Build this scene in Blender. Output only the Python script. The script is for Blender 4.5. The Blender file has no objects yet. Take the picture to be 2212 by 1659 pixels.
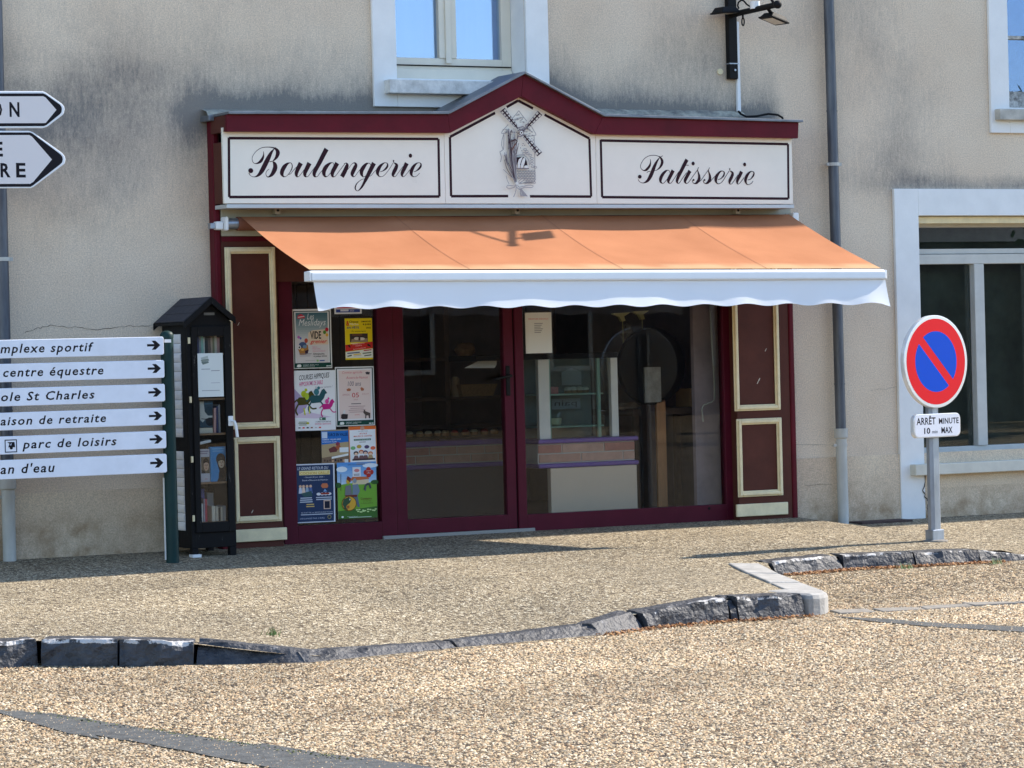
import bpy, bmesh, math, random
import numpy as np
from mathutils import Vector, Matrix
random.seed(7); rng = np.random.default_rng(11)
S = bpy.context.scene
rad = math.radians

# ---------------------------------------------------------------- camera
FPX, TH, PH, RO, DIST, EYE = 6820.0, rad(28.39), rad(-0.513), rad(1.444), 21.7, 1.23
FW = np.array([math.sin(TH)*math.cos(PH), math.cos(TH)*math.cos(PH), math.sin(PH)])
_r = np.array([math.cos(TH), -math.sin(TH), 0.0]); _u = np.cross(_r, FW)
CR = _r*math.cos(RO) - _u*math.sin(RO); CU = _u*math.cos(RO) + _r*math.sin(RO)
CAM = np.array([-DIST*math.sin(TH), -DIST*math.cos(TH), EYE])
cd = bpy.data.cameras.new('camera'); cam = bpy.data.objects.new('camera', cd)
S.collection.objects.link(cam); S.camera = cam
cd.sensor_width = 36.0; cd.lens = FPX/2212*36.0; cd.clip_start = 0.1; cd.clip_end = 2000
M = Matrix(((CR[0], CU[0], -FW[0], CAM[0]), (CR[1], CU[1], -FW[1], CAM[1]), (CR[2], CU[2], -FW[2], CAM[2]), (0, 0, 0, 1)))
cam.matrix_world = M

# ---------------------------------------------------------------- light
SUN_EL, SUN_AZ = rad(37.6), rad(-0.9)      # azimuth measured from +x (along the facade) toward the street
sd = Vector((math.cos(SUN_EL)*math.cos(SUN_AZ), -math.cos(SUN_EL)*math.sin(SUN_AZ), math.sin(SUN_EL)))  # toward the sun
W = bpy.data.worlds.new('World'); S.world = W; W.use_nodes = True
nt = W.node_tree; bg = nt.nodes['Background']
sky = nt.nodes.new('ShaderNodeTexSky'); sky.sky_type = 'NISHITA'; sky.sun_disc = False
sky.sun_elevation = SUN_EL; sky.sun_rotation = math.atan2(sd.x, sd.y)
sky.air_density = 1.0; sky.dust_density = 0.15; sky.ozone_density = 2.0
nt.links.new(sky.outputs[0], bg.inputs[0]); bg.inputs[1].default_value = 0.15
sl = bpy.data.lights.new('sun', 'SUN'); sl.energy = 3.8; sl.angle = rad(0.6); sl.color = (1.0, 0.91, 0.79)
so = bpy.data.objects.new('sun', sl); S.collection.objects.link(so)
so.rotation_euler = sd.to_track_quat('Z', 'Y').to_euler(); so.location = (20, -5, 20)
S.view_settings.view_transform = 'Standard'; S.view_settings.look = 'None'
S.view_settings.exposure = 1.32; S.view_settings.gamma = 1.0; S.view_settings.use_curve_mapping = False
S.cycles.max_bounces = 7; S.cycles.diffuse_bounces = 4; S.cycles.glossy_bounces = 3; S.cycles.transparent_max_bounces = 12
S.cycles.caustics_reflective = False; S.cycles.caustics_refractive = False
S.cycles.use_denoising = True

# ---------------------------------------------------------------- measuring helpers (pixels of the photograph at 2212 wide -> world)
def ray(u, v): return FW*FPX + CR*(u-1106) + CU*(829.5-v)
def at(u, v, Y=0.0):
    d = ray(u, v); t = (Y-CAM[1])/d[1]; return CAM + d*t
def rect(u0, v0, u1, v1, Y=0.0):
    um, vm = (u0+u1)/2, (v0+v1)/2
    return at(u0, vm, Y)[0], at(u1, vm, Y)[0], at(um, v1, Y)[2], at(um, v0, Y)[2]   # x0 x1 z0 z1
def crop(ox, oy, s): return lambda x, y: ((ox+x/s)*0.553, (oy+y/s)*0.553)
def sst(a, b, x):
    t = np.clip((np.asarray(x, float)-a)/(b-a), 0, 1); return t*t*(3-2*t)

# ---------------------------------------------------------------- mesh helpers
COL = S.collection
def s2l(c):
    c = [x/255.0 for x in c]
    return tuple(x/12.92 if x <= .04045 else ((x+.055)/1.055)**2.4 for x in c)
class MB:
    def __init__(s): s.v = []; s.f = []
    def add(s, vs, fs):
        n = len(s.v); s.v += [tuple(map(float, p)) for p in vs]; s.f += [tuple(i+n for i in f) for f in fs]; return s
    def box(s, x0, x1, y0, y1, z0, z1):
        return s.add([(x0,y0,z0),(x1,y0,z0),(x1,y1,z0),(x0,y1,z0),(x0,y0,z1),(x1,y0,z1),(x1,y1,z1),(x0,y1,z1)],
                     [(0,3,2,1),(4,5,6,7),(0,1,5,4),(1,2,6,5),(2,3,7,6),(3,0,4,7)])
    def prism(s, pts, y0, y1):            # pts: list of (x,z); y0 nearer the street
        a = sum(pts[i][0]*pts[(i+1)%len(pts)][1]-pts[(i+1)%len(pts)][0]*pts[i][1] for i in range(len(pts)))
        if a < 0: pts = pts[::-1]
        n = len(pts)
        return s.add([(x,y0,z) for x, z in pts]+[(x,y1,z) for x, z in pts],
                     [tuple(range(n)), tuple(range(2*n-1, n-1, -1))]+[(i, i+n, (i+1)%n+n, (i+1)%n) for i in range(n)])
    def xprism(s, pts, x0, x1):           # pts: list of (y,z)
        n = len(pts)
        return s.add([(x0,y,z) for y, z in pts]+[(x1,y,z) for y, z in pts],
                     [tuple(range(n-1,-1,-1)), tuple(range(n, 2*n))]+[(i, (i+1)%n, (i+1)%n+n, i+n) for i in range(n)])
    def tube(s, pts, r, seg=10, cap=True):
        pts = [Vector(p) for p in pts]; rs = r if isinstance(r, (list, tuple)) else [r]*len(pts)
        n0 = len(s.v); prev = None
        for i, p in enumerate(pts):
            t = (pts[min(i+1, len(pts)-1)]-pts[max(i-1, 0)]).normalized()
            if prev is None:
                a = Vector((0,0,1)) if abs(t.z) < .9 else Vector((1,0,0)); n = t.cross(a).normalized()
            else: n = (prev - t*prev.dot(t)).normalized()
            prev = n; b = t.cross(n)
            for k in range(seg):
                q = 2*math.pi*k/seg; w = p + (n*math.cos(q)+b*math.sin(q))*rs[i]; s.v.append(tuple(w))
        for i in range(len(pts)-1):
            for k in range(seg):
                a0 = n0+i*seg+k; a1 = n0+i*seg+(k+1)%seg; s.f.append((a0, a1, a1+seg, a0+seg))
        if cap:
            s.f.append(tuple(range(n0+seg-1, n0-1, -1))); m = n0+(len(pts)-1)*seg; s.f.append(tuple(range(m, m+seg)))
        return s
    def lathe(s, prof, c, seg=24):         # prof (r,z)
        n0 = len(s.v)
        for r, z in prof:
            for k in range(seg):
                q = 2*math.pi*k/seg; s.v.append((c[0]+r*math.cos(q), c[1]+r*math.sin(q), c[2]+z))
        for i in range(len(prof)-1):
            for k in range(seg):
                a0 = n0+i*seg+k; a1 = n0+i*seg+(k+1)%seg; s.f.append((a0, a1, a1+seg, a0+seg))
        s.f.append(tuple(range(n0+seg-1, n0-1, -1))); m = n0+(len(prof)-1)*seg; s.f.append(tuple(range(m, m+seg)))
        return s
    def blob(s, c, r, seg=10, ring=6, jit=0.0):
        n0 = len(s.v)
        for i in range(1, ring):
            ph = math.pi*i/ring
            for k in range(seg):
                q = 2*math.pi*k/seg; j = 1+random.uniform(-jit, jit)
                s.v.append((c[0]+r[0]*j*math.sin(ph)*math.cos(q), c[1]+r[1]*j*math.sin(ph)*math.sin(q), c[2]+r[2]*j*math.cos(ph)))
        for i in range(ring-2):
            for k in range(seg):
                a0 = n0+i*seg+k; a1 = n0+i*seg+(k+1)%seg; s.f.append((a0, a0+seg, a1+seg, a1))
        s.f.append(tuple(range(n0, n0+seg))); m = n0+(ring-2)*seg; s.f.append(tuple(range(m+seg-1, m-1, -1)))
        return s
    def build(s, name, m, parent=None, bevel=0, smooth=False, label=None):
        me = bpy.data.meshes.new(name); me.from_pydata(s.v, [], s.f); me.validate(); me.update()
        o = bpy.data.objects.new(name, me); COL.objects.link(o)
        if m: me.materials.append(m)
        if smooth:
            me.polygons.foreach_set('use_smooth', [True]*len(me.polygons))
            try: me.set_sharp_from_angle(angle=rad(40))
            except Exception: pass
        if bevel:
            b = o.modifiers.new('bevel', 'BEVEL'); b.width = bevel; b.segments = 2; b.limit_method = 'ANGLE'; b.angle_limit = rad(40)
        if parent is not None:
            o.parent = parent
            root = parent
            loc = Vector((0,0,0))
            while root is not None: loc += root.location; root = root.parent
            me.transform(Matrix.Translation(-loc))
        if label: o['label'] = label
        return o
def thing(name, label, cat, loc=(0,0,0), group=None):
    o = bpy.data.objects.new(name, None); COL.objects.link(o); o.location = Vector([float(c) for c in loc])
    o.empty_display_size = .1; o['label'] = label; o['category'] = cat
    if group: o['group'] = group
    return o
def tag(o, label, cat, group=None):
    o['label'] = label; o['category'] = cat
    if group: o['group'] = group
    return o
def struct(o): o['kind'] = 'structure'; return o

# ---------------------------------------------------------------- materials
def mat(name, col, rough=.7, metal=0.0, spec=.4, bump=0.0, bscale=200.0, var=0.0, vscale=8.0, stretch=None, coat=0.0, var2=None):
    m = bpy.data.materials.new(name); m.use_nodes = True; t = m.node_tree; b = t.nodes['Principled BSDF']
    b.inputs['Base Color'].default_value = (*col, 1); b.inputs['Roughness'].default_value = rough
    b.inputs['Metallic'].default_value = metal; b.inputs['Specular IOR Level'].default_value = spec
    if coat: b.inputs['Coat Weight'].default_value = coat
    tc = t.nodes.new('ShaderNodeTexCoord'); mp = t.nodes.new('ShaderNodeMapping'); t.links.new(tc.outputs['Object'], mp.inputs[0])
    if stretch: mp.inputs['Scale'].default_value = stretch
    if var:
        n = t.nodes.new('ShaderNodeTexNoise'); n.inputs['Scale'].default_value = vscale; n.inputs['Detail'].default_value = 6; n.inputs['Roughness'].default_value = .65
        t.links.new(mp.outputs[0], n.inputs['Vector'])
        r = t.nodes.new('ShaderNodeValToRGB'); r.color_ramp.elements[0].position = .3; r.color_ramp.elements[1].position = .72
        lo = var2 if var2 else tuple(c*(1-var) for c in col)
        r.color_ramp.elements[0].color = (*lo, 1); r.color_ramp.elements[1].color = (*[min(1, c*(1+var*.5)) for c in col], 1)
        t.links.new(n.outputs['Fac'], r.inputs[0]); t.links.new(r.outputs[0], b.inputs['Base Color'])
        mr = t.nodes.new('ShaderNodeMapRange'); mr.inputs['To Min'].default_value = max(0, rough-.12); mr.inputs['To Max'].default_value = min(1, rough+.12)
        t.links.new(n.outputs['Fac'], mr.inputs['Value']); t.links.new(mr.outputs[0], b.inputs['Roughness'])
    if bump:
        n2 = t.nodes.new('ShaderNodeTexNoise'); n2.inputs['Scale'].default_value = bscale; n2.inputs['Detail'].default_value = 4
        t.links.new(mp.outputs[0], n2.inputs['Vector'])
        bp = t.nodes.new('ShaderNodeBump'); bp.inputs['Strength'].default_value = .8; bp.inputs['Distance'].default_value = bump
        t.links.new(n2.outputs['Fac'], bp.inputs['Height']); t.links.new(bp.outputs[0], b.inputs['Normal'])
    return m
def attr_mat(name, rough=.5, spec=.3, noise=0.0, grain=0.0, gscale=300):
    m = bpy.data.materials.new(name); m.use_nodes = True; t = m.node_tree; b = t.nodes['Principled BSDF']
    a = t.nodes.new('ShaderNodeAttribute'); a.attribute_name = 'Col'
    b.inputs['Roughness'].default_value = rough; b.inputs['Specular IOR Level'].default_value = spec
    if noise or grain:
        tc = t.nodes.new('ShaderNodeTexCoord'); n = t.nodes.new('ShaderNodeTexNoise'); n.inputs['Scale'].default_value = gscale; n.inputs['Detail'].default_value = 3
        t.links.new(tc.outputs['Object'], n.inputs['Vector'])
        mr = t.nodes.new('ShaderNodeMapRange'); mr.inputs['To Min'].default_value = 1-grain; mr.inputs['To Max'].default_value = 1+grain
        t.links.new(n.outputs['Fac'], mr.inputs['Value'])
        mx = t.nodes.new('ShaderNodeVectorMath'); mx.operation = 'SCALE'; t.links.new(a.outputs['Color'], mx.inputs[0]); t.links.new(mr.outputs[0], mx.inputs['Scale'])
        t.links.new(mx.outputs[0], b.inputs['Base Color'])
    else: t.links.new(a.outputs['Color'], b.inputs['Base Color'])
    return m
def glass_mat(name, tint=(1,1,1), refl=None, gcol=(1,1,1), ior=1.5, rough=0.0, wave=0.0):
    m = bpy.data.materials.new(name); m.use_nodes = True; t = m.node_tree; t.nodes.clear()
    out = t.nodes.new('ShaderNodeOutputMaterial'); mx = t.nodes.new('ShaderNodeMixShader')
    tr = t.nodes.new('ShaderNodeBsdfTransparent'); tr.inputs[0].default_value = (*tint, 1)
    gl = t.nodes.new('ShaderNodeBsdfGlossy'); gl.inputs['Roughness'].default_value = rough; gl.inputs[0].default_value = (*gcol, 1)
    if refl is None:
        fr = t.nodes.new('ShaderNodeFresnel'); fr.inputs[0].default_value = ior; t.links.new(fr.outputs[0], mx.inputs[0])
    else: mx.inputs[0].default_value = refl
    if wave:
        tc = t.nodes.new('ShaderNodeTexCoord'); n = t.nodes.new('ShaderNodeTexNoise'); n.inputs['Scale'].default_value = 2.2; n.inputs['Detail'].default_value = 1
        t.links.new(tc.outputs['Object'], n.inputs['Vector']); bp = t.nodes.new('ShaderNodeBump'); bp.inputs['Distance'].default_value = wave; bp.inputs['Strength'].default_value = .6
        t.links.new(n.outputs['Fac'], bp.inputs['Height']); t.links.new(bp.outputs[0], gl.inputs['Normal'])
    t.links.new(tr.outputs[0], mx.inputs[1]); t.links.new(gl.outputs[0], mx.inputs[2]); t.links.new(mx.outputs[0], out.inputs[0])
    return m

BURG = mat('burgundy_paint', (.105,.007,.015), .5, spec=.15, var=.25, vscale=5, bump=.0006, bscale=60)
BURG2 = mat('dark_burgundy_frame', (.058,.008,.020), .35, var=.2, vscale=4)
BROWN = mat('brown_paint', (.095,.031,.022), .6, spec=.15, var=.18, vscale=6, bump=.0008, bscale=120)
CREAM = mat('cream_moulding', (.82,.70,.44), .5, var=.14, vscale=14, bump=.0008, bscale=90)
SIGNW = mat('sign_panel_white', (.82,.78,.68), .32, var=.05, vscale=3)
SIGNR = mat('sign_carrier', (.36,.33,.26), .6, var=.2, vscale=5)
WHITEP = mat('white_paint', (.80,.80,.79), .6, var=.07, vscale=5, bump=.0012, bscale=70)
WHITEPL = mat('white_plastic', (.78,.79,.80), .35, var=.04, vscale=5)
OFFW = mat('pvc_window', (.76,.70,.58), .5, var=.06, vscale=5)
ZINC = mat('zinc', (.20,.215,.24), .45, metal=.6, var=.3, vscale=9, stretch=(1,1,.15))
ZINCP = mat('zinc_pipe', (.115,.125,.145), .5, metal=.5, var=.45, vscale=7, stretch=(2,2,.35), var2=(.06,.065,.08))
PVC = mat('grey_pvc', (.50,.50,.47), .5, var=.25, vscale=6, stretch=(1,1,.3))
GALV = mat('galvanised_steel', (.34,.37,.42), .4, metal=.75, var=.25, vscale=12, stretch=(1,1,.3))
BLACKM = mat('black_metal', (.009,.009,.010), .6, spec=.15, var=.3, vscale=20)
BLACKW = mat('worn_black_wood', (.010,.010,.010), .6, spec=.12, var=.0, vscale=30, bump=.002, bscale=30, stretch=(1,1,.2))
GREENM = mat('green_post_paint', (.007,.032,.032), .5, spec=.2, var=.2, vscale=6)
MORTAR = mat('mortar', (.38,.36,.29), .95, var=.55, vscale=11, bump=.02, bscale=35, var2=(.13,.13,.125))
CONC = mat('weathered_concrete', (.50,.48,.43), .9, var=.35, vscale=9, bump=.004, bscale=60)
DARKI = mat('dark_interior', (.03,.028,.03), .9)
PRINT = attr_mat('printed_ink', .55, .15)
PAPER = mat('paper', (.72,.71,.68), .6, var=.04, vscale=6)
def worn_black():
    m = BLACKW; t = m.node_tree; b = t.nodes['Principled BSDF']
    tc = t.nodes.new('ShaderNodeTexCoord'); n = t.nodes.new('ShaderNodeTexNoise'); n.inputs['Scale'].default_value = 22; n.inputs['Detail'].default_value = 8; n.inputs['Roughness'].default_value = .75
    mp = t.nodes.new('ShaderNodeMapping'); mp.inputs['Scale'].default_value = (1.6, 1.6, .5); t.links.new(tc.outputs['Object'], mp.inputs[0]); t.links.new(mp.outputs[0], n.inputs['Vector'])
    r = t.nodes.new('ShaderNodeValToRGB'); e = r.color_ramp.elements; e[0].position = .62; e[0].color = (.009,.0085,.009,1); e[1].position = .72; e[1].color = (.15,.14,.125,1)
    t.links.new(n.outputs['Fac'], r.inputs[0]); t.links.new(r.outputs[0], b.inputs['Base Color'])
worn_black()

# printed matter: flat coloured shapes in one mesh, each shape a hair above the one before
class Print:
    def __init__(s, O, ex, ez, n):
        s.O = Vector(O); s.ex = Vector(ex).normalized(); s.ez = Vector(ez).normalized(); s.n = Vector(n).normalized()
        s.v = []; s.f = []; s.c = []; s.k = 0
    def poly(s, pts, c, step=True, lin=False):
        if step: s.k += 1
        n0 = len(s.v); h = .0003 + s.k*.00012
        for a, b in pts: s.v.append(tuple(s.O + s.ex*a + s.ez*b + s.n*h))
        A = sum(pts[i][0]*pts[(i+1)%len(pts)][1]-pts[(i+1)%len(pts)][0]*pts[i][1] for i in range(len(pts)))
        f = list(range(n0, n0+len(pts)));
        if (s.ex.cross(s.ez).dot(s.n) > 0) != (A > 0): f = f[::-1]
        s.f.append(tuple(f)); s.c.append(c if lin else s2l(c)); return s
    def rect(s, x0, z0, x1, z1, c): return s.poly([(x0,z0),(x1,z0),(x1,z1),(x0,z1)], c)
    def rrect(s, x0, z0, x1, z1, r, c):
        p = []
        for cx, cz, a in ((x1-r,z1-r,0),(x0+r,z1-r,90),(x0+r,z0+r,180),(x1-r,z0+r,270)):
            for k in range(5): q = rad(a+22.5*k); p.append((cx+r*math.cos(q), cz+r*math.sin(q)))
        return s.poly(p, c)
    def disc(s, cx, cz, rx, rz, c, seg=20): return s.poly([(cx+rx*math.cos(2*math.pi*k/seg), cz+rz*math.sin(2*math.pi*k/seg)) for k in range(seg)], c)
    def line(s, x0, z0, x1, z1, w, c):
        d = math.hypot(x1-x0, z1-z0) or 1; nx, nz = -(z1-z0)/d*w/2, (x1-x0)/d*w/2
        return s.poly([(x0+nx,z0+nz),(x0-nx,z0-nz),(x1-nx,z1-nz),(x1+nx,z1+nz)], c)
    def frame(s, x0, z0, x1, z1, w, c):
        s.rect(x0, z0, x1, z0+w, c); s.rect(x0, z1-w, x1, z1, c); s.rect(x0, z0+w, x0+w, z1-w, c); s.rect(x1-w, z0+w, x1, z1-w, c); return s
    def ribbon(s, pts, c, sub=5):
        P = [np.array(p, float) for p in pts]; P = [2*P[0]-P[1]]+P+[2*P[-1]-P[-2]]; Q = []
        for i in range(1, len(P)-2):
            for k in range(sub):
                t = k/sub; a, b, d, e = P[i-1], P[i], P[i+1], P[i+2]
                Q.append(.5*((2*b)+(-a+d)*t+(2*a-5*b+4*d-e)*t*t+(-a+3*b-3*d+e)*t**3))
        Q.append(P[-2]); L = []; R_ = []
        for i, q in enumerate(Q):
            d = Q[min(i+1, len(Q)-1)][:2]-Q[max(i-1, 0)][:2]; d = d/(np.linalg.norm(d)+1e-9); n = np.array([-d[1], d[0]])*max(q[2], 0)/2
            L.append(q[:2]+n); R_.append(q[:2]-n)
        s.k += 1
        for i in range(len(Q)-1): s.poly([tuple(L[i]), tuple(R_[i]), tuple(R_[i+1]), tuple(L[i+1])], c, step=False)
        return s
    def text(s, txt, x0, z0, x1, z1, c, shear=0, space=1.0, bold=0.0, mirror=False, ref=None, slope=0.0):
        vs, fs = textmesh(txt, shear, space, bold)
        if len(vs) == 0: return s
        bb = vs if ref is None else textmesh(ref, shear, space, bold)[0]
        lo, hi = bb.min(0), bb.max(0)
        sx, sz = (x1-x0)/(hi[0]-lo[0]), (z1-z0)/(hi[1]-lo[1])
        if ref is None: X = x0+(vs[:,0]-lo[0])*sx
        else: X = x1-(vs[:,0].max()-vs[:,0])*sx
        Z = z0+(vs[:,1]-lo[1])*sz
        if mirror: X = x0+x1-X
        Z = Z + slope*(X-x0)
        s.k += 1; h = .0003+s.k*.00012; n0 = len(s.v); lc = s2l(c)
        for a, b in zip(X, Z): s.v.append(tuple(s.O + s.ex*float(a) + s.ez*float(b) + s.n*h))
        flip = (s.ex.cross(s.ez).dot(s.n) < 0) != mirror
        for f in fs:
            f = [i+n0 for i in f]; s.f.append(tuple(f[::-1] if flip else f)); s.c.append(lc)
        return s
    def build(s, name, parent, m=None, label=None):
        me = bpy.data.meshes.new(name); me.from_pydata(s.v, [], s.f); me.update()
        a = me.color_attributes.new('Col', 'FLOAT_COLOR', 'CORNER'); buf = []
        for f, c in zip(s.f, s.c): buf += [*c, 1.0]*len(f)
        a.data.foreach_set('color', buf); me.materials.append(m or PRINT)
        o = bpy.data.objects.new(name, me); COL.objects.link(o)
        if parent is not None:
            o.parent = parent; root = parent; loc = Vector((0,0,0))
            while root is not None: loc += root.location; root = root.parent
            me.transform(Matrix.Translation(-loc))
        if label: o['label'] = label
        return o
_tc = {}
def textmesh(txt, shear=0, space=1.0, bold=0.0):
    key = (txt, shear, space, bold)
    if key not in _tc:
        c = bpy.data.curves.new('t', 'FONT'); c.body = txt; c.shear = shear; c.space_character = space; c.offset = bold; c.resolution_u = 2; c.fill_mode = 'FRONT'
        o = bpy.data.objects.new('t', c); COL.objects.link(o)
        dg = bpy.context.evaluated_depsgraph_get(); e = o.evaluated_get(dg); me = e.to_mesh()
        vs = np.array([v.co[:2] for v in me.vertices]); fs = [tuple(p.vertices) for p in me.polygons]
        e.to_mesh_clear(); bpy.data.objects.remove(o); bpy.data.curves.remove(c); _tc[key] = (vs, fs)
    return _tc[key]
def front_print(x0, z0, y): return Print((x0, y, z0), (1,0,0), (0,0,1), (0,-1,0))

# ================================================================ GROUND
def pave_z(x, d):                                # d = distance from the facade toward the street
    base = .02 - .065*sst(2.25, 2.55, x)
    dip = .098*sst(-4.55, -3.4, x)*(1-sst(-2.3, -.9, x))*sst(2.2, 4.6, d)
    dip = dip + .045*sst(-.9, .4, x)*sst(1.0, 2.7, d)
    return base - .04*d - dip + .004*np.sin(x*1.7)*np.sin(d*1.3)
def road_z(x, d):
    d = np.asarray(d, float)
    z = np.where(d < 2.7, -.19, np.where(d < 4.4, -.19-.047*(d-2.7), -.27-.012*(d-4.4)))
    return np.where(d > 14, -.385+.008*(d-14), z)
def hit(u, v, fn):
    d = ray(u, v); ts = np.linspace(8, 40, 32001)/np.linalg.norm(d); P = CAM + d*ts[:, None]
    h = P[:, 2]-fn(P[:, 0], -P[:, 1]); i = int(np.argmax(h < 0)); return P[i]
KX = [-60, -9, -6, -5.1, -4.75, -4.4, -3.9, -3.0, -2.2, -1.3, -.95, -.48, .13, .9, 2.0, 4.4, 60]
# front (street side) bottom edge of the kerb measured on the road
kf = [hit(u, v, road_z) for u, v in ((0,1437),(180,1440),(420,1437),(560,1437),(665,1433),(780,1424),(1000,1400),(1150,1388),(1300,1373),(1400,1358),(1480,1350),(1580,1342),(1650,1338),(1748,1331))]
kb = [hit(u, v, road_z) for u, v in ((1690,1243),(1830,1231),(1990,1223),(2160,1214))]
fx = [p[0] for p in kf]; fy = [p[1] for p in kf]
bx = [p[0] for p in kb]; by = [p[1] for p in kb]
XC = fx[-1]; XB = bx[0]                          # corner of the build-out, start of the back kerb
def kerb_y(x):
    xs = [-60]+fx+[XC+.02, XB-.05]+bx+[bx[-1]+3, 60]; ys = [fy[0]+.1]+fy+[fy[-1]+.02, by[0]]+by+[by[-1]-.02, by[-1]-.4]
    return np.interp(x, xs, ys)
def grid_mesh(name, xs, ys, zf, m, keep=None, attrs=None):
    X, Y = np.meshgrid(xs, ys, indexing='ij') if np.ndim(ys) == 1 else (np.repeat(np.array(xs)[:, None], ys.shape[1], 1), ys)
    Z = zf(X, Y); nx, ny = X.shape; V = np.stack([X, Y, Z], -1).reshape(-1, 3)
    i, j = np.meshgrid(np.arange(nx-1), np.arange(ny-1), indexing='ij'); a = (i*ny+j)
    F_ = np.stack([a, a+ny, a+ny+1, a+1], -1).reshape(-1, 4)
    if keep is not None: F_ = F_[keep.reshape(-1)]
    me = bpy.data.meshes.new(name); me.vertices.add(len(V)); me.vertices.foreach_set('co', V.ravel().astype(np.float32))
    me.loops.add(F_.size); me.loops.foreach_set('vertex_index', F_.ravel().astype(np.int32)); me.polygons.add(len(F_))
    me.polygons.foreach_set('loop_start', np.arange(0, F_.size, 4, dtype=np.int32)); me.update(calc_edges=True); me.validate()
    if attrs:
        for k, val in attrs.items():
            at_ = me.attributes.new(k, 'FLOAT', 'POINT'); at_.data.foreach_set('value', val.ravel().astype(np.float32))
    me.materials.append(m); o = bpy.data.objects.new(name, me); COL.objects.link(o); return o
def aggregate(name, size, cols, gap, dirt, bump, yst=.55):
    m = bpy.data.materials.new(name); m.use_nodes = True; t = m.node_tree; b = t.nodes['Principled BSDF']; L = t.links
    b.inputs['Roughness'].default_value = .8; b.inputs['Specular IOR Level'].default_value = .3
    tc = t.nodes.new('ShaderNodeTexCoord'); mp = t.nodes.new('ShaderNodeMapping'); mp.inputs['Scale'].default_value = (1, yst, 1); L.new(tc.outputs['Object'], mp.inputs[0])
    ns = t.nodes.new('ShaderNodeTexNoise'); ns.inputs['Scale'].default_value = 1.1/size; ns.inputs['Detail'].default_value = 1
    L.new(mp.outputs[0], ns.inputs['Vector'])
    va = t.nodes.new('ShaderNodeVectorMath'); va.operation = 'MULTIPLY_ADD'; va.inputs[1].default_value = (size*.9,)*3
    L.new(ns.outputs['Color'], va.inputs[0]); L.new(mp.outputs[0], va.inputs[2])
    vo = t.nodes.new('ShaderNodeTexVoronoi'); vo.inputs['Scale'].default_value = 1/size; L.new(va.outputs[0], vo.inputs['Vector'])
    ve = t.nodes.new('ShaderNodeTexVoronoi'); ve.feature = 'DISTANCE_TO_EDGE'; ve.inputs['Scale'].default_value = 1/size; L.new(va.outputs[0], ve.inputs['Vector'])
    rp = t.nodes.new('ShaderNodeValToRGB'); rp.color_ramp.interpolation = 'CONSTANT'; el = rp.color_ramp.elements
    for k, (p, c) in enumerate(cols):
        e = el[k] if k < 2 else el.new(p); e.position = p; e.color = (*c, 1)
    sp = t.nodes.new('ShaderNodeSeparateColor'); L.new(vo.outputs['Color'], sp.inputs[0]); L.new(sp.outputs[0], rp.inputs[0])
    gr = t.nodes.new('ShaderNodeMapRange'); gr.inputs['From Min'].default_value = .02; gr.inputs['From Max'].default_value = .17; L.new(ve.outputs['Distance'], gr.inputs['Value'])
    mx = t.nodes.new('ShaderNodeMix'); mx.data_type = 'RGBA'; mx.inputs['A'].default_value = (*gap, 1); L.new(gr.outputs[0], mx.inputs['Factor']); L.new(rp.outputs[0], mx.inputs['B'])
    n2 = t.nodes.new('ShaderNodeTexNoise'); n2.inputs['Scale'].default_value = .9; n2.inputs['Detail'].default_value = 7; n2.inputs['Roughness'].default_value = .65; L.new(tc.outputs['Object'], n2.inputs['Vector'])
    r2 = t.nodes.new('ShaderNodeValToRGB'); r2.color_ramp.elements[0].position = .38; r2.color_ramp.elements[0].color = (*dirt, 1); r2.color_ramp.elements[1].position = .68; r2.color_ramp.elements[1].color = (1.08,1.05,1.0,1)
    L.new(n2.outputs['Fac'], r2.inputs[0])
    m2 = t.nodes.new('ShaderNodeMix'); m2.data_type = 'RGBA'; m2.blend_type = 'MULTIPLY'; m2.inputs['Factor'].default_value = 1
    L.new(mx.outputs['Result'], m2.inputs['A']); L.new(r2.outputs[0], m2.inputs['B']); L.new(m2.outputs['Result'], b.inputs['Base Color'])
    bp = t.nodes.new('ShaderNodeBump'); bp.inputs['Strength'].default_value = 1; bp.inputs['Distance'].default_value = bump; L.new(gr.outputs[0], bp.inputs['Height']); L.new(bp.outputs[0], b.inputs['Normal'])
    return m
ROADM = aggregate('road_aggregate', .017, [(0,(.06,.044,.03)),(.18,(.22,.16,.09)),(.36,(.38,.30,.18)),(.62,(.48,.39,.26)),(.86,(.60,.52,.38))], (.05,.036,.024), (.80,.76,.72), .006)
PAVEM = aggregate('pavement_aggregate', .013, [(0,(.11,.08,.05)),(.14,(.30,.24,.15)),(.36,(.44,.365,.245)),(.68,(.55,.465,.33)),(.9,(.70,.63,.48))], (.11,.09,.065), (.74,.73,.71), .003)
ASPH = mat('grey_asphalt_patch', (.085,.087,.083), .9, var=.5, vscale=16, bump=.006, bscale=90, var2=(.04,.041,.041))
xs = np.unique(np.concatenate([np.linspace(-70, -7, 12), np.arange(-6.6, 5.8, .12), np.linspace(6, 70, 12)]))
ys = np.unique(np.concatenate([-np.linspace(14, 120, 20), -np.arange(0, 14, .2)]))
struct(grid_mesh('road', xs, ys, lambda X, Y: road_z(X, -Y), ROADM))
# pavement: columns between the facade and the kerb
xs = np.unique(np.concatenate([np.linspace(-60, -7, 10), np.arange(-6.6, 5.8, .08), [XC+.01, XB-.04], np.linspace(6, 60, 10)]))
t01 = np.linspace(0, 1, 40); K = kerb_y(xs)+.10
ysg = K[:, None]*t01[None, ::-1] + .0
struct(grid_mesh('pavement', xs, ysg, lambda X, Y: pave_z(X, -Y), PAVEM))

from mathutils import noise as mn
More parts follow.
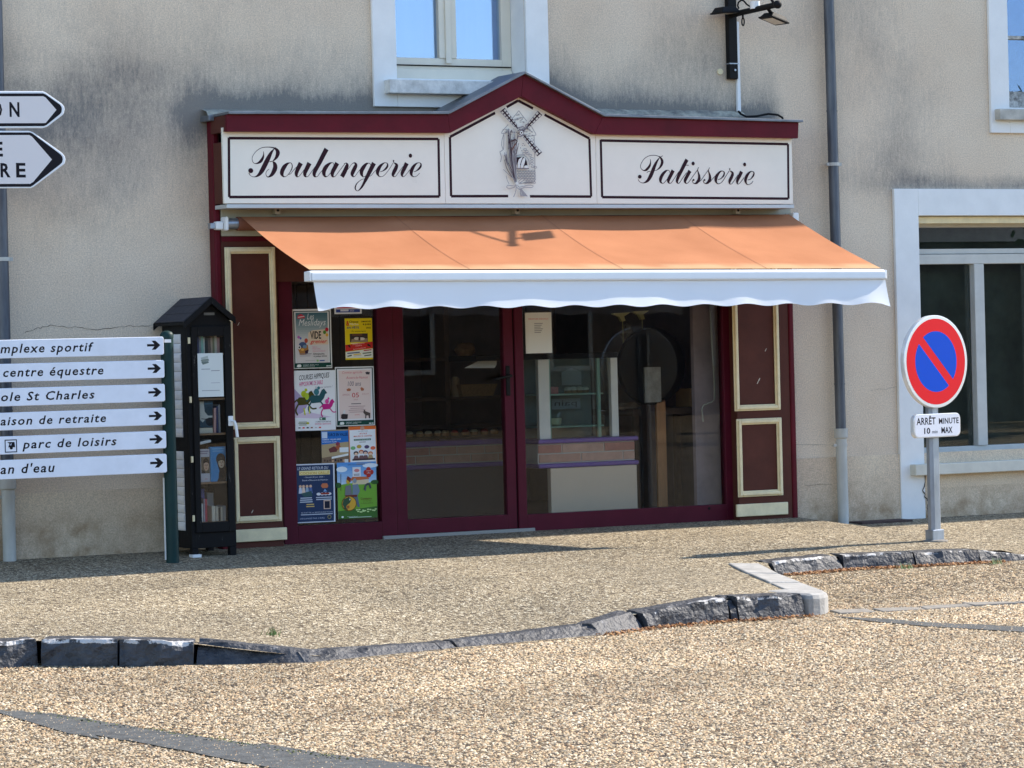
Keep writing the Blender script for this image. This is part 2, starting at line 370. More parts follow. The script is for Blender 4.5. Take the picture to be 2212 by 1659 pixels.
# loose-edged chippings that stand up out of the road surface: too many to count
def chippings(name, n, region, zf, smin, smax, label):
    X = rng.uniform(region[0], region[1], n); D_ = rng.uniform(region[2], region[3], n)
    P = np.stack([X, -D_, np.zeros(n)], 1); rel = P-CAM
    zc = rel@FW; uu = 1106+FPX*(rel@CR)/zc
    ok = (uu > -120) & (uu < 2330)
    ok &= (-D_ < kerb_y(X)-.02)
    X, D_ = X[ok], D_[ok]; n = len(X); Z = zf(X, D_)
    s = rng.uniform(smin, smax, n); a = rng.uniform(0, 2*np.pi, n); el = rng.uniform(.6, 1.0, n); h = s*rng.uniform(.45, .85, n)
    base = np.array([[1,0,0],[.3,.95,0],[-.8,.6,0],[-.9,-.5,0],[.1,-1,0],[.15,.1,1]])
    V = np.repeat(base[None], n, 0)*np.stack([s, s*el, h], 1)[:, None, :]
    V[:, :5, :2] *= rng.uniform(.75, 1.15, (n, 5, 1)); V[:, 5, :2] += rng.uniform(-.35, .35, (n, 2))*s[:, None]
    c, sn = np.cos(a)[:, None], np.sin(a)[:, None]
    x = V[..., 0]*c-V[..., 1]*sn; y = V[..., 0]*sn+V[..., 1]*c
    V = np.stack([x+X[:, None], y-D_[:, None], V[..., 2]+Z[:, None]-.0008], -1)
    Ft = np.array([[0,1,5],[1,2,5],[2,3,5],[3,4,5],[4,0,5]]); F_ = (Ft[None]+np.arange(n)[:, None, None]*6).reshape(-1, 3)
    me = bpy.data.meshes.new(name); me.vertices.add(n*6); me.vertices.foreach_set('co', V.ravel().astype(np.float32))
    me.loops.add(F_.size); me.loops.foreach_set('vertex_index', F_.ravel().astype(np.int32)); me.polygons.add(len(F_))
    me.polygons.foreach_set('loop_start', np.arange(0, F_.size, 3, dtype=np.int32)); me.update(calc_edges=True)
    pal = np.array([(.60,.49,.37),(.52,.40,.27),(.42,.30,.19),(.68,.61,.50),(.27,.17,.10),(.12,.085,.06),(.30,.26,.22),(.62,.45,.29)])
    ci = rng.choice(len(pal), n, p=[.22,.19,.13,.13,.10,.08,.06,.09]); big = np.array([mn.noise(Vector((float(a)*.55, float(b)*1.1, 0)))+.5*mn.noise(Vector((float(a)*2.3, float(b)*3.1, 5))) for a, b in zip(X, D_)])[:, None]; cc = pal[ci]*np.array([[.90,.85,.735]])*(1+.38*big)*rng.uniform(.85, 1.12, (n, 1)); cc = np.concatenate([cc, np.ones((n, 1))], 1)
    at_ = me.color_attributes.new('Col', 'FLOAT_COLOR', 'POINT'); at_.data.foreach_set('color', np.repeat(cc, 6, 0).ravel().astype(np.float32))
    me.materials.append(CHIP); o = bpy.data.objects.new(name, me); COL.objects.link(o); o['kind'] = 'stuff'; o['label'] = label; o['category'] = 'gravel'; return o
CHIP = attr_mat('stone_chips', .75, .3)
chippings('road_chippings', 210000, (-7.8, 2.8, 4.0, 11.2), road_z, .005, .0105, 'coarse beige and brown stone chippings bedded in the road surface')
chippings('bay_chippings', 9000, (XC, 3.6, 2.6, 4.4), road_z, .005, .009, 'fine beige chippings bedded in the parking bay behind the corner kerb')

# kerb stones ----------------------------------------------------
def kerb_mat():
    m = bpy.data.materials.new('kerb_stone_dark'); m.use_nodes = True; t = m.node_tree; b = t.nodes['Principled BSDF']; L = t.links
    b.inputs['Roughness'].default_value = .62
    tc = t.nodes.new('ShaderNodeTexCoord'); n = t.nodes.new('ShaderNodeTexNoise'); n.inputs['Scale'].default_value = 9; n.inputs['Detail'].default_value = 8; n.inputs['Roughness'].default_value = .7
    L.new(tc.outputs['Object'], n.inputs['Vector'])
    r = t.nodes.new('ShaderNodeValToRGB'); e = r.color_ramp.elements; e[0].position = .35; e[0].color = (.014,.015,.019,1); e[1].position = .8; e[1].color = (.085,.086,.094,1)
    L.new(n.outputs['Fac'], r.inputs[0])
    a = t.nodes.new('ShaderNodeAttribute'); a.attribute_name = 'worn'
    ad = t.nodes.new('ShaderNodeMath'); ad.operation = 'MULTIPLY_ADD'; ad.inputs[1].default_value = 1.1; L.new(n.outputs['Fac'], ad.inputs[0]); L.new(a.outputs['Fac'], ad.inputs[2])
    r2 = t.nodes.new('ShaderNodeValToRGB'); r2.color_ramp.elements[0].position = .95; r2.color_ramp.elements[1].position = 1.35; L.new(ad.outputs[0], r2.inputs[0])
    mx = t.nodes.new('ShaderNodeMix'); mx.data_type = 'RGBA'; L.new(r2.outputs[0], mx.inputs['Factor']); L.new(r.outputs[0], mx.inputs['A']); mx.inputs['B'].default_value = (.50,.48,.46,1)
    L.new(mx.outputs['Result'], b.inputs['Base Color'])
    n2 = t.nodes.new('ShaderNodeTexNoise'); n2.inputs['Scale'].default_value = 34; n2.inputs['Detail'].default_value = 6; L.new(tc.outputs['Object'], n2.inputs['Vector'])
    bp = t.nodes.new('ShaderNodeBump'); bp.inputs['Distance'].default_value = .018; bp.inputs['Strength'].default_value = .9; L.new(n2.outputs['Fac'], bp.inputs['Height']); L.new(bp.outputs[0], b.inputs['Normal'])
    return m
KERBM = kerb_mat(); KERBL = mat('kerb_cap_pale', (.36,.345,.32), .85, var=.3, vscale=9, bump=.004, bscale=60)
kerb = thing('kerb', 'kerb', 'kerb'); del kerb['category']; del kerb['label']; struct(kerb)
from mathutils import noise as mn
def kstone(p0, p1, zt0, zt1, depth, m, worn=.3, rough=.012, name='kerb_stone', slant=.025, seed=0):
    """stone between p0 and p1 (x,y of street-side foot); top heights zt; depth goes to the pavement side"""
    p0 = np.array(p0[:2], float); p1 = np.array(p1[:2], float); L_ = np.linalg.norm(p1-p0); t = (p1-p0)/L_; n = np.array([-t[1], t[0]])
    if n[1] < 0: n = -n
    nl = max(3, int(L_/.05)); prof = [(0,0),(.2,0),(.45,0),(.7,0),(.9,0),(1,.02),(1.01,.25),(1.01,.6),(1.0,1.0),(.2,1.0)]
    v = []; w = []
    for i in range(nl+1):
        s_ = i/nl; q = p0+(p1-p0)*s_; zt = zt0+(zt1-zt0)*s_; zb = float(road_z(q[0], -q[1]))-.03; H = zt-zb
        for (hh, dd) in prof:
            off = slant*hh*(1 if hh < 1 else 1)+dd*depth; P = np.array([q[0]+n[0]*off, q[1]+n[1]*off, zb+H*min(hh, 1.0)])
            k = mn.noise(Vector((P[0]*7+seed, P[1]*7, P[2]*9))); k2 = mn.noise(Vector((P[0]*22+seed, P[1]*22, P[2]*25)))
            chip = 0
            if hh >= .7 and dd <= .3: chip = max(0, mn.noise(Vector((P[0]*5+seed*3, 4, 0)))-.05)*.09*(1 if hh >= .9 else .4)
            d_ = (k*rough+k2*rough*.5) if hh < 1 or dd < .5 else k*.002
            P[:2] += n*(d_+chip*.8); P[2] -= chip*.6 - (k2*.004 if hh >= .9 else 0)
            v.append(P); w.append(worn+.45 if (hh >= .9 and dd <= .3) else (worn if hh >= 1 else -.35))
    m_ = len(prof); f = []
    for i in range(nl):
        for j in range(m_-1): f.append((i*m_+j, (i+1)*m_+j, (i+1)*m_+j+1, i*m_+j+1))
        f.append((i*m_+m_-1, (i+1)*m_+m_-1, (i+1)*m_, i*m_))
    f.append(tuple(range(m_-1, -1, -1))); f.append(tuple(nl*m_+j for j in range(m_)))
    b = MB(); b.v = [tuple(map(float, p)) for p in v]; b.f = f
    o = b.build(name, m, kerb)
    a = o.data.attributes.new('worn', 'FLOAT', 'POINT')
    if len(o.data.vertices) == len(w): a.data.foreach_set('value', np.array(w, np.float32))
    import bmesh
    bm = bmesh.new(); bm.from_mesh(o.data); bmesh.ops.recalc_face_normals(bm, faces=bm.faces); bm.to_mesh(o.data); bm.free()
    return o
def ky(x): return (x, float(np.interp(x, fx, fy)))
def zt(x, e=.004): return float(pave_z(x, -(np.interp(x, fx, fy)+.12)))+e
def xu(u, v=1437): return float(hit(u, v, road_z)[0])
cuts = [(-9,1),(-7.6,1),(-6.5,1)]+[(xu(82),1),(xu(248),1),(xu(420),1),(xu(668,1433),1),(xu(958,1402),0),(xu(1000,1400),0),(xu(1310,1372),0),(xu(1398,1358),0),(xu(1578,1342),1),(xu(1600,1342),1),(XC-.02,1)]
for i in range(len(cuts)-1):
    a, b_ = cuts[i][0]+.006, cuts[i+1][0]-.006
    pa, pb = (a, float(np.interp(a, fx, fy)) if a > fx[0] else fy[0]), (b_, float(np.interp(b_, fx, fy)) if b_ > fx[0] else fy[0])
    dropped = (-4.25 < (a+b_)/2 < -1.5)
    kstone(pa, pb, zt(max(a, -9))+(.014 if dropped else .008), zt(max(b_, -9))+(.014 if dropped else .008), .10 if dropped else .17, KERBM, worn=-.22 if dropped else (-.02 if a < -4.4 else -.08), rough=.006 if dropped else .026, slant=.10 if dropped else .03, seed=i*3.1)
# corner block, rounded and pale
cx, cy = XC+.02, fy[-1]
cb = MB(); prof = []
for k in range(9):
    q = rad(-90+k*14); prof.append((cx+.02+.20*math.cos(q), cy+.235+.22*math.sin(q)))
prof = [(cx-.01, cy+.02)]+prof+[(cx+.12, cy+.46),(cx-.10, cy+.42)]
zc_ = zt(XC)+.008; n_ = len(prof)
cb.add([(x, y, -.31) for x, y in prof]+[(x, y, zc_) for x, y in prof], [tuple(range(n_-1, -1, -1)), tuple(range(n_, 2*n_))]+[(i, (i+1)%n_, (i+1)%n_+n_, i+n_) for i in range(n_)])
cb.build('kerb_stone', KERBL, kerb, bevel=.035, label='pale rounded corner block')
# side run from corner to the back kerb: flat pale slabs
L0_, R0s, L1_, R1s = (hit(u, v, pave_z)[:2] for u, v in ((1573,1219),(1640,1221),(1716,1284),(1783,1281)))
for k in range(3):
    t0, t1 = k/3.0, (k+1)/3.0-.025; lp = lambda A, B, t: A+(B-A)*t
    q = [lp(L0_, L1_, t1), lp(R0s, R1s, t1), lp(R0s, R1s, t0), lp(L0_, L1_, t0)]; zz = [float(pave_z(p[0], -p[1]))+.012+random.uniform(-.004,.004) for p in q]
    mb = MB().add([(p[0], p[1], -.32) for p in q]+[(p[0], p[1], z) for p, z in zip(q, zz)], [(3,2,1,0),(4,5,6,7),(0,1,5,4),(1,2,6,5),(2,3,7,6),(3,0,4,7)])
    o = mb.build('kerb_stone', KERBL, kerb, bevel=.008)
    bm = bmesh.new(); bm.from_mesh(o.data); bmesh.ops.recalc_face_normals(bm, faces=bm.faces); bm.to_mesh(o.data); bm.free()
# back kerb along the bay
bc = [XB-.03, float(hit(1822,1231,road_z)[0]), float(hit(1975,1223,road_z)[0]), float(hit(2120,1216,road_z)[0]), float(hit(2260,1209,road_z)[0]), bx[-1]+1.4, bx[-1]+2.4]
for i in range(len(bc)-1):
    a, b_ = bc[i]+.006, bc[i+1]-.006; pa, pb = (a, float(kerb_y(a)) if i else by[0]), (b_, float(kerb_y(b_)))
    kstone(pa, pb, float(pave_z(a, -pa[1]-.12))+.012, float(pave_z(b_, -pb[1]-.12))+.012, .19, KERBM, worn=-.08, rough=.02, slant=.05, seed=40+i*2.3)
# gutter strip of flat stones on the road beyond the corner
gut = thing('gutter_strip', '', ''); del gut['category']; del gut['label']; struct(gut)
g0 = hit(1812,1327,road_z); g1 = hit(2230,1303,road_z); gd = (g1-g0)[:2]; gl_ = np.linalg.norm(gd); gd /= gl_; gn = np.array([-gd[1], gd[0]])
pos = 0.0
while pos < gl_+.6:
    ln = random.uniform(.22,.34); q0 = g0[:2]+gd*pos; q1 = g0[:2]+gd*(pos+ln-.012)
    wg = random.uniform(.09,.16); q = [q0, q1, q1+gn*wg, q0+gn*wg]; z_ = [float(road_z(p[0], -p[1]))+.008+random.uniform(-.002,.003) for p in q]
    MB().add([(p[0], p[1], z-.06) for p, z in zip(q, z_)]+[(p[0]+random.uniform(-.018,.018), p[1]+random.uniform(-.02,.02), z+random.uniform(-.006,.004)) for p, z in zip(q, z_)], [(3,2,1,0),(4,5,6,7),(0,1,5,4),(1,2,6,5),(2,3,7,6),(3,0,4,7)])  .build('paving_stone', bpy.data.materials.get('worn_setts') or mat('worn_setts', (.25,.225,.19), .9, var=.3, vscale=20), gut, bevel=.006)
    pos += ln
# grey asphalt repair strip across the foreground
def ribbon_patch(name, up, lo, m, lift=.004, jag=.02):
    A = np.array(sorted([tuple(hit(u, v, road_z)[:2]) for u, v in up])); B_ = np.array(sorted([tuple(hit(u, v, road_z)[:2]) for u, v in lo]))
    xs_ = np.arange(max(A[0, 0], B_[0, 0]), max(A[-1, 0], B_[-1, 0]), .015); mb = MB(); rows = 4
    nz = lambda x, k: jag*(1.6*mn.noise(Vector((x*3.1, k, 0)))+1.2*mn.noise(Vector((x*11, k, 2)))+.9*mn.noise(Vector((x*37, k, 4))))
    for x in xs_:
        y0 = np.interp(x, A[:, 0], A[:, 1])+nz(x, 1.3); y1 = np.interp(x, B_[:, 0], B_[:, 1])+nz(x, 7.3); y1 = min(y1, y0-.01)
        for j in range(rows+1): y = y0+(y1-y0)*j/rows; mb.v.append((float(x), float(y), float(road_z(x, -y))+lift))
    for k in range(len(xs_)-1):
        for j in range(rows): a = k*(rows+1)+j; mb.f.append((a, a+1, a+rows+2, a+rows+1))
    return struct(mb.build(name, m))
ribbon_patch('asphalt_patch', [(-60,1524),(0,1533),(100,1543),(250,1567),(400,1583),(500,1598),(675,1622),(900,1653),(1000,1668),(1100,1684)], [(-60,1566),(0,1570),(150,1590),(275,1606),(400,1628),(500,1645),(625,1668),(720,1690),(760,1700),(800,1712)], ASPH, lift=.0042, jag=.16)
ribbon_patch('asphalt_patch', [(1805,1333),(1900,1337),(2000,1345),(2120,1352),(2240,1358)], [(1815,1339),(1900,1345),(2000,1354),(2120,1361),(2240,1368)], ASPH, lift=.004, jag=.06)
# rusty leaf litter and moss in the angle of the back kerb
def litter(name, line, n, w, cols, label, cat, hgt=.012, sz=.012, zf=road_z):
    mb = MB(); cc = []
    for _ in range(n):
        t = random.random(); k = min(int(t*(len(line)-1)), len(line)-2); f = t*(len(line)-1)-k; p = np.array(line[k])*(1-f)+np.array(line[k+1])*f
        x = p[0]+random.gauss(0,.02); y = p[1]-abs(random.gauss(0, w)); z = float(zf(x, -y))+random.uniform(.002, hgt); a = random.uniform(0, 6.28); s = sz*random.uniform(.5, 1.3)
        dx, dy = math.cos(a)*s, math.sin(a)*s; n0 = len(mb.v)
        mb.v += [(x-dx, y-dy, z-.003), (x+dy*.5, y-dx*.5, z+random.uniform(-.002,.006)), (x+dx, y+dy, z+random.uniform(0, hgt)), (x-dy*.5, y+dx*.5, z)]; mb.f.append((n0, n0+1, n0+2, n0+3)); cc.append(random.choice(cols))
    me = bpy.data.meshes.new(name); me.from_pydata(mb.v, [], mb.f); a_ = me.color_attributes.new('Col', 'FLOAT_COLOR', 'CORNER')
    a_.data.foreach_set('color', np.repeat(np.array([(*c, 1) for c in cc]), 4, 0).ravel()); me.materials.append(CHIP); o = bpy.data.objects.new(name, me); COL.objects.link(o)
    o['kind'] = 'stuff'; o['label'] = label; o['category'] = cat; return o
rust = [(.42,.20,.08),(.34,.15,.06),(.5,.28,.12),(.24,.11,.05)]
litter('leaf_litter', [(p[0], p[1]-.01) for p in kb], 1500, .05, rust, 'rust brown leaf litter along the foot of the back kerb', 'litter')
litter('leaf_litter', [(p[0], p[1]-.005) for p in kf[8:]], 700, .035, rust, 'brown litter along the foot of the rising kerb', 'litter')
litter('moss', [hit(u, v, road_z)[:2] for u, v in ((80,1540),(200,1560),(330,1577),(470,1600),(600,1620),(760,1640))], 420, .07, [(.10,.13,.03),(.16,.17,.05),(.07,.08,.04)], 'thin green moss along the upper edge of the grey asphalt strip', 'moss', hgt=.005, sz=.009)
grn = [(.06,.12,.03),(.10,.17,.04),(.05,.09,.03)]
for cx_, cy_, lb in ((*hit(590,1372,lambda x,d: pave_z(x,d))[:2], 'small green weed at the edge of the pavement behind the sloping kerb'), (*hit(1955,1228,road_z)[:2], 'small green weed under the sign side of the back kerb'), (*hit(2150,1218,road_z)[:2], 'green weed in the back kerb joint at the right')):
    w_ = MB()
    for k in range(26):
        a = random.uniform(0, 6.28); l = random.uniform(.02,.05); x = cx_+random.gauss(0,.025); y = cy_+random.gauss(0,.02); z0 = max(float(road_z(x,-y)), float(pave_z(x,-y)) if y > kerb_y(x) else -9); dx, dy = math.cos(a)*l*.6, math.sin(a)*l*.6
        w_.add([(x-.003,y,z0),(x+.003,y,z0),(x+dx+.002,y+dy,z0+l)], [(0,1,2)])
    o = w_.build('weed', bpy.data.materials.get('weed_green') or mat('weed_green', (.09,.17,.04), .6)); tag(o, lb, 'weed'); o['kind'] = 'stuff'

# ================================================================ HOUSE
house = thing('bakery_house', 'two storey beige rendered house with grey weather stains and white window surrounds', 'house')
cA = crop(3100,0,2.37); cB = crop(1400,0,2.212); cR = crop(3450,700,1.2); c8 = crop(560,1150,1.58); c6 = crop(0,1100,1.508); c3 = crop(1500,1150,1.58); c5 = crop(2800,1100,1.3825)
SF0 = at(443,450,0)[0]; SF1 = at(1720,900,-.098)[0]           # shopfront left and right on the wall
# openings on the wall plane: x0,x1,z0,z1
WU = [at(855,90,-.02)[0], at(1136,90,-.02)[0], at(960,172,0)[2], 5.15]
WR = [at(2177,120,-.02)[0], at(2177,120,-.02)[0]+1.05, at(2181,233,0)[2], 5.15]
WL = [at(1989.5,750,-.02)[0], at(1989.5,750,-.02)[0]+1.75, at(2100,995,0)[2], at(2100,466,0)[2]]
SHOP = [at(600,900,0)[0]-.02, at(1580,900,0)[0]+.05, .03, 2.35]
ops = [WU, WR, WL, SHOP]
print('WU',WU,'WR',WR,'WL',WL,'SHOP',SHOP,'SF',SF0,SF1)
gx = np.unique(np.round(np.concatenate([np.linspace(-10,-4.6,8), np.arange(-4.5,5.0,.045), np.linspace(5.2,14,8)]+[[o[0],o[1]] for o in ops]), 5))
gz = np.unique(np.round(np.concatenate([np.arange(-.2,4.3,.045), np.linspace(4.5,6.3,5)]+[[o[2],o[3]] for o in ops]), 5))
XX, ZZ = np.meshgrid((gx[1:]+gx[:-1])/2, (gz[1:]+gz[:-1])/2, indexing='ij'); keep = np.ones(XX.shape, bool)
for o in ops: keep &= ~((XX > o[0]) & (XX < o[1]) & (ZZ > o[2]) & (ZZ < o[3]))
ZCAP = at(700,245,0)[2]; XA, ZA = at(1120,165,0)[0], at(1120,165,0)[2]
def stain(X, Z):
    gab = ZCAP+.02+np.clip(1-np.abs(X-XA)/.62, 0, 1)*(ZA-ZCAP)
    inx = sst(SF0-.35, SF0+.15, X)*(1-sst(2.12, 2.32, X))
    s = inx*(np.exp(-np.clip(Z-gab, 0, 9)/.085)*1.15+np.exp(-np.clip(Z-gab, 0, 9)/.26)*.42)*np.exp(-np.clip(gab-.02-Z, 0, 9)/.12)
    g = lambda cx, cz, rx, rz: np.exp(-((X-cx)/rx)**2-((Z-cz)/rz)**2)
    s = s+.50*g(-2.72,3.05,.40,.30)+.38*g(-3.5,2.85,.65,.38)+.36*g(-3.1,2.6,.60,.45)+.25*g(-4.0,3.2,.5,.5)+.42*g(SF0-.07,2.82,.10,.26)
    s = s+.34*g(3.15,2.55,.38,.25)+.30*g(3.5,2.44,.25,.08)+.22*g(3.35,3.0,.35,.35)+.45*g(4.3,2.42,1.0,.05)+.25*g(1.55,3.42,.35,.28)+.20*g(-1.9,3.9,.8,.3)+.22*g(2.9,3.6,.5,.5)
    return s
def dirt(X, Z): return np.exp(-np.clip(Z-.03, 0, 9)/.10)*.9 + .35*np.exp(-((Z-.18)/.12)**2)*(np.sin(X*5.1)+np.sin(X*11.3)+1)*.4+.40*np.exp(-((Z-.20)/.09)**2)*(X < -2.3)
def wall_mat(name, base, base2, low):
    m = bpy.data.materials.new(name); m.use_nodes = True; t = m.node_tree; b = t.nodes['Principled BSDF']; L = t.links
    b.inputs['Roughness'].default_value = .92; b.inputs['Specular IOR Level'].default_value = .2
    tc = t.nodes.new('ShaderNodeTexCoord')
    def N(scale, det, ro, vec=(1,1,1)):
        mp = t.nodes.new('ShaderNodeMapping'); mp.inputs['Scale'].default_value = vec; L.new(tc.outputs['Object'], mp.inputs[0])
        n = t.nodes.new('ShaderNodeTexNoise'); n.inputs['Scale'].default_value = scale; n.inputs['Detail'].default_value = det; n.inputs['Roughness'].default_value = ro; L.new(mp.outputs[0], n.inputs['Vector']); return n
    def ramp(src, p0, p1, c0=(0,0,0,1), c1=(1,1,1,1)):
        r = t.nodes.new('ShaderNodeValToRGB'); r.color_ramp.elements[0].position = p0; r.color_ramp.elements[1].position = p1; r.color_ramp.elements[0].color = c0; r.color_ramp.elements[1].color = c1; L.new(src, r.inputs[0]); return r.outputs[0]
    def mix(f, a, c, mode='MIX'):
        x = t.nodes.new('ShaderNodeMix'); x.data_type = 'RGBA'; x.blend_type = mode
        for nm, val in (('Factor', f), ('A', a), ('B', c)):
            if hasattr(val, 'links'): L.new(val, x.inputs[nm])
            else: x.inputs[nm].default_value = val if nm == 'Factor' else (*val, 1)
        return x.outputs['Result']
    def math_(op, a, c, d=None):
        x = t.nodes.new('ShaderNodeMath'); x.operation = op
        for i, val in enumerate((a, c, d)):
            if val is None: continue
            if hasattr(val, 'links'): L.new(val, x.inputs[i])
            else: x.inputs[i].default_value = val
        return x.outputs[0]
    c = mix(ramp(N(1.3, 5, .6).outputs['Fac'], .35, .65), base, base2)
    gr = N(110, 4, .8).outputs['Fac']; c = mix(.75, c, ramp(gr, .3, .7, (.45,.45,.47,1), (1.25,1.22,1.18,1)), 'MULTIPLY')
    st = t.nodes.new('ShaderNodeAttribute'); st.attribute_name = 'stain'
    streak = N(30, 6, .8, (1,1,.26)).outputs['Fac']; fine = N(70, 6, .85, (1,1,.5)).outputs['Fac']; big = N(2.2, 4, .6).outputs['Fac']
    v = math_('MULTIPLY', math_('ADD', streak, math_('MULTIPLY', fine, .9)), math_('ADD', big, .45))
    a = math_('MULTIPLY', st.outputs['Fac'], math_('MULTIPLY', v, 1.30))
    gen = math_('MULTIPLY', math_('SUBTRACT', v, 1.0), .6)
    f = math_('MINIMUM', math_('MAXIMUM', math_('MULTIPLY', math_('ADD', a, gen), .97), 0.0), .86)
    c = mix(f, c, (.15,.148,.146))
    dk = t.nodes.new('ShaderNodeAttribute'); dk.attribute_name = 'dirt'
    d = math_('MINIMUM', math_('MAXIMUM', math_('MULTIPLY', dk.outputs['Fac'], math_('MULTIPLY', ramp(N(6, 7, .7).outputs['Fac'], .35, .7), 1.1)), 0.0), .85)
    c = mix(d, c, low); L.new(c, b.inputs['Base Color'])
    bp = t.nodes.new('ShaderNodeBump'); bp.inputs['Distance'].default_value = .0035; bp.inputs['Strength'].default_value = .8
    L.new(math_('ADD', gr, math_('MULTIPLY', N(25, 4, .6).outputs['Fac'], .8)), bp.inputs['Height']); L.new(bp.outputs[0], b.inputs['Normal'])
    return m
WALLM = wall_mat('beige_render', (.75,.61,.465), (.82,.69,.54), (.24,.16,.09)); PLINM = wall_mat('plinth_render', (.80,.67,.50), (.72,.57,.42), (.30,.19,.10))
GX, GZ = np.meshgrid(gx, gz, indexing='ij')
def wall_grid(name, gx, gz, keep, y, m, parent):
    GX, GZ = np.meshgrid(gx, gz, indexing='ij'); nx, nz = GX.shape
    V = np.stack([GX, np.full(GX.shape, y), GZ], -1).reshape(-1, 3); i, j = np.meshgrid(np.arange(nx-1), np.arange(nz-1), indexing='ij'); a = i*nz+j
    F_ = np.stack([a, a+nz, a+nz+1, a+1], -1).reshape(-1, 4)[keep.reshape(-1)]
    me = bpy.data.meshes.new(name); me.from_pydata(V.tolist(), [], F_.tolist())
    for k, fn in (('stain', stain), ('dirt', dirt)):
        at_ = me.attributes.new(k, 'FLOAT', 'POINT'); at_.data.foreach_set('value', fn(GX, GZ).ravel().astype(np.float32))
    me.materials.append(m); o = bpy.data.objects.new(name, me); COL.objects.link(o); o.parent = parent; return o
wall_grid('wall', gx, gz, keep, 0.0, WALLM, house)
# plinth: a slightly proud band below z=.44 left and right of the shopfront
PT = .435
for xa, xb, cutx in ((-10, SF0-.004, None), (SF1+.004, 14, None)):
    px = np.unique(np.concatenate([np.arange(max(xa,-4.5), min(xb,5), .05), [xa, xb]])); pz = np.linspace(-.2, PT, 14)
    o = wall_grid('plinth', px, pz, np.ones((len(px)-1, 13), bool), -.016, PLINM, house)
    b_ = MB().add([(xa,-.016,PT),(xb,-.016,PT),(xb,0.001,PT),(xa,0.001,PT)], [(0,1,2,3)]).build('plinth_edge', PLINM, o)
# reveals (wall thickness), inner shell, roof
for o in (WU, WR, WL):
    x0, x1, z0, z1 = o; rv = MB()
    rv.add([(x0,0,z0),(x0,.30,z0),(x0,.30,z1),(x0,0,z1),(x1,0,z0),(x1,.30,z0),(x1,.30,z1),(x1,0,z1)], [(0,1,2,3),(7,6,5,4),(3,2,6,7),(0,4,5,1)])
    rv.build('window_reveal', WHITEP, house)
sh = MB(); sh.box(-10,-9.8,.001,8,-.2,6.3); sh.box(13.8,14,.001,8,-.2,6.3); sh.box(-9.8,13.8,7.8,8,-.2,6.3); sh.box(-9.8,13.8,.012,7.8,2.75,2.85); sh.add([(-10,0,6.3),(-10,8,6.3),(-10,4,8.55)],[(0,1,2)]); sh.add([(14,0,6.3),(14,8,6.3),(14,4,8.55)],[(0,1,2)]); sh.box(-9.8,SHOP[0]-.4,.301,.34,-.2,2.75); 
sh.build('inner_walls', mat('plaster_inside', (.30,.28,.27), .9, var=.1), house)
rf = MB().add([(-10.2,-.29,6.30),(14.2,-.29,6.30),(14.2,4,8.6),(-10.2,4,8.6),(-10.2,8.2,6.3),(14.2,8.2,6.3)], [(0,1,2,3),(3,2,5,4)])
rf.box(-10.2,14.2,-.29,.0,6.24,6.298); rf.build('roof', mat('slate_roof', (.06,.065,.08), .6, var=.3, vscale=12), house)

def surround(x0, x1, z0, z1, w, bot, y=-.028):
    """painted band round an opening, butted pieces"""
    m = MB(); m.box(x0-w, x0, y, -.001, z0-bot, z1+w); m.box(x1, x1+w, y, -.001, z0-bot, z1+w); m.box(x0, x1, y, -.001, z1, z1+w)
    if bot > 0: m.box(x0, x1, y, -.001, z0-bot, z0)
    return m
# --- upper centre window
w_l = WU[0]-at(807,150,-.028)[0]
surround(*WU, w_l, WU[2]-at(950,232,-.028)[2]).build('window_surround', WHITEP, house, bevel=.004)
sx0 = at(842,188,-.11)[0]; sz1 = at(960,173,-.11)[2]; sz0 = at(960,203,-.11)[2]
MB().box(sx0, WU[1]+(WU[0]-sx0), -.11, .20, sz0, sz1).build('window_sill', mat('dirty_white_sill', (.72,.71,.68), .85, var=.35, vscale=10, bump=.003, bscale=60), house, bevel=.006)
CURT = mat('sky_tinted_curtain', (.46,.50,.58), .8, var=.06, vscale=5, stretch=(8,1,.3)); GL_UP = glass_mat('window_glass', (.80,.90,1.0), refl=.20, gcol=(.62,.74,1.0))  # blue of the reflected sky is put into the curtain and glass tints
def window(x0, x1, z0, z1, y, glass, frame_m, stile=.055, mull=.11, bars=(), lower=.0, label=None):
    f = MB(); f.box(x0, x0+stile, y, y+.06, z0, z1); f.box(x1-stile, x1, y, y+.06, z0, z1); f.box(x0+stile, x1-stile, y, y+.06, z0, z0+.07+lower); f.box(x0+stile, x1-stile, y, y+.06, z1-.06, z1)
    xm = (x0+x1)/2
    if mull: f.box(xm-.022, xm+.022, y-.02, y-.0085, z0+.07+lower*.6, z1-.06)
    if mull: f.box(xm-mull/2, xm+mull/2, y-.008, y+.06, z0+.07+lower, z1-.06)
    for b in bars: f.box(x0+stile, x1-stile, y+.004, y+.05, b-.014, b+.014)
    w = f.build('window', frame_m, house, bevel=.004, label=label)
    for a, c in (((x0+stile, xm-mull/2), (xm+mull/2, x1-stile)) if mull else ((x0+stile, x1-stile),)):
        MB().box(a, c, y+.03, y+.036, z0+.07+lower, z1-.06).build('pane', glass, w)
    return w
w = window(WU[0]+.002, WU[1]-.002, WU[2]+.005, WU[3]-.03, .19, GL_UP, OFFW, stile=.075, mull=.135, lower=.09)
zt_ = at(960,142,.19)[2]
MB().box(WU[0]+.01, WU[1]-.01, .182, .189, zt_-.006, zt_+.002).build('seal_strip', BLACKM, w)
MB().box(WU[0]+.01, WU[1]-.01, .165, .189, WU[2]+.005, zt_-.03).build('drip_rail', OFFW, w, bevel=.003)
MB().box(WU[0]+.01, WU[1]-.01, .262, .266, WU[2]+.05, WU[3]-.05).build('curtain', CURT, w)
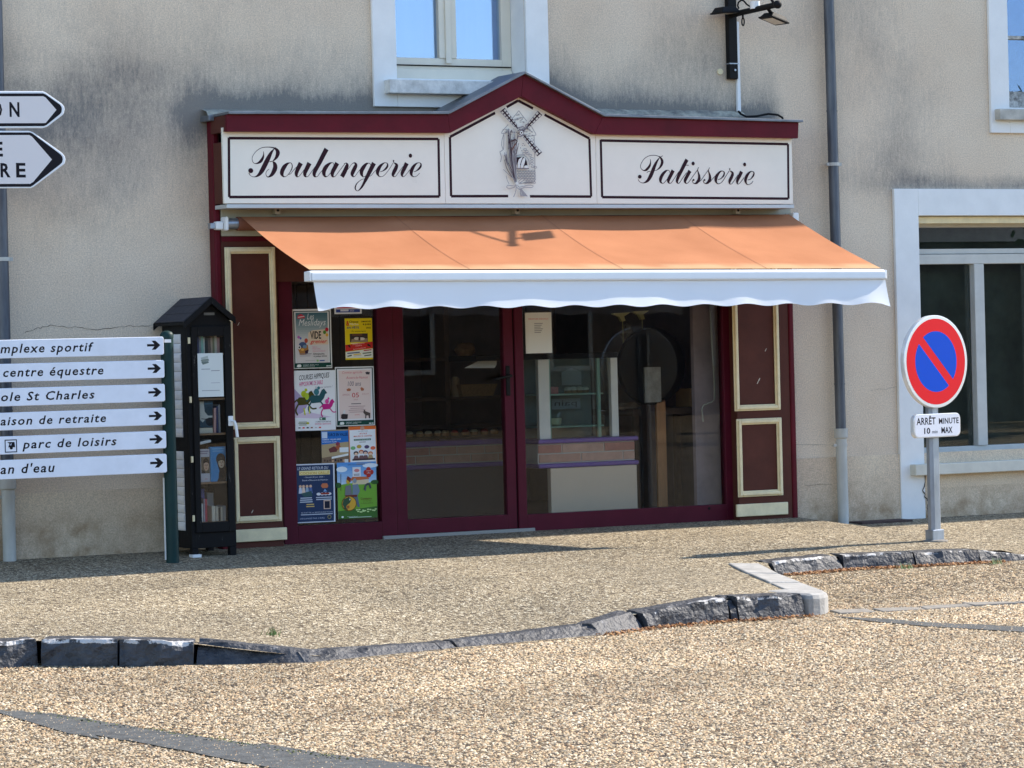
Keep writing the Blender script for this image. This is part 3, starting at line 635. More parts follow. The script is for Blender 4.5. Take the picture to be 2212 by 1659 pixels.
# --- upper right window
w_r = WR[0]-at(2138,120,-.028)[0]
surround(*WR, w_r, WR[2]-at(2160,287,-.028)[2]).build('window_surround', WHITEP, house, bevel=.004)
MB().box(at(2160,245,-.09)[0], WR[1]+.1, -.09, .20, at(2190,259,-.09)[2], at(2190,235,-.09)[2]).build('window_sill', CONC, house, bevel=.006)
OLDW = mat('weathered_white_frame', (.50,.48,.44), .85, var=.7, vscale=22, bump=.006, bscale=50, var2=(.07,.065,.06)); GL_R = glass_mat('old_window_glass', (.8,.85,.95), refl=.14, gcol=(.45,.62,1.0))  # gloss tinted blue to deepen the sky reflected in this pane
w = window(WR[0]+.002, WR[1]-.002, WR[2]+.01, WR[3]-.03, .16, GL_R, OLDW, stile=.05, mull=.0, bars=(at(2190,81,.16)[2],), lower=.06)
# --- lower right window
w_s = WL[0]-at(1938,700,-.028)[0]
m_ = surround(*WL, w_s, 0.0); m_.v = [(x, y, z) for x, y, z in m_.v]
sur = MB(); sur.box(WL[0]-w_s, WL[0], -.030, -.001, -.12, WL[3]+w_s*.92); sur.box(WL[1], WL[1]+w_s, -.030, -.001, -.12, WL[3]+w_s*.92); sur.box(WL[0], WL[1], -.030, -.001, WL[3], WL[3]+w_s*.92)
sur.build('window_surround', WHITEP, house, bevel=.004)
MB().box(WL[0]+.001, WL[1]-.001, -.018, -.002, at(2100,1050,0)[2]+.003, WL[2]-.02).build('wall_apron', PLINM, house)
MB().box(at(1978,1010,-.10)[0], WL[1]+.06, -.10, .12, at(2100,1022,-.10)[2], at(2100,998,-.10)[2]).build('window_sill', mat('cream_sill', (.66,.63,.54), .7, var=.12, vscale=6), house, bevel=.006)
GL_L = glass_mat('dark_window_glass', (.75,.8,.78), ior=1.5); yw = .15
fz = lambda v: at(2100, v, yw)[2]; f = MB(); x0, x1 = WL[0]+.002, WL[1]-.002; xg = at(1994,520,yw)[0]
mu0, mu1 = at(2106,750,yw)[0], at(2127,750,yw)[0]
f.box(x0, x0+.035, yw, yw+.07, fz(963), fz(478)); f.box(x1-.05, x1, yw, yw+.07, fz(963), fz(478)); f.box(x0, x1, yw, yw+.07, WL[2]+.01, fz(963)); f.box(x0, x1, yw+.01, yw+.07, fz(478), WL[3]-.05)
f.box(x0+.035, x1-.05, yw+.01, yw+.07, fz(548), fz(537)); f.box(x0+.035, x1-.05, yw-.012, yw+.07, fz(570), fz(549)); f.box(x0+.035, x1-.05, yw+.01, yw+.06, fz(491), fz(479))
f.box(mu0, mu1, yw-.015, yw+.07, fz(963)+.001, fz(570)-.001); f.box(x1-.6, x1-.6+(mu1-mu0), yw-.015, yw+.07, fz(963)+.001, fz(570)-.001)
w = f.build('window', mat('pale_grey_frame', (.58,.57,.53), .5, var=.1, vscale=7), house, bevel=.004)
MB().box(x0, x1, .03, yw+.02, WL[3]-.055, WL[3]-.004).build('roller_box', CREAM, w, bevel=.003)
MB().box(x0+.035, x1-.05, yw+.045, yw+.05, fz(537), fz(491)).build('pane', GL_L, w)
for a, c in ((x0+.035, mu0), (mu1, x1-.6), (x1-.6+(mu1-mu0), x1-.05)): MB().box(a, c, yw+.045, yw+.05, fz(963), fz(570)).build('pane', GL_L, w)
BACKING = mat('grey_green_backing', (.12,.13,.11), .9, var=.5, vscale=4)  # added sheet, coloured to stand for the dim room and dark reflections
MB().box(WL[0]-.05, WL[1]+.05, .36, .38, WL[2]-.05, WL[3]+.05).build('dark_backing', BACKING, w)
MB().box(WR[0]-.05, WR[1]+.05, .36, .38, WR[2]-.05, WR[3]+.05).build('dark_backing', BACKING, house)
# hairline cracks in the render: thin dark grooves lying on the wall
def crack(pts, wd=.004, y=-.002, m=None):
    q = front_print(0, 0, y); P = [at(u, v, y) for u, v in pts]; L_ = []
    for i in range(len(P)-1):
        for k in range(6):
            t = k/6; L_.append((P[i][0]*(1-t)+P[i+1][0]*t+random.gauss(0,.004), P[i][2]*(1-t)+P[i+1][2]*t+random.gauss(0,.004), wd*random.uniform(.4,1.2)))
    L_.append((P[-1][0], P[-1][2], wd*.3)); q.ribbon(L_, (70,62,56), 2); return q.build('crack', house)
crack([(52,720),(75,710),(110,703),(160,708),(210,712),(270,705),(325,703)], .003)
crack([(1993,1003),(1999,1030),(1994,1060),(2005,1085),(2003,1118)], .010, -.034)
crack([(1700,960),(1800,962)], .002); crack([(3400*.553,1.0*842),(1930,838),(1955,835)], .0015); crack([(1735,1048),(1800,1046)], .002, -.018)

# ================================================================ SHOPFRONT
shop = thing('bakery_shopfront', 'burgundy and brown wooden bakery shopfront with cream mouldings and gabled top', 'shopfront', (0, 0, 0))
YP = -.09                                                    # face of the pilasters
cL = crop(750,200,1.843)
pz0, pz1 = .035, at(470,250,YP)[2]
xs0 = at(457,700,YP)[0]; xs0 = at(447,250,0)[0]; xfl = at(457.5,300,YP)[0]
px = dict(L0=xfl, L1=at(604,800,YP)[0], R0=at(1590,800,YP)[0], R1=SF1)
hl = at(560,512,YP)[2]
strip = .045
# pilaster bodies
MB().box(px['L0']+strip, px['L1'], YP, .0, pz0-.08, pz1).build('pilaster', BROWN, shop, bevel=.004)
MB().box(px['R0'], px['R1']-strip, YP, .0, pz0-.08, pz1).build('pilaster', BROWN, shop, bevel=.004)
MB().box(px['L0'], px['L0']+strip-.001, YP-.008, -.001, pz0-.12, pz1).build('edge_board', BURG, shop, bevel=.012)
MB().box(px['R1']-strip+.001, px['R1'], YP-.008, -.001, pz0-.08, pz1).build('edge_board', BURG, shop, bevel=.012)
def moulding(u0, v0, u1, v1, wpx=13, name='moulding'):
    x0, x1, z0, z1 = rect(u0, v0, u1, v1, YP-.02); w = wpx/300.0
    for (a, b, c, d) in ((x0, x0+w, z0, z1), (x1-w, x1, z0, z1)):
        m = MB().box(a, b, YP-.012, YP-.0005, c, d); i = .011; m.box(a+i, b-i, YP-.026, YP-.012, c+i, d-i); m.build(name, CREAM, shop, bevel=.004)
    for (c, d) in ((z0, z0+w), (z1-w, z1)):
        m = MB().box(x0+w, x1-w, YP-.012, YP-.0005, c, d); i = .011; m.box(x0+w-i, x1-w+i, YP-.0262, YP-.012, c+i, d-i); m.build(name, CREAM, shop, bevel=.004)
def c8r(x0, y0, x1, y1): a = c8(x0, y0); b = c8(x1, y1); return a[0], a[1], b[0], b[1]
moulding(491.5, 533.5, 600.5, 926.5); moulding(504.5, 943.5, 608.5, 1128.5)
def c5r(x0, y0, x1, y1): a = c5(x0, y0); b = c5(x1, y1); return a[0], a[1], b[0], b[1]
moulding(1584.5, 520, 1684, 887); a = c5r(118,738,366,1160); moulding(1594.5, a[1], 1692, a[3])
for (u0, v0, u1, v1) in ((504, 1142, 620.5, 1169), c5r(109,1197,386,1264)):
    x0, x1, z0, z1 = rect(u0, v0, u1, v1, YP-.02); MB().box(x0, x1, YP-.022, YP-.001, z0, z1).build('plinth_block', CREAM, shop, bevel=.005)
ch = front_print(0, 0, YP)
for (u, v, w_) in ((1654,756,.004),(1640,820,.006),(1637,826,.005),(1682,1066,.005),(545,1105,.004),(515,700,.003)):
    p_ = at(u, v, YP); ch.ribbon([(p_[0]-.006, p_[2]-.010, w_), (p_[0], p_[2], w_*1.3), (p_[0]+.007, p_[2]+.012, w_*.5)], (206,196,180), 3)
o = ch.build('paint_chips', shop); o['kind'] = 'stuff'
# lintel zone above the glazing: beige board, burgundy rail, brown backing
lz = at(1100,448,YP)[2]; lz1 = at(530,510,YP)[2]
BEIGEB = mat('beige_board', (.40,.37,.28), .6, var=.12, vscale=5)
MB().box(px['L0']+strip+.002, px['R1']-.005, YP-.012, .0, lz1, lz+.05).build('lintel_board', BEIGEB, shop, bevel=.004)
MB().box(px['L1']-.002, px['R0']+.002, -.05, .0, lz1-.30, lz1-.002).build('lintel_beam', BROWN, shop)
MB().box(px['L0']+strip+.002, px['R0']-.1, YP-.006, YP, lz1-.035, lz1-.004).build('rail', BURG, shop, bevel=.003)
MB().box(px['L0']+strip, px['R1']-strip, YP, 0, lz+.051, pz1-.01).build('backing_board', BROWN, shop)
# fascia with gable, projecting
YF = -.36
fl = [at(885.6*.553,513.6*.553,YF), at(1759*.553,519*.553,YF), at(2037*.553,376*.553,YF), at(2324*.553,524*.553,YF), at(3118*.553,540*.553,YF)]
fu = [at(886*.553,447*.553,YF), at(1748*.553,447*.553,YF), at(2044*.553,290*.553,YF), at(2354*.553,456.6*.553,YF), at(3120*.553,479*.553,YF)]
fl = [(p[0], p[2]) for p in fl]; fu = [(p[0], p[2]) for p in fu]
for i in range(4):
    e = .0008
    MB().prism([(fl[i][0]+e, fl[i][1]), (fl[i+1][0]-e, fl[i+1][1]), (fu[i+1][0]-e, fu[i+1][1]), (fu[i][0]+e, fu[i][1])], YF, YF+.035).build('fascia_board', BURG, shop, bevel=.0015)
bk = MB()
bk.prism([(fl[0][0]+.003, fl[0][1]+.002)]+[(x, z+.002) for x, z in fl[1:4]]+[(fl[4][0]-.003, fl[4][1]+.002), (fu[4][0]-.003, fu[4][1]-.002)]+[(x, z-.002) for x, z in fu[3:0:-1]]+[(fu[0][0]+.003, fu[0][1]-.002)], YF+.036, YP-.001)
bk.build('fascia_box', BROWN, shop)
# zinc capping
for i in range(4):
    (x0, z0), (x1, z1) = fu[i], fu[i+1]
    if i == 3: x1 += .02
    MB().prism([(x0+.0005, z0+.001), (x1-.0005, z1+.001), (x1-.0005, z1+.018), (x0+.0005, z0+.018)], YF-.03, -.0015).build('zinc_cap', ZINC, shop, bevel=.002)
capL = float(at(433,243,-.01)[0])
MB().box(capL, fu[0][0]+.004, -.145, -.0015, fu[0][1]-.024, fu[0][1]+.012).build('zinc_end_cap', ZINC, shop, bevel=.004)
# mortar fillet between cap and wall
def fillet(xa, xb, z0, h, seed):
    m = MB(); n = int((xb-xa)/.03); 
    for k in range(n+1):
        x = xa+(xb-xa)*k/n; j = mn.noise(Vector((x*6, seed, 0)))*.006+mn.noise(Vector((x*29, seed, 3)))*.006
        m.v += [(x, -.11+j, z0-.004), (x, -.085+j, z0+.030+j*.5), (x, -.04, z0+h*.8+j), (x, -.004, z0+h+j)]
    for k in range(n):
        for j in range(3): a = k*4+j; m.f.append((a, a+4, a+5, a+1))
    return m.build('mortar_fillet', MORTAR, shop, smooth=False)
fillet(capL+.01, fu[1][0]-.02, fu[0][1]+.012, .050, 1); fillet(fu[3][0]+.02, fu[4][0]-.25, (fu[3][1]+fu[4][1])/2+.010, .085, 5)
# ---- sign panels
sign = thing('shop_sign', 'cream three panel sign with burgundy script and a windmill drawing above the awning', 'sign', (0, 0, 0))
YS = -.30
SX = [at(482,365,YS)[0], at(961,362,YS)[0], at(1288,365,YS)[0], at(1712,372,YS)[0]]; sb0 = at(700,439.5,YS)[2]; sb1 = at(1500,440.5,YS)[2]
e = .0012; lo = (sb0+sb1)/2
def zfl(x):                                                   # underside of fascia along x, tucked 2 mm behind
    return np.interp(x, [p[0] for p in fl], [p[1] for p in fl])+.03
def panel(xa, xb, pk=None):
    pts = [(xa+e, lo), (xb-e, lo), (xb-e, float(zfl(xb)))]
    if pk: pts += [(fl[2][0], fl[2][1]+.03)]
    pts += [(xa+e, float(zfl(xa)))]
    return MB().prism(pts, YS, YS+.022).build('sign_panel', SIGNW, sign, bevel=.0015)
P1 = panel(SX[0], SX[1]); P2 = panel(SX[1], SX[2], True); P3 = panel(SX[2], SX[3])
MB().box(SX[0]+.02, SX[3]-.01, YS+.023, YP-.0125, lo+.004, lo+.40).build('sign_carrier', BROWN, sign)
MB().box(SX[0]+.02, SX[3]+.01, YS+.004, YP-.013, lo-.030, lo-.004).build('aluminium_strip', mat('aluminium_strip', (.52,.55,.56), .4, metal=.3, var=.1, stretch=(.3,1,1)), sign, bevel=.002)
INK = (46,20,30)
def wxz(u, v): p = at(u, v, YS); return p[0], p[2]
def sgn_print(cr, strokes, discs, sc, parent):
    q = front_print(0, 0, YS); k_ = 1/(sc)*.553/ 300.0 / math.cos(TH)
    mm = .553/sc/FPX*21.5
    for st in strokes:
        pts = []
        for (x, y, w) in st: X, Z = wxz(*cr(x, y)); pts.append((X, Z, max(w*1.30, 9)*mm*1.15))
        q.ribbon(pts, INK, 5)
    for (x, y, rx, ry) in discs: X, Z = wxz(*cr(x, y)); q.disc(X, Z, rx*mm*1.12, ry*mm, INK, 18)
    return q
cA1 = crop(950,560,5.395); cB1 = crop(1300,560,5.821); cC1 = crop(2470,590,4.337)
bA = [[(690,85,8),(645,125,14),(590,195,38),(540,290,58),(490,390,66),(440,490,66),(385,590,60),(320,670,36),(250,705,12),(190,700,7),(140,665,8),(120,625,14)],
 [(425,170,6),(430,230,14),(415,300,32),(370,375,40),(310,415,22),(250,425,10),(205,395,8),(188,330,7),(205,260,7),(260,180,7),(350,110,8),(450,82,9),(560,80,12),(640,95,18),(700,130,40),(730,190,58),(715,260,50),(680,320,32),(625,372,12)],
 [(552,388,10),(590,382,10),(625,375,8)],
 [(625,385,14),(660,430,50),(675,500,64),(650,580,62),(600,660,45),(540,705,18),(500,700,10),(480,660,7),(480,620,6),(505,575,6),(545,542,5)],
 [(985,408,8),(930,430,30),(870,490,56),(825,570,58),(815,640,52),(845,695,22),(890,700,6),(940,665,6),(990,600,10),(1025,530,14),(1032,460,12),(1005,415,10),(985,408,8)],
 [(945,650,14),(965,650,8),(1000,640,5),(1060,565,5),(1150,470,5)],
 [(1213,415,66),(1160,520,58),(1120,620,52),(1125,685,34),(1150,705,10),(1190,680,6),(1250,600,5),(1310,520,5)],
 [(1395,415,66),(1345,520,60),(1300,620,54),(1305,685,36),(1335,705,10),(1370,690,6),(1430,610,5),(1545,450,5)],
 [(1755,118,68),(1690,240,64),(1620,380,62),(1560,490,58),(1500,610,54),(1500,680,40),(1530,705,12),(1570,690,6),(1620,620,5),(1680,555,5)],
 [(1870,405,8),(1820,425,28),(1750,490,54),(1705,570,58),(1700,640,50),(1725,695,26),(1765,698,8),(1800,670,6),(1850,610,5)],[(1870,405,8),(1900,420,7),(1915,470,7)],
 [(1980,415,64),(1930,510,60),(1880,610,56),(1880,680,38),(1905,705,12),(1950,680,6),(2040,560,5),(2145,425,5)]]
bB = [[(250,470,6),(300,448,14),(325,490,50),(305,560,62),(260,660,66),(205,758,66)],
 [(305,640,6),(380,540,6),(440,465,7),(495,445,20),(525,490,48),(500,560,60),(455,650,60),(440,710,50),(465,755,20),(505,745,7),(560,670,6),(620,595,6)],
 [(815,448,8),(760,470,34),(700,540,58),(655,620,62),(655,700,48),(690,760,14),(730,750,7),(790,700,6)],[(815,448,8),(845,460,8),(860,500,8)],
 [(935,448,70),(880,560,66),(820,680,62),(760,800,54),(710,900,40),(660,990,30),(610,1050,18),(565,1082,8),(525,1060,14),(508,1010,20),(535,930,16),(590,870,10),(660,820,6),(745,800,5)],
 [(830,752,5),(870,730,5),(930,660,5),(990,600,5)],
 [(1075,645,6),(1130,630,12),(1200,580,28),(1240,520,30),(1240,465,18),(1200,440,8),(1150,455,20),(1085,510,42),(1035,590,58),(1015,670,52),(1040,735,22),(1090,758,8),(1150,740,6),(1220,670,5),(1300,560,5),(1365,450,5)],
 [(1382,380,22),(1378,430,14)],[(1378,440,6),(1420,460,26),(1450,500,48),(1430,570,58),(1390,650,58),(1365,720,42),(1395,758,12),(1435,740,7),(1500,650,5),(1600,520,5)],
 [(1680,450,68),(1630,560,60),(1585,650,56),(1570,720,38),(1595,758,12),(1630,745,7),(1690,680,5),(1750,600,5)],
 [(1840,645,6),(1890,630,12),(1955,580,28),(1998,520,30),(2000,465,18),(1960,440,8),(1900,460,22),(1840,520,44),(1795,600,56),(1780,680,50),(1805,740,22),(1850,760,8),(1910,740,7),(1975,675,6)]]
bC = [[(515,80,6),(465,110,8),(420,170,24),(375,260,40),(340,350,46),(305,430,46),(260,500,34),(200,538,12),(150,535,6),(115,510,6),(98,480,8)],
 [(306,140,6),(308,195,14),(290,255,28),(240,315,28),(195,330,12),(155,305,6),(138,260,5),(155,200,5),(210,125,5),(290,80,6),(380,72,7),(440,88,8),(475,110,20),(505,170,36),(495,230,32),(460,285,20),(410,325,7),(375,330,5)],
 [(245,368,5),(265,350,6),(305,343,4)],
 [(600,322,6),(560,345,26),(510,400,38),(478,470,40),(480,520,28),(510,548,8),(540,535,5),(600,465,5)],[(600,322,6),(625,335,6),(632,365,6)],
 [(690,328,46),(655,400,44),(615,480,42),(612,525,28),(635,548,8),(665,530,5),(720,450,5),(790,345,5)],
 [(925,145,46),(880,230,46),(830,330,44),(780,430,42),(755,510,32),(775,548,10),(805,530,5),(850,460,4),(920,365,4)],[(900,240,5),(955,240,5)],
 [(975,335,46),(935,410,42),(895,490,40),(895,530,24),(920,548,8),(955,525,5),(1010,450,4),(1110,310,4)],
 [(1122,275,6),(1105,320,8),(1118,370,18),(1130,420,30),(1128,480,38),(1090,535,30),(1050,550,10),(1020,525,6),(1018,495,10)],[(1130,525,5),(1180,470,4),(1290,315,4)],
 [(1307,280,6),(1288,325,8),(1300,375,18),(1313,425,30),(1310,485,38),(1275,535,30),(1235,550,10),(1205,525,6),(1203,500,10)],[(1315,530,5),(1350,480,4),(1400,425,4)],
 [(1450,485,5),(1500,465,10),(1545,415,20),(1555,365,16),(1525,338,7),(1480,355,20),(1430,420,38),(1412,490,38),(1430,540,16),(1465,556,6),(1520,520,5),(1580,430,4),(1640,335,4)],
 [(1650,292,14),(1648,325,9)],[(1650,335,5),(1680,352,20),(1698,385,34),(1680,440,40),(1650,500,38),(1645,545,20),(1665,560,7),(1700,535,4),(1790,400,4)],
 [(1848,348,44),(1815,420,42),(1780,490,38),(1775,540,22),(1795,560,7),(1830,530,4),(1890,450,4)],
 [(1955,490,5),(2000,475,10),(2045,420,20),(2058,370,15),(2030,345,7),(1985,360,20),(1935,425,38),(1915,495,36),(1930,550,16),(1965,568,6),(2010,550,5),(2043,510,4)]]
q = sgn_print(cA1, bA, [(157,575,48,50)], 5.395, P1); q.build('lettering', P1)
q = sgn_print(cB1, bB, [(1763,280,38,46)], 5.821, P1); q.build('lettering', P1)
q = sgn_print(cC1, bC, [(124,435,33,33),(1035,490,16,18),(1220,492,16,18),(1028,212,28,33),(1900,228,27,33)], 4.337, P3); q.build('lettering', P3)
def border(pts, parent, w=.018):
    q = front_print(0, 0, YS)
    for i in range(len(pts)-1):
        a, b = wxz(pts[i][0]*.553, pts[i][1]*.553), wxz(pts[i+1][0]*.553, pts[i+1][1]*.553); q.line(*a, *b, w, INK)
    q.build('border_line', parent)
t_ = lambda x, y: (750+x/1.843, 200+y/1.843)
border([t_(265,626), t_(1774,632), t_(1781,1046), t_(268,1050), t_(265,622)], P1)
border([(1934,441),(1757.5,535),(1762,766.5),(1985,766)], P2); border([(1979,418.5),(2024,393),(2082,423.5)], P2); border([(2127,448),(2302,541),(2309,768),(2070,767)], P2)
border([(2347,549),(3078,563),(3080,776),(2352,770),(2346.5,546)], P3)
# windmill drawing
cw = crop(1900,360,3.95); q = front_print(0, 0, YS); G1 = (160,157,157); G2 = (134,127,130)
def wl(pts, w=3.4, c=G1): q.ribbon([(*wxz(*cw(x, y)), w*.00152*.95) for x, y in pts], c, 2)
def wpoly(pts, c): q.poly([wxz(*cw(x, y)) for x, y in pts], c)
wl([(500,285),(440,360),(385,420)]); wl([(500,285),(560,370),(622,445)]); wl([(335,500),(270,575),(228,632),(300,642)]); wl([(690,520),(735,600),(765,660),(690,675),(600,690)])
wl([(735,680),(738,800),(745,1000),(748,1200),(745,1375),(640,1395),(510,1408)]); wl([(265,650),(240,740),(235,820),(255,880)]); wl([(270,660),(268,780),(262,880),(205,920)]); wl([(205,920),(230,1000),(215,1080)])
for _ in range(26):
    x = random.uniform(420,580); y = random.uniform(335,470); 
    if abs(x-500) < (y-285)*.6: wl([(x-14,y),(x,y+5),(x+14,y-2)], 3)
for _ in range(22):
    x = random.uniform(560,740); y = random.uniform(560,670)
    if x-560 < (y-500)*1.4: wl([(x-16,y),(x+12,y+3)], 3)
for _ in range(12): x = random.uniform(250,340); y = random.uniform(560,640); wl([(x-12,y),(x+10,y+3)], 2.6)
for row, y in enumerate(range(1205,1390,26)):
    for k in range(7):
        x0 = 470+k*44+(row%2)*20
        if x0 > 715 or (row > 4 and x0 < 560): continue
        x1 = min(x0+38, 742); wl([(x0,y),(x1,y),(x1,y+20),(x0,y+20),(x0,y)], 2.6)
for (x, y) in ((560,875),(585,905),(545,935),(600,940),(640,965),(665,1010),(665,1050),(665,1090),(680,1140),(715,1150)): wl([(x,y),(x+44,y),(x+40,y+24),(x+4,y+24),(x,y)], 2.8)
for (x, y) in ((550,795),(575,820),(545,825),(510,860),(685,715),(705,740),(690,760),(530,905)): wl([(x-5,y),(x+6,y+3)], 5, G2)
wl([(415,1010),(440,985),(500,968),(560,975),(610,1010),(640,1060),(650,1130)], 3.4); 
wpoly([(420,1025),(450,1010),(510,1000),(560,1003),(590,1030),(608,1075),(617,1140),(560,1150),(470,1110),(390,1110),(440,1060)], (38,18,26))
wpoly([(470,1165),(465,1100),(485,1040),(520,1008),(545,1005),(520,1060),(505,1120),(500,1180)], (222,221,214)); wpoly([(510,1175),(520,1100),(545,1030),(570,1008),(585,1040),(572,1100),(545,1170)], (222,221,214))
wpoly([(395,1165),(385,1140),(400,1118),(440,1115),(460,1140),(455,1168)], (222,221,214)); wpoly([(560,1165),(575,1135),(610,1130),(635,1160),(625,1180)], (222,221,214))
wl([(380,1175),(450,1178),(560,1180),(640,1180)], 5, G2); wl([(385,1180),(375,1260),(400,1330)], 5, G2)
for k in range(44):
    t = random.random(); x1 = random.uniform(250,420)+(random.random() > .7)*90; y1 = random.uniform(560,900) if x1 > 300 else random.uniform(900,1100)
    xm = x1*.45+430*.55+random.uniform(-45,10); ym = y1*.5+1390*.5; wl([(x1,y1),((x1+xm)/2-8,(y1+ym)/2),(xm,ym),(430+random.uniform(-14,14),1395)], random.choice((2.2,2.8,3.6)), random.choice((G1,G2,G1,(70,55,65))))
for k in range(34): x = random.uniform(300,540); y = 560+random.random()*340*(1 if x < 430 else .3); wl([(x,y),(x+random.uniform(-10,10),y+random.uniform(10,30))], random.choice((3,5,6)), random.choice((G2,(74,60,68),(110,90,84))))
for k in range(16): x = 470+k*2; wl([(480+random.uniform(-10,40),1490),(500+k*7,1610)], 2.6)
wl([(440,1410),(400,1450),(300,1440),(285,1475),(330,1490),(400,1470),(440,1425)], 3.4); wl([(450,1410),(500,1350),(550,1330),(540,1370),(470,1410)], 3.4); wl([(450,1430),(480,1470),(600,1440),(690,1445),(670,1475),(560,1470),(480,1505),(440,1470)], 3.4); wl([(430,1440),(425,1520),(400,1600),(385,1615)], 4); wl([(230,1195),(300,1260),(400,1350)], 3); wl([(275,1290),(290,1360),(320,1420)], 3)
X_, Z_ = wxz(*cw(443,1412)); q.disc(X_, Z_, .011, .011, (222,221,214), 14)
def sail(tip, root, wl_, off, n, side=(1,1)):
    tx, ty = tip; rx, ry = root; dx, dy = tx-rx, ty-ry; L_ = math.hypot(dx, dy); ux, uy = dx/L_, dy/L_; nx, ny = -uy, ux
    wl([root, tip], 7.5, (50,30,38))
    a = off
    for s_ in (-1, 1):
        wl([(rx+ux*a+nx*wl_*s_*.55, ry+uy*a+ny*wl_*s_*.55), (tx+nx*wl_*s_, ty+ny*wl_*s_)], 3, G1)
    for k in range(n):
        t = off+(L_-off)*k/(n-1)*.97; ww = wl_*(.55+.45*(t-off)/(L_-off)); wl([(rx+ux*t+nx*ww, ry+uy*t+ny*ww), (rx+ux*t-nx*ww*.9, ry+uy*t-ny*ww*.9)], 5.5, (62,44,52))
sail((215,275),(460,570),44,60,7); sail((795,325),(535,610),46,80,6); sail((790,965),(540,665),46,30,7)
wl([(350,770),(400,740),(440,760),(400,830)], 6, (74,50,52)); wl([(360,900),(385,850),(420,800)], 5, (120,80,66)); wl([(440,560),(520,540),(560,560),(450,600)], 5, G2); wl([(455,680),(490,690),(540,660)], 6, G2); wl([(565,520),(600,500),(590,540),(540,610)], 5, G2)
X_, Z_ = wxz(*cw(507,632)); q.disc(X_, Z_, .017, .018, (120,110,112), 16); q.disc(X_, Z_, .012, .013, (222,221,214), 16); q.disc(X_, Z_, .006, .006, (50,34,40), 10)
q.build('windmill_drawing', P2)

# ================================================================ SHOP WINDOWS (frames in the wall plane)
YW = .02
def X(u, v, Y=YW): return float(at(u, v, Y)[0])
def Z(u, v, Y=YW): return float(at(u, v, Y)[2])
glz = thing('shop_glazing', 'dark burgundy framed glass door and shop windows under the orange awning', 'shop window', (0, YW, 0))
GLS = glass_mat('shop_glass', (.97,.98,.98), ior=1.33)
ztop = Z(1000,525)
vx = [X(604,900), X(635,950), X(817,950), X(846,950), X(855,950), X(874,950), X(1090,950), X(1110,950), X(1112,950), X(1131,950), X(1562,950), X(1592,950)]
zb = Z(1000,1149)
lg, dg, rg = Z(730,1131), Z(985,1117), Z(1345,1100)
FR = BURG2; BURGF = mat('burgundy_frame', (.085,.008,.020), .45, spec=.15, var=.18, vscale=4)
def part(name, x0, x1, y0, y1, z0, z1, m, par, bev=.003): return MB().box(x0, x1, y0, y1, z0, z1).build(name, m, par, bevel=bev)
lf = part('fixed_frame', vx[0], vx[1], YW-.03, YW+.04, zb-.02, ztop, BURGF, glz)
part('mullion', vx[2], vx[3]+.012, YW-.03, YW+.04, zb-.02, ztop, BURGF, glz)
part('bottom_rail', vx[1], vx[2], YW-.03, YW+.04, zb-.02, lg, BURGF, glz); part('top_rail', vx[1], vx[2], YW-.03, YW+.04, ztop-.07, ztop, BURGF, glz)
part('pane', vx[1], vx[2], YW+.0, YW+.006, lg, ztop-.07, GLS, glz, 0)
door = part('door', vx[3]+.016, vx[5], YW-.022, YW+.04, zb+.005, ztop, BURGF, glz); 
part('door_stile', vx[6], vx[7], YW-.022, YW+.04, zb+.005, ztop, BURGF, door); part('door_rail', vx[5], vx[6], YW-.022, YW+.04, zb+.005, dg, BURGF, door); part('door_rail', vx[5], vx[6], YW-.022, YW+.04, ztop-.09, ztop, BURGF, door)
part('pane', vx[5], vx[6], YW+.0, YW+.006, dg, ztop-.09, GLS, door, 0)
part('seal', vx[3]+.012, vx[3]+.016, YW-.01, YW+.02, zb, ztop, BLACKM, door, 0); part('seal', vx[7], vx[8]+.003, YW-.01, YW+.02, zb, ztop, BLACKM, door, 0)
part('threshold', vx[3]-.1, vx[9]+.05, YW-.045, YW+.04, zb-.03, zb+.004, mat('threshold_metal', (.30,.29,.27), .6, metal=.2), glz)
# handle
hx, hz = X(1093,812), Z(1093,812)
h = MB(); h.box(hx-.016, hx+.016, YW-.034, YW-.022, Z(1093,855), Z(1092,790)); hd = h.build('handle_plate', BLACKM, door, bevel=.006)
hb = MB().tube([(hx, YW-.03, hz), (hx, YW-.075, hz), (hx-.02, YW-.08, hz), (hx-.125, YW-.08, hz-.02)], .010, 8); hb.build('lever', BLACKM, hd, smooth=True)
part('mullion', vx[8]+.004, vx[9], YW-.03, YW+.04, zb-.02, ztop, BURGF, glz); part('fixed_frame', vx[10], vx[11], YW-.03, YW+.04, zb-.02, ztop, BURGF, glz)
part('bottom_rail', vx[9], vx[10], YW-.03, YW+.04, zb-.02, rg, BURGF, glz); part('top_rail', vx[9], vx[10], YW-.03, YW+.04, ztop-.07, ztop, BURGF, glz)
part('pane', vx[9], vx[10], YW+.0, YW+.006, rg, ztop-.07, GLS, glz, 0)
MB().tube([(X(1527,1103), YW-.034, Z(1527,1098)), (X(1527,1103), YW-.028, Z(1527,1098))], .010, 12).build('rubber_stop', BLACKM, glz)
print('glazing', [round(v, 3) for v in vx], zb, ztop, lg, dg, rg)

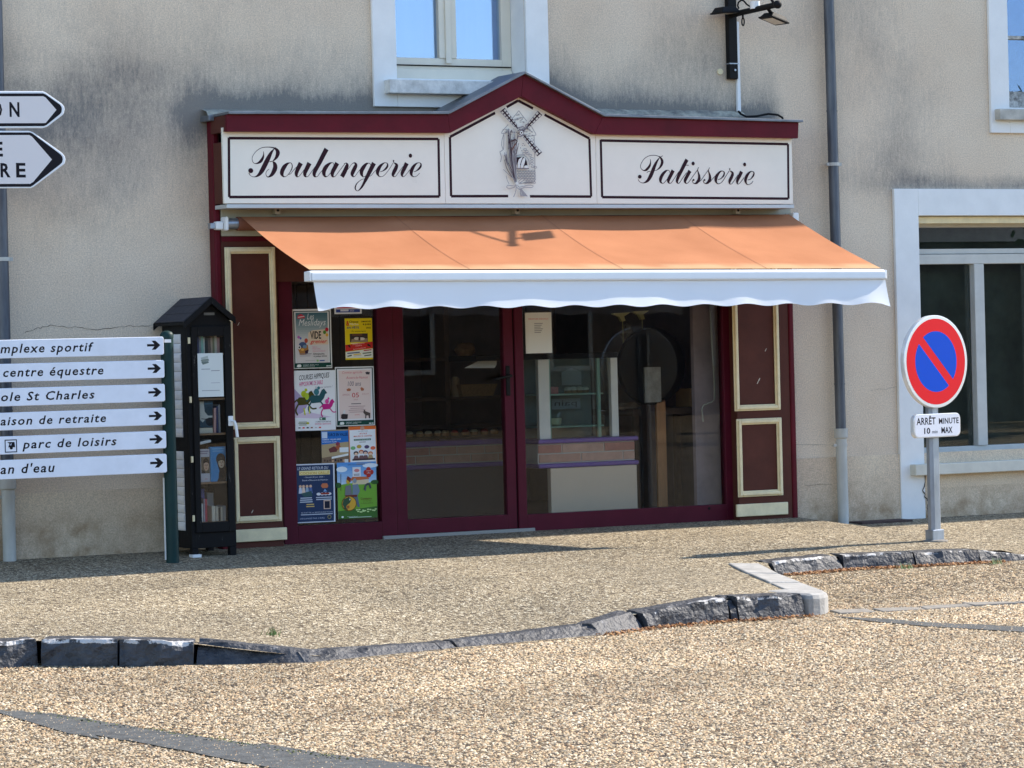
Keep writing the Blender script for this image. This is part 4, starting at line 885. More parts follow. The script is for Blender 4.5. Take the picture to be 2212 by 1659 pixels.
# ================================================================ AWNING
aw = thing('awning', 'orange fabric awning with white front bar and scalloped white valance over the bakery window', 'awning', (0, 0, 0))
AB0, AB1 = at(520,468,-.16), at(1704,463,-.16); AF0 = np.array([-2.059,-1.15,1.80]); AF1 = np.array([2.206,-1.275,1.764])
AF0 = np.array([AB0[0]+.02, -1.16, 1.80]); AF1 = np.array([AB1[0]+.01, -1.27, 1.765])
FAB = bpy.data.materials.new('awning_fabric'); FAB.use_nodes = True; t = FAB.node_tree; b = t.nodes['Principled BSDF']; b.inputs['Roughness'].default_value = .85; b.inputs['Specular IOR Level'].default_value = .15
tc = t.nodes.new('ShaderNodeTexCoord'); n = t.nodes.new('ShaderNodeTexNoise'); n.inputs['Scale'].default_value = 2.4; n.inputs['Detail'].default_value = 7; t.links.new(tc.outputs['Object'], n.inputs['Vector'])
r = t.nodes.new('ShaderNodeValToRGB'); r.color_ramp.elements[0].position = .3; r.color_ramp.elements[0].color = (.40,.158,.072,1); r.color_ramp.elements[1].position = .7; r.color_ramp.elements[1].color = (.48,.20,.095,1); t.links.new(n.outputs['Fac'], r.inputs[0])
a_ = t.nodes.new('ShaderNodeAttribute'); a_.attribute_name = 'fade'; mx = t.nodes.new('ShaderNodeMix'); mx.data_type = 'RGBA'; t.links.new(a_.outputs['Fac'], mx.inputs['Factor']); t.links.new(r.outputs[0], mx.inputs['A']); mx.inputs['B'].default_value = (.55,.36,.20,1)
t.links.new(mx.outputs['Result'], b.inputs['Base Color'])
n3 = t.nodes.new('ShaderNodeTexNoise'); n3.inputs['Scale'].default_value = 300; t.links.new(tc.outputs['Object'], n3.inputs['Vector']); bp = t.nodes.new('ShaderNodeBump'); bp.inputs['Distance'].default_value = .0015; t.links.new(n3.outputs['Fac'], bp.inputs['Height']); t.links.new(bp.outputs[0], b.inputs['Normal'])
tl = t.nodes.new('ShaderNodeBsdfTranslucent'); t.links.new(mx.outputs['Result'], tl.inputs[0]); ms = t.nodes.new('ShaderNodeMixShader'); ms.inputs[0].default_value = .06; t.links.new(b.outputs[0], ms.inputs[1]); t.links.new(tl.outputs[0], ms.inputs[2]); t.links.new(ms.outputs[0], t.nodes['Material Output'].inputs[0])
def awp(s, tt, up=0.0):
    a = np.array(AB0)*(1-s)+np.array(AB1)*s; f = AF0*(1-s)+AF1*s; p = a*(1-tt)+f*tt
    p = p+np.array([0, 0, -.018*math.sin(math.pi*tt)+.006*math.sin(s*19)*math.sin(math.pi*tt)*tt + up]); return p
seams = [0, .262, .525, .785, 1]
for k in range(4):
    ns, nt_ = 26, 16; v = []; fd = []
    for i in range(ns+1):
        for j in range(nt_+1):
            s_ = seams[k]+(seams[k+1]-seams[k])*i/ns; p = awp(s_, j/nt_, -.016*math.sin(math.pi*i/ns)*math.sin(math.pi*min(1, j/nt_*1.0+.12))*(1-.5*j/nt_)); v.append(tuple(p)); fd.append(float(sst(.90, .955, j/nt_+.012*math.sin(s_*40)+.008*math.sin(s_*93)))*.8)
    f = [(i*(nt_+1)+j, i*(nt_+1)+j+1, (i+1)*(nt_+1)+j+1, (i+1)*(nt_+1)+j) for i in range(ns) for j in range(nt_)]
    m = MB(); m.v = v; m.f = f; o = m.build('fabric_panel', FAB, aw, smooth=True); at_ = o.data.attributes.new('fade', 'FLOAT', 'POINT'); at_.data.foreach_set('value', np.array(fd, np.float32))
SEAM = mat('seam_thread', (.31,.125,.06), .9)
for k in (1, 2, 3):
    m = MB()
    for j in range(17): p = awp(seams[k], j/16, .0022); m.v += [(p[0]-.0022, p[1], p[2]), (p[0]+.0022, p[1], p[2])]
    m.f = [(2*j, 2*j+2, 2*j+3, 2*j+1) for j in range(16)]; m.build('seam', SEAM, aw)
# front bar
fb = MB(); n_ = 1
d0, d1 = AF0, AF1
def bar(prof, name, m, ext=.006, bev=.006):
    v = []
    for P, sg in ((d0, -1), (d1, 1)):
        for (y, z) in prof: v.append((P[0]+sg*ext, P[1]+y, P[2]+z))
    k = len(prof); f = [tuple(range(k)), tuple(range(2*k-1, k-1, -1))]+[(i, i+k, (i+1)%k+k, (i+1)%k) for i in range(k)]
    mb = MB(); mb.v = v; mb.f = f; o = mb.build(name, m, aw, bevel=bev)
    import bmesh
    bm = bmesh.new(); bm.from_mesh(o.data); bmesh.ops.recalc_face_normals(bm, faces=bm.faces); bm.to_mesh(o.data); bm.free(); return o
bar([(.045,-.01),(-.025,-.008),(-.048,-.022),(-.052,-.070),(-.04,-.078),(.03,-.078)], 'front_bar', WHITEPL)
for P, sg in ((d0,-1),(d1,1)): MB().box(P[0]+sg*.007-.012*(sg<0), P[0]+sg*.007+.012*(sg>0), P[1]-.045, P[1]+.045, P[2]-.076, P[2]-.012).build('bar_end_cap', WHITEPL, aw, bevel=.006)
# valance: thin hanging cloth with a scalloped hem
VAL = bpy.data.materials.new('valance_cloth'); VAL.use_nodes = True; t = VAL.node_tree; b = t.nodes['Principled BSDF']; b.inputs['Base Color'].default_value = (.86,.87,.89,1); b.inputs['Roughness'].default_value = .7; b.inputs['Specular IOR Level'].default_value = .25
tl = t.nodes.new('ShaderNodeBsdfTranslucent'); tl.inputs[0].default_value = (.9,.9,.92,1); ms = t.nodes.new('ShaderNodeMixShader'); ms.inputs[0].default_value = .16; t.links.new(b.outputs[0], ms.inputs[1]); t.links.new(tl.outputs[0], ms.inputs[2]); t.links.new(ms.outputs[0], t.nodes['Material Output'].inputs[0])
ns, nt_ = 280, 14; m = MB(); Lw = AF1[0]-AF0[0]
for i in range(ns+1):
    s_ = i/ns; P = AF0*(1-s_)+AF1*s_; P = P+np.array([.012, -.03, -.079]); ph = (s_*Lw-.19)/.326
    drop = .165+.008*math.cos(2*math.pi*(ph-.5))+.012*(s_ > .985)*(s_-.985)/.015+.010*(1-sst(0,.03,s_)); edge = float(sst(.93, 1, s_)); edl = float(1-sst(0, .03, s_))
    for j in range(nt_+1):
        q_ = j/nt_; wv = .005*math.sin(s_*31+.6)*q_+.003*math.sin(s_*77)*q_*q_ + .006*math.sin(s_*9)*q_*q_
        m.v.append((P[0]+.008*edge*q_**2+.01*edl*q_, P[1]-.012*math.sin(q_*2.2)-.030*q_**2.2+wv*.8-.006*edge*q_, P[2]-drop*q_))
m.f = [(i*(nt_+1)+j, i*(nt_+1)+j+1, (i+1)*(nt_+1)+j+1, (i+1)*(nt_+1)+j) for i in range(ns) for j in range(nt_)]
m.build('valance', VAL, aw, smooth=True)
# roller, brackets, arms
MB().tube([(AB0[0]-.02, -.14, AB0[2]-.045), (AB1[0]+.01, -.14, AB1[2]-.045)], .045, 16).build('roller', mat('rolled_fabric', (.20,.075,.045), .85), aw, smooth=True)
xe = AB0[0]-.02
MB().tube([(xe-.075,-.14,AB0[2]-.045),(xe,-.14,AB0[2]-.045)], .037, 14).build('roller_tube', GALV, aw, smooth=True)
MB().box(xe-.098, xe-.074, -.185, -.095, AB0[2]-.092, AB0[2]+.0).build('end_plate', WHITEPL, aw, bevel=.01)
MB().box(xe-.155, xe-.099, -.16, -.103, AB0[2]-.085, AB0[2]-.03).build('gear_box', WHITEPL, aw, bevel=.012)
MB().box(xe-.19, xe-.156, -.15, -.103, AB0[2]-.078, AB0[2]-.04).build('wall_bracket', GALV, aw, bevel=.004)
for u in (595, 1112, 1588):
    x, z = at(u,456,-.12)[0], at(u,456,-.12)[2]; br = MB().box(x-.019, x+.019, -.16, -.103, z-.022, z+.020).build('wall_bracket', mat('beige_bracket', (.42,.39,.31), .5), aw, bevel=.003)
    MB().tube([(x,-.163,z+.004),(x,-.159,z+.004)], .010, 12).build('bolt', BLACKM, br)
MB().box(AB1[0]+.012, AB1[0]+.06, -.20, -.103, AB1[2]-.07, AB1[2]+.01).build('end_plate', WHITEPL, aw, bevel=.006)
for sx in (.16, .84):
    a = awp(sx, 0)+np.array([0,0,-.13]); e_ = awp(sx, 1)+np.array([0,.05,-.06]); k = (a+e_)/2+np.array([.22*(1 if sx < .5 else -1), 0, -.02])
    MB().tube([a, k, e_], .018, 8).build('folding_arm', WHITEPL, aw)

# ================================================================ PIPES
def pipe(u0, v0, u1, v1, rpx, name, label, y=-.075, vs=932, collar=True, clamps=(355,), ztopv=-60):
    xb_, zb_ = at(u1, v1, y)[0], at(u1, v1, y)[2]; xt, zt_ = at(u0, v0, y)[0], at(u0, v0, y)[2]
    xt = xb_ + (xt-xb_)*0.5
    t = thing(name, label, 'drainpipe', (xb_, y, zb_))
    zs = at((u0+u1)/2, vs, y)[2]; fx_ = lambda z: xb_+(xt-xb_)*(z-zb_)/(zt_-zb_)
    r_ = rpx
    MB().tube([(fx_(zs-.03), y, zs-.03), (fx_(6.28), y, 6.28)], r_, 20).build('zinc_tube', ZINCP, t, smooth=True)
    MB().tube([(fx_(zb_-.05), y, zb_-.05), (fx_(zs), y, zs)], r_*1.04, 20).build('plastic_tube', PVC, t, smooth=True)
    MB().tube([(fx_(zs), y, zs-.055), (fx_(zs), y, zs-.045), (fx_(zs), y, zs-.01), (fx_(zs), y, zs+.02)], [r_*1.06, r_*1.3, r_*1.3, r_*1.3], 20).build('collar', PVC, t, smooth=True)
    for v in clamps:
        z = at((u0+u1)/2, v, y)[2]; c = MB().tube([(fx_(z), y, z-.012), (fx_(z), y, z+.012)], r_*1.16, 20); c.box(fx_(z)+r_, fx_(z)+r_+.028, y-.01, y+.01, z-.011, z+.011); c.box(fx_(z)-r_-.02, fx_(z)-r_, y-.01, y+.01, z-.011, z+.011); c.box(fx_(z)-.01, fx_(z)+.01, y+r_, 0, z-.008, z+.008); c.build('clamp', PVC, t)
    z = zs-.10; c = MB().tube([(fx_(z), y, z-.01), (fx_(z), y, z+.01)], r_*1.14, 20); c.box(fx_(z)-r_-.03, fx_(z)-r_, y-.008, y+.008, z-.01, z+.01); c.build('clamp', PVC, t)
    for zz in (at(1800,240,y)[2]+.0, at(1800,830,y)[2]): MB().tube([(fx_(zz), y, zz-.006), (fx_(zz), y, zz+.006)], r_*1.07, 20).build('joint_ring', ZINCP, t, smooth=True)
    return t
pipe(1785.5,0,1822,1124,.038,'drainpipe','grey zinc drainpipe right of the shopfront ending in pale plastic at the foot')
pipe(-7,0,21,1212,.040,'drainpipe','dark zinc drainpipe at the left edge, behind the white direction panels', vs=1040, clamps=(560,))

# ================================================================ WALL LAMP
cl = crop(2780,0,4.878); R0_ = at(1578,90,-.03)
lamp = thing('wall_lamp', 'black wall bracket with projecting arm and two floodlights above the shop sign', 'wall lamp', (R0_[0], 0, at(1580,172,-.03)[2]))
bx0, bx1 = at(1571,90,-.03)[0], at(1589,90,-.03)[0]; bz0 = at(1582,171,-.03)[2]
MB().box(bx0, bx1, -.055, -.006, bz0, 4.35).build('wall_bar', BLACKM, lamp, bevel=.004)
zz = at(1580,138,-.03)[2]; MB().box(bx0-.004, bx1+.002, -.060, -.004, zz-.004, zz+.004).build('strap', GALV, lamp)
MB().tube([((bx0+bx1)/2+.008,-.062,at(1580,152,-.03)[2]),((bx0+bx1)/2+.008,-.054,at(1580,152,-.03)[2])], .008, 10).build('bolt', GALV, lamp)
xm = (bx0+bx1)/2; za = at(1582,34,-.03)[2]
pt = lambda x, y, X_: CAM + ray(*cl(x, y))*((X_-CAM[0])/ray(*cl(x, y))[0])
tip = pt(1255,85,xm); A0 = np.array([xm, -.05, tip[2]-.008])
MB().tube([A0, tip], .021, 10).build('arm', BLACKM, lamp, smooth=True); MB().blob(tip, (.030,.030,.030), 14, 8).build('end_ball', BLACKM, lamp, smooth=True)
MB().tube([(xm,-.04,tip[2]+.55), tip+np.array([0,.04,.01])], .011, 8).build('stay', BLACKM, lamp)
def flood(c, ang, tilt, name_lab=None):
    m = MB(); w_, d_, h_ = .082, .062, .034
    v = [(-w_,-d_,0),(w_,-d_,0),(w_,d_,0),(-w_,d_,0),(-w_*.72,-d_*.75,h_),(w_*.72,-d_*.75,h_),(w_*.72,d_*.75,h_),(-w_*.72,d_*.75,h_)]
    R_ = Matrix.Rotation(ang, 3, 'Z')@Matrix.Rotation(tilt, 3, 'Y'); tv = lambda L_: [tuple(R_@Vector(p)+Vector(c)) for p in L_]
    m.add(tv(v), [(3,2,1,0),(4,5,6,7),(0,1,5,4),(1,2,6,5),(2,3,7,6),(3,0,4,7)]); m.add(tv([(-w_*1.1,-d_*1.1,-.012),(w_*1.1,-d_*1.1,-.012),(w_*1.1,d_*1.1,-.012),(-w_*1.1,d_*1.1,-.012),(-w_*1.1,-d_*1.1,0),(w_*1.1,-d_*1.1,0),(w_*1.1,d_*1.1,0),(-w_*1.1,d_*1.1,0)]), [(3,2,1,0),(4,5,6,7),(0,1,5,4),(1,2,6,5),(2,3,7,6),(3,0,4,7)])
    o = m.build('floodlight', BLACKM, lamp, bevel=.004)
    MB().add(tv([(-w_*.8,-d_*.8,-.0135),(w_*.8,-d_*.8,-.0135),(w_*.8,d_*.8,-.0135),(-w_*.8,d_*.8,-.0135)]), [(3,2,1,0)]).build('lens', mat('lamp_lens', (.55,.55,.48), .2), o)
    return o
f1 = pt(395,255,xm-.05); f2 = pt(1210,280,xm+.02)
flood((xm-.10, -.12, f1[2]+.01), rad(8), rad(-4)); fl2 = flood((xm+.075, f2[1]+.10, tip[2]-.085), rad(12), rad(14))
MB().tube([(xm, -.12, A0[2]-.015), (xm-.07, -.12, f1[2]+.03)], .012, 8).build('bracket', BLACKM, lamp); MB().tube([(xm, f2[1]+.06, tip[2]-.012), (xm+.05, f2[1]+.08, tip[2]-.055)], .013, 8).build('bracket', BLACKM, lamp)
jb = pt(825,90,xm); MB().tube([(xm, jb[1], jb[2]-.03), (xm, jb[1], jb[2]+.022)], .036, 16).build('junction_box', WHITEPL, lamp, smooth=True)
cb = [pt(515,160,xm), pt(495,110,xm), pt(510,45,xm), pt(560,5,xm), pt(610,15,xm), pt(670,85,xm), pt(740,130,xm)]; MB().tube(cb, .006, 8).build('cable', BLACKM, lamp)
ey = pt(595,320,xm); ring = [(ey[0], ey[1]+.016*math.cos(a), ey[2]-.035+.028*math.sin(a)) for a in np.linspace(0, 2*math.pi, 13)]; MB().tube([tuple(map(float, p)) for p in ring], .005, 6, cap=False).build('eye_ring', BLACKM, lamp); MB().tube([ey+np.array([0,0,.04]), ey+np.array([0,0,-.01])], .007, 6).build('eye_stem', BLACKM, lamp)
cnd = thing('cable_conduit', 'white plastic conduit and black cable running from the wall lamp down to the sign top', 'conduit', (at(1595,150,-.02)[0], 0, at(1595,240,-.02)[2]))
cx0 = at(1594.5,160,-.02)[0]; MB().box(cx0-.014, cx0+.014, -.028, -.002, at(1595,241,-.02)[2], za-.04).build('conduit', WHITEPL, cnd, bevel=.004)
MB().tube([at(*q_, -.10) for q_ in ((1595,240),(1600,246),(1612,252),(1635,251),(1660,246),(1680,248),(1690,254),(1692,262))], .008, 8).build('cable', BLACKM, cnd)
o = MB().tube([at(1556,155,0)+np.array([-.005,-.012,0]), at(1556,155,0)+np.array([-.005,0,0])], .022, 12).build('wall_anchor', CREAM); tag(o, 'small cream filled fixing hole in the wall left of the lamp bracket foot', 'wall plug')

# ================================================================ POSTERS
class NP:                                     # normalised page: x right 0..1, y down 0..1
    def __init__(s, x0, x1, z0, z1, y, pr=None): s.x0, s.x1, s.z0, s.z1 = x0, x1, z0, z1; s.q = pr or front_print(0, 0, y)
    def p(s, x, y): return s.x0+(s.x1-s.x0)*x, s.z1-(s.z1-s.z0)*y
    def R(s, x0, y0, x1, y1, c): a = s.p(x0, y1); b = s.p(x1, y0); s.q.rect(*a, *b, c); return s
    def P(s, pts, c): s.q.poly([s.p(*t) for t in pts], c); return s
    def D(s, x, y, rx, ry, c, seg=14): X_, Z_ = s.p(x, y); s.q.disc(X_, Z_, rx*(s.x1-s.x0), ry*(s.z1-s.z0), c, seg); return s
    def T(s, txt, x0, y0, x1, y1, c, **k): a = s.p(x0, y1); b = s.p(x1, y0); s.q.text(txt, *a, *b, c, **k); return s
    def L(s, pts, w, c): s.q.ribbon([(*s.p(x, y), w*(s.x1-s.x0)) for x, y in pts], c, 4); return s
def poster(u0, v0, u1, v1, label, draw, base=(226,226,222), y=YW-.0035, name='poster', cat='poster', tilt=0):
    x0, x1, z0, z1 = rect(u0, v0, u1, v1, y)
    m = bpy.data.materials.get('paper'); o = MB().box(x0, x1, y, y+.0008, z0, z1).build(name, m); tag(o, label, cat)
    n = NP(x0, x1, z0, z1, y); n.R(0, 0, 1, 1, base); draw(n); n.q.build('print', o)
    if tilt:
        c = Vector(((x0+x1)/2, 0, (z0+z1)/2)); Mx = Matrix.Translation(c)@Matrix.Rotation(tilt, 4, 'Y')@Matrix.Translation(-c)
        o.data.transform(Mx); o.children[0].data.transform(Mx)
    return o
def blocks(n, x0, y0, x1, rows, dy, h, c, j=.2):
    for k in range(rows): w = (x1-x0)*(1-random.random()*j); xc = (x0+x1)/2; n.R(xc-w/2, y0+k*dy, xc+w/2, y0+k*dy+h, c)
def bank(n):
    n.R(.03,.915,.97,.985,(24,68,58)); n.P([(.08,.965),(.10,.93),(.17,.925),(.2,.94),(.19,.97),(.12,.975)], (225,230,225)); n.T('CREDIT AGRICOLE', .24,.93,.64,.947,(215,225,220)); n.T('ANJOU MAINE', .24,.953,.54,.97,(215,225,220)); n.R(.84,.955,.9,.972,(215,225,220)); n.R(.91,.955,.96,.972,(215,225,220))
def p_vide(n):
    n.R(.03,.03,.97,.985,(44,66,70)); n.R(.055,.045,.945,.905,(222,224,222))
    for k in range(14): t = k/13; n.R(.09,.06+.44*t*.95,.91,.06+.44*(t*.95+.075),tuple(int(a*(1-t)+b*t) for a, b in zip((72,108,118),(206,212,212))))
    n.R(.09,.50,.91,.90,(214,210,208)); n.P([(.40,.40),(.50,.36),(.9,.34),(.91,.60),(.40,.60)], (224,205,178))
    n.P([(.13,.16),(.14,.11),(.22,.08),(.32,.115),(.32,.15)], (196,60,72)); n.L([(.15,.135),(.31,.12)], .02, (230,215,215))
    n.T('Les', .38,.075,.56,.175,(226,232,232), shear=.3); n.T('Meslidays', .16,.17,.86,.315,(226,232,232), shear=.3)
    n.T('VIDE', .45,.375,.73,.505,(20,20,24), bold=.02); n.T('grenier', .44,.515,.88,.60,(214,62,60), shear=.35, bold=.015)
    n.D(.88,.35,.045,.035,(190,40,60)); n.D(.82,.395,.04,.032,(90,140,60)); n.D(.88,.44,.035,.028,(230,180,60)); n.D(.15,.47,.035,.025,(190,110,180)); n.D(.20,.49,.025,.02,(90,110,190))
    n.P([(.12,.66),(.38,.60),(.40,.70),(.34,.76),(.18,.77)], (176,124,66)); n.D(.25,.60,.10,.05,(70,92,130)); n.D(.34,.53,.045,.04,(190,80,60)); n.D(.16,.64,.04,.035,(225,225,225)); n.D(.16,.64,.02,.018,(30,30,34)); n.P([(.30,.70),(.39,.68),(.38,.74),(.31,.76)], (60,44,60)); n.D(.24,.68,.04,.02,(226,180,90)); n.D(.30,.63,.05,.03,(120,150,170))
    n.T('Rétro', .50,.625,.62,.65,(216,150,170)); n.T('Marché', .50,.655,.70,.68,(216,150,170)); n.T('Gourmand', .50,.69,.82,.72,(216,150,170))
    n.T('Dimanche', .52,.74,.80,.77,(30,30,36), bold=.01); n.T('6 juillet 2025', .52,.785,.86,.815,(30,30,36), bold=.01); blocks(n,.14,.745,.48,1,.02,.008,(130,130,140)); blocks(n,.14,.765,.46,2,.02,.007,(170,165,175))
    n.D(.62,.87,.03,.018,(150,190,120)); n.R(.67,.862,.80,.88,(70,90,150)); blocks(n,.28,.86,.58,1,.02,.008,(180,175,180)); bank(n)
def p_yellow(n):
    n.R(0,0,1,1,(232,208,30)); n.T('&', .05,.06,.17,.18,(200,50,40), bold=.03); n.T('Chasse', .16,.055,.50,.105,(24,24,20), bold=.02); n.T('Pêche', .17,.115,.50,.165,(236,226,190), bold=.02); n.T('EN FÊTE', .08,.185,.52,.25,(80,96,116), bold=.03)
    n.T('DIMANCHE', .60,.06,.95,.10,(24,24,20), bold=.02); n.T('8 JUIN', .66,.13,.95,.18,(24,24,20), bold=.03); n.T('2025', .78,.215,.95,.255,(24,24,20), bold=.02); n.T('17e anniversaire', .22,.295,.76,.33,(60,54,16))
    n.R(.17,.37,.83,.58,(66,56,50)); n.P([(.20,.58),(.24,.50),(.82,.49),(.82,.58)], (150,130,104)); n.D(.42,.49,.10,.035,(206,196,180)); n.D(.60,.50,.12,.035,(214,206,190)); n.D(.52,.50,.04,.04,(80,60,50)); n.R(.25,.385,.62,.42,(110,76,54)); n.R(.20,.60,.80,.612,(236,232,200))
    n.P([(0,.64),(1,.57),(1,.73),(0,.80)], (200,50,44)); n.T('GRANDE JOURNEE', .26,.625,.70,.655,(240,200,190), slope=.10); n.T('CHAMPETRE', .36,.66,.60,.685,(240,200,190), slope=.10); n.T('Auvers-le-Hamon', .28,.735,.74,.76,(240,210,200), slope=.1); n.P([(.78,.65),(.84,.62),(.92,.66),(.93,.70),(.84,.68)], (40,36,34)); n.P([(.08,.66),(.14,.63),(.20,.70),(.16,.71)], (60,30,30))
    n.P([(0,.81),(1,.74),(1,.96),(0,.96)], (226,226,212)); 
    for (a, b_, c, d, col) in ((.06,.83,.52,.86,(96,106,130)),(.66,.775,.95,.80,(190,60,60)),(.62,.84,.94,.868,(104,118,96)),(.06,.90,.22,.93,(70,84,80)),(.28,.87,.56,.895,(220,190,60)),(.68,.90,.94,.925,(84,96,80)),(.30,.91,.58,.918,(150,150,150))): n.P([(a,b_),(c,b_-.02),(c,d-.02),(a,d)], col)
def p_top(n): n.R(.03,.0,.97,.97,(226,228,232)); n.R(.06,.78,.94,.93,(60,80,150)); n.R(.08,.68,.94,.74,(196,60,76)); n.T('POMPIERS', .10,.3,.9,.6,(40,60,140), bold=.02); n.R(.22,.79,.52,.88,(206,212,228)); n.T('2025', .56,.81,.72,.89,(210,214,230))
def p_horse(n):
    n.P([(0,.30),(.34,.55),(.2,.7),(0,.75)], (176,160,196)); n.P([(0,.72),(.4,.70),(.9,.78),(.5,.80),(0,.78)], (214,196,216))
    n.T('COURSES HIPPIQUES', .12,.08,.86,.18,(40,40,46), shear=.2, slope=.08, bold=.01); n.T('HIPPODROME DE SABLE', .12,.195,.70,.265,(210,70,140), shear=.2, slope=.08, bold=.01); n.T('Sur cette semaine !', .5,.27,.94,.305,(150,150,160), shear=.4, slope=.06)
    def horse(x, y, s, c, c2):
        n.P([(x,y),(x+.05*s,y-.05*s),(x+.22*s,y-.05*s),(x+.28*s,y-.13*s),(x+.33*s,y-.15*s),(x+.40*s,y-.08*s),(x+.36*s,y-.07*s),(x+.32*s,y-.0*s),(x+.24*s,y+.06*s),(x+.06*s,y+.07*s)], c)
        n.L([(x+.05*s,y+.04*s),(x-.02*s,y+.14*s),(x+.02*s,y+.22*s)], .035*s, c); n.L([(x+.24*s,y+.04*s),(x+.34*s,y+.12*s),(x+.44*s,y+.12*s)], .03*s, c); n.L([(x+.02*s,y-.02*s),(x-.07*s,y+.04*s)], .03*s, c)
        n.D(x+.16*s,y-.10*s,.06*s,.05*s,c2); n.D(x+.21*s,y-.16*s,.03*s,.025*s,c2)
    horse(.05,.50,1.1,(74,72,26),(176,190,40)); horse(.36,.47,1.1,(40,86,92),(60,120,130)); horse(.66,.60,.8,(196,40,130),(220,80,160)); n.D(.30,.43,.05,.06,(176,196,60)); n.L([(.22,.62),(.25,.74)], .03, (196,200,60)); n.L([(.36,.60),(.36,.72)], .025, (210,210,90))
    n.R(.60,.785,.75,.83,(60,110,90)); n.R(.62,.795,.66,.82,(220,230,220)); n.T('A SABLE SUR SARTHE', .50,.845,.88,.865,(60,54,60)); n.T('ENTREE GRATUITE', .49,.88,.88,.905,(210,90,130)); n.D(.31,.875,.035,.02,(190,190,70)); blocks(n,.08,.85,.3,3,.024,.010,(110,120,80)); 
    for k, c in enumerate(((120,120,120),(220,50,50),(40,40,40),(140,80,60),(200,200,200),(210,60,40))): n.R(.08+.10*k,.94,.13+.10*k,.96,c)
def p_comice(n):
    n.R(.02,.02,.98,.985,(40,62,66)); n.R(.05,.035,.95,.905,(224,224,224)); n.R(.09,.06,.91,.88,(224,204,196)); n.T('Comice agricole', .18,.075,.70,.125,(206,96,110), shear=.2); n.T('Auvers-le-Hamon', .28,.16,.84,.205,(200,96,104), shear=.2); n.T('100 ans', .32,.245,.66,.325,(110,96,110), shear=.15)
    n.T('DIMANCHE', .18,.455,.36,.485,(190,120,120)); n.T('05', .42,.44,.60,.52,(196,50,60)); n.T('JUILLET', .68,.455,.86,.48,(190,120,120)); n.T('2025', .46,.545,.57,.565,(190,120,120)); n.P([(.28,.38),(.34,.36),(.40,.375),(.38,.41),(.3,.41)], (176,110,80)); n.P([(.64,.36),(.68,.35),(.74,.38),(.72,.41),(.66,.41)], (176,110,80)); n.P([(.78,.10),(.83,.09),(.9,.10),(.88,.14),(.80,.135)], (70,64,70))
    blocks(n,.38,.62,.66,1,.02,.012,(90,84,90)); blocks(n,.26,.665,.82,4,.032,.010,(176,140,140),.4); n.T('samedi', .48,.80,.60,.82,(196,60,70))
    n.P([(.12,.86),(.13,.80),(.18,.79),(.30,.80),(.29,.87),(.26,.88),(.16,.88)], (52,44,44)); n.P([(.17,.79),(.20,.72),(.24,.74),(.23,.79)], (214,214,214)); n.P([(.74,.88),(.75,.82),(.70,.78),(.72,.72),(.76,.76),(.88,.79),(.87,.88),(.84,.88),(.83,.83),(.78,.83),(.77,.88)], (86,74,70)); bank(n)
def p_force(n):
    n.R(0,0,1,1,(150,140,120)); n.R(0,.04,1,.42,(44,112,190)); n.R(.02,.06,.22,.24,(200,214,232)); n.T('FORCE EN VALLEE', .24,.10,.98,.19,(20,30,60), bold=.02); n.T('SAMEDI 14 JUIN 2025', .03,.26,.72,.31,(236,236,236), bold=.01); n.T('DIMANCHE 15 JUIN', .03,.33,.56,.375,(236,236,236)); n.P([(0,.42),(1,.36),(1,.72),(0,.80)], (176,156,120)); n.P([(.25,.55),(.45,.48),(.62,.52),(.55,.64),(.3,.66)], (110,60,60)); n.D(.60,.42,.08,.06,(140,60,80)); n.P([(.5,.50),(.66,.42),(.7,.5),(.6,.6)], (170,90,60)); n.R(.66,.52,.99,.66,(226,230,232)); n.P([(0,.80),(1,.70),(1,1),(0,1)], (126,104,84)); n.P([(.36,.78),(.98,.70),(.98,.76),(.36,.84)], (230,230,226))
    for k in range(9): n.D(.1+.1*k,.88+.02*(k%2),.035,.035,random.choice(((90,70,60),(200,160,130),(60,50,60))))
    n.R(.83,.86,.97,.99,(214,214,214))
def p_ecole(n):
    n.R(0,0,1,.085,(222,110,50)); n.R(0,0,.03,1,(222,140,90)); n.R(.97,0,1,1,(222,140,90)); n.D(.5,.05,.08,.05,(196,150,130)); n.T('INSCRIPTIONS', .35,.115,.70,.135,(110,110,120)); n.T('ECOLE', .40,.165,.66,.20,(206,80,60), bold=.02); n.T('MAURICE CANTIN', .18,.225,.84,.265,(206,80,60), bold=.01); n.R(.18,.31,.80,.355,(70,110,96)); n.T('Rentrée 2025-2026', .22,.318,.76,.346,(226,232,226)); blocks(n,.36,.385,.62,1,.02,.014,(110,110,110))
    for x, y, c in ((.14,.53,(120,176,120)),(.36,.50,(190,160,70)),(.64,.515,(84,70,104)),(.86,.55,(226,110,80))): n.D(x,y,.09,.045,c)
    for x, y, c in ((.24,.66,(60,44,50)),(.43,.63,(196,110,70)),(.58,.65,(70,60,90)),(.76,.68,(206,130,90))): n.D(x,y,.09,.05,c); n.D(x,y+.02,.06,.035,(232,196,170)); n.P([(x-.1,.80),(x-.06,.72),(x+.06,.72),(x+.1,.80)], random.choice(((110,130,130),(176,150,110),(120,90,90))))
    n.R(.1,.80,.92,.84,(70,50,54)); blocks(n,.2,.88,.8,3,.03,.012,(150,150,160))
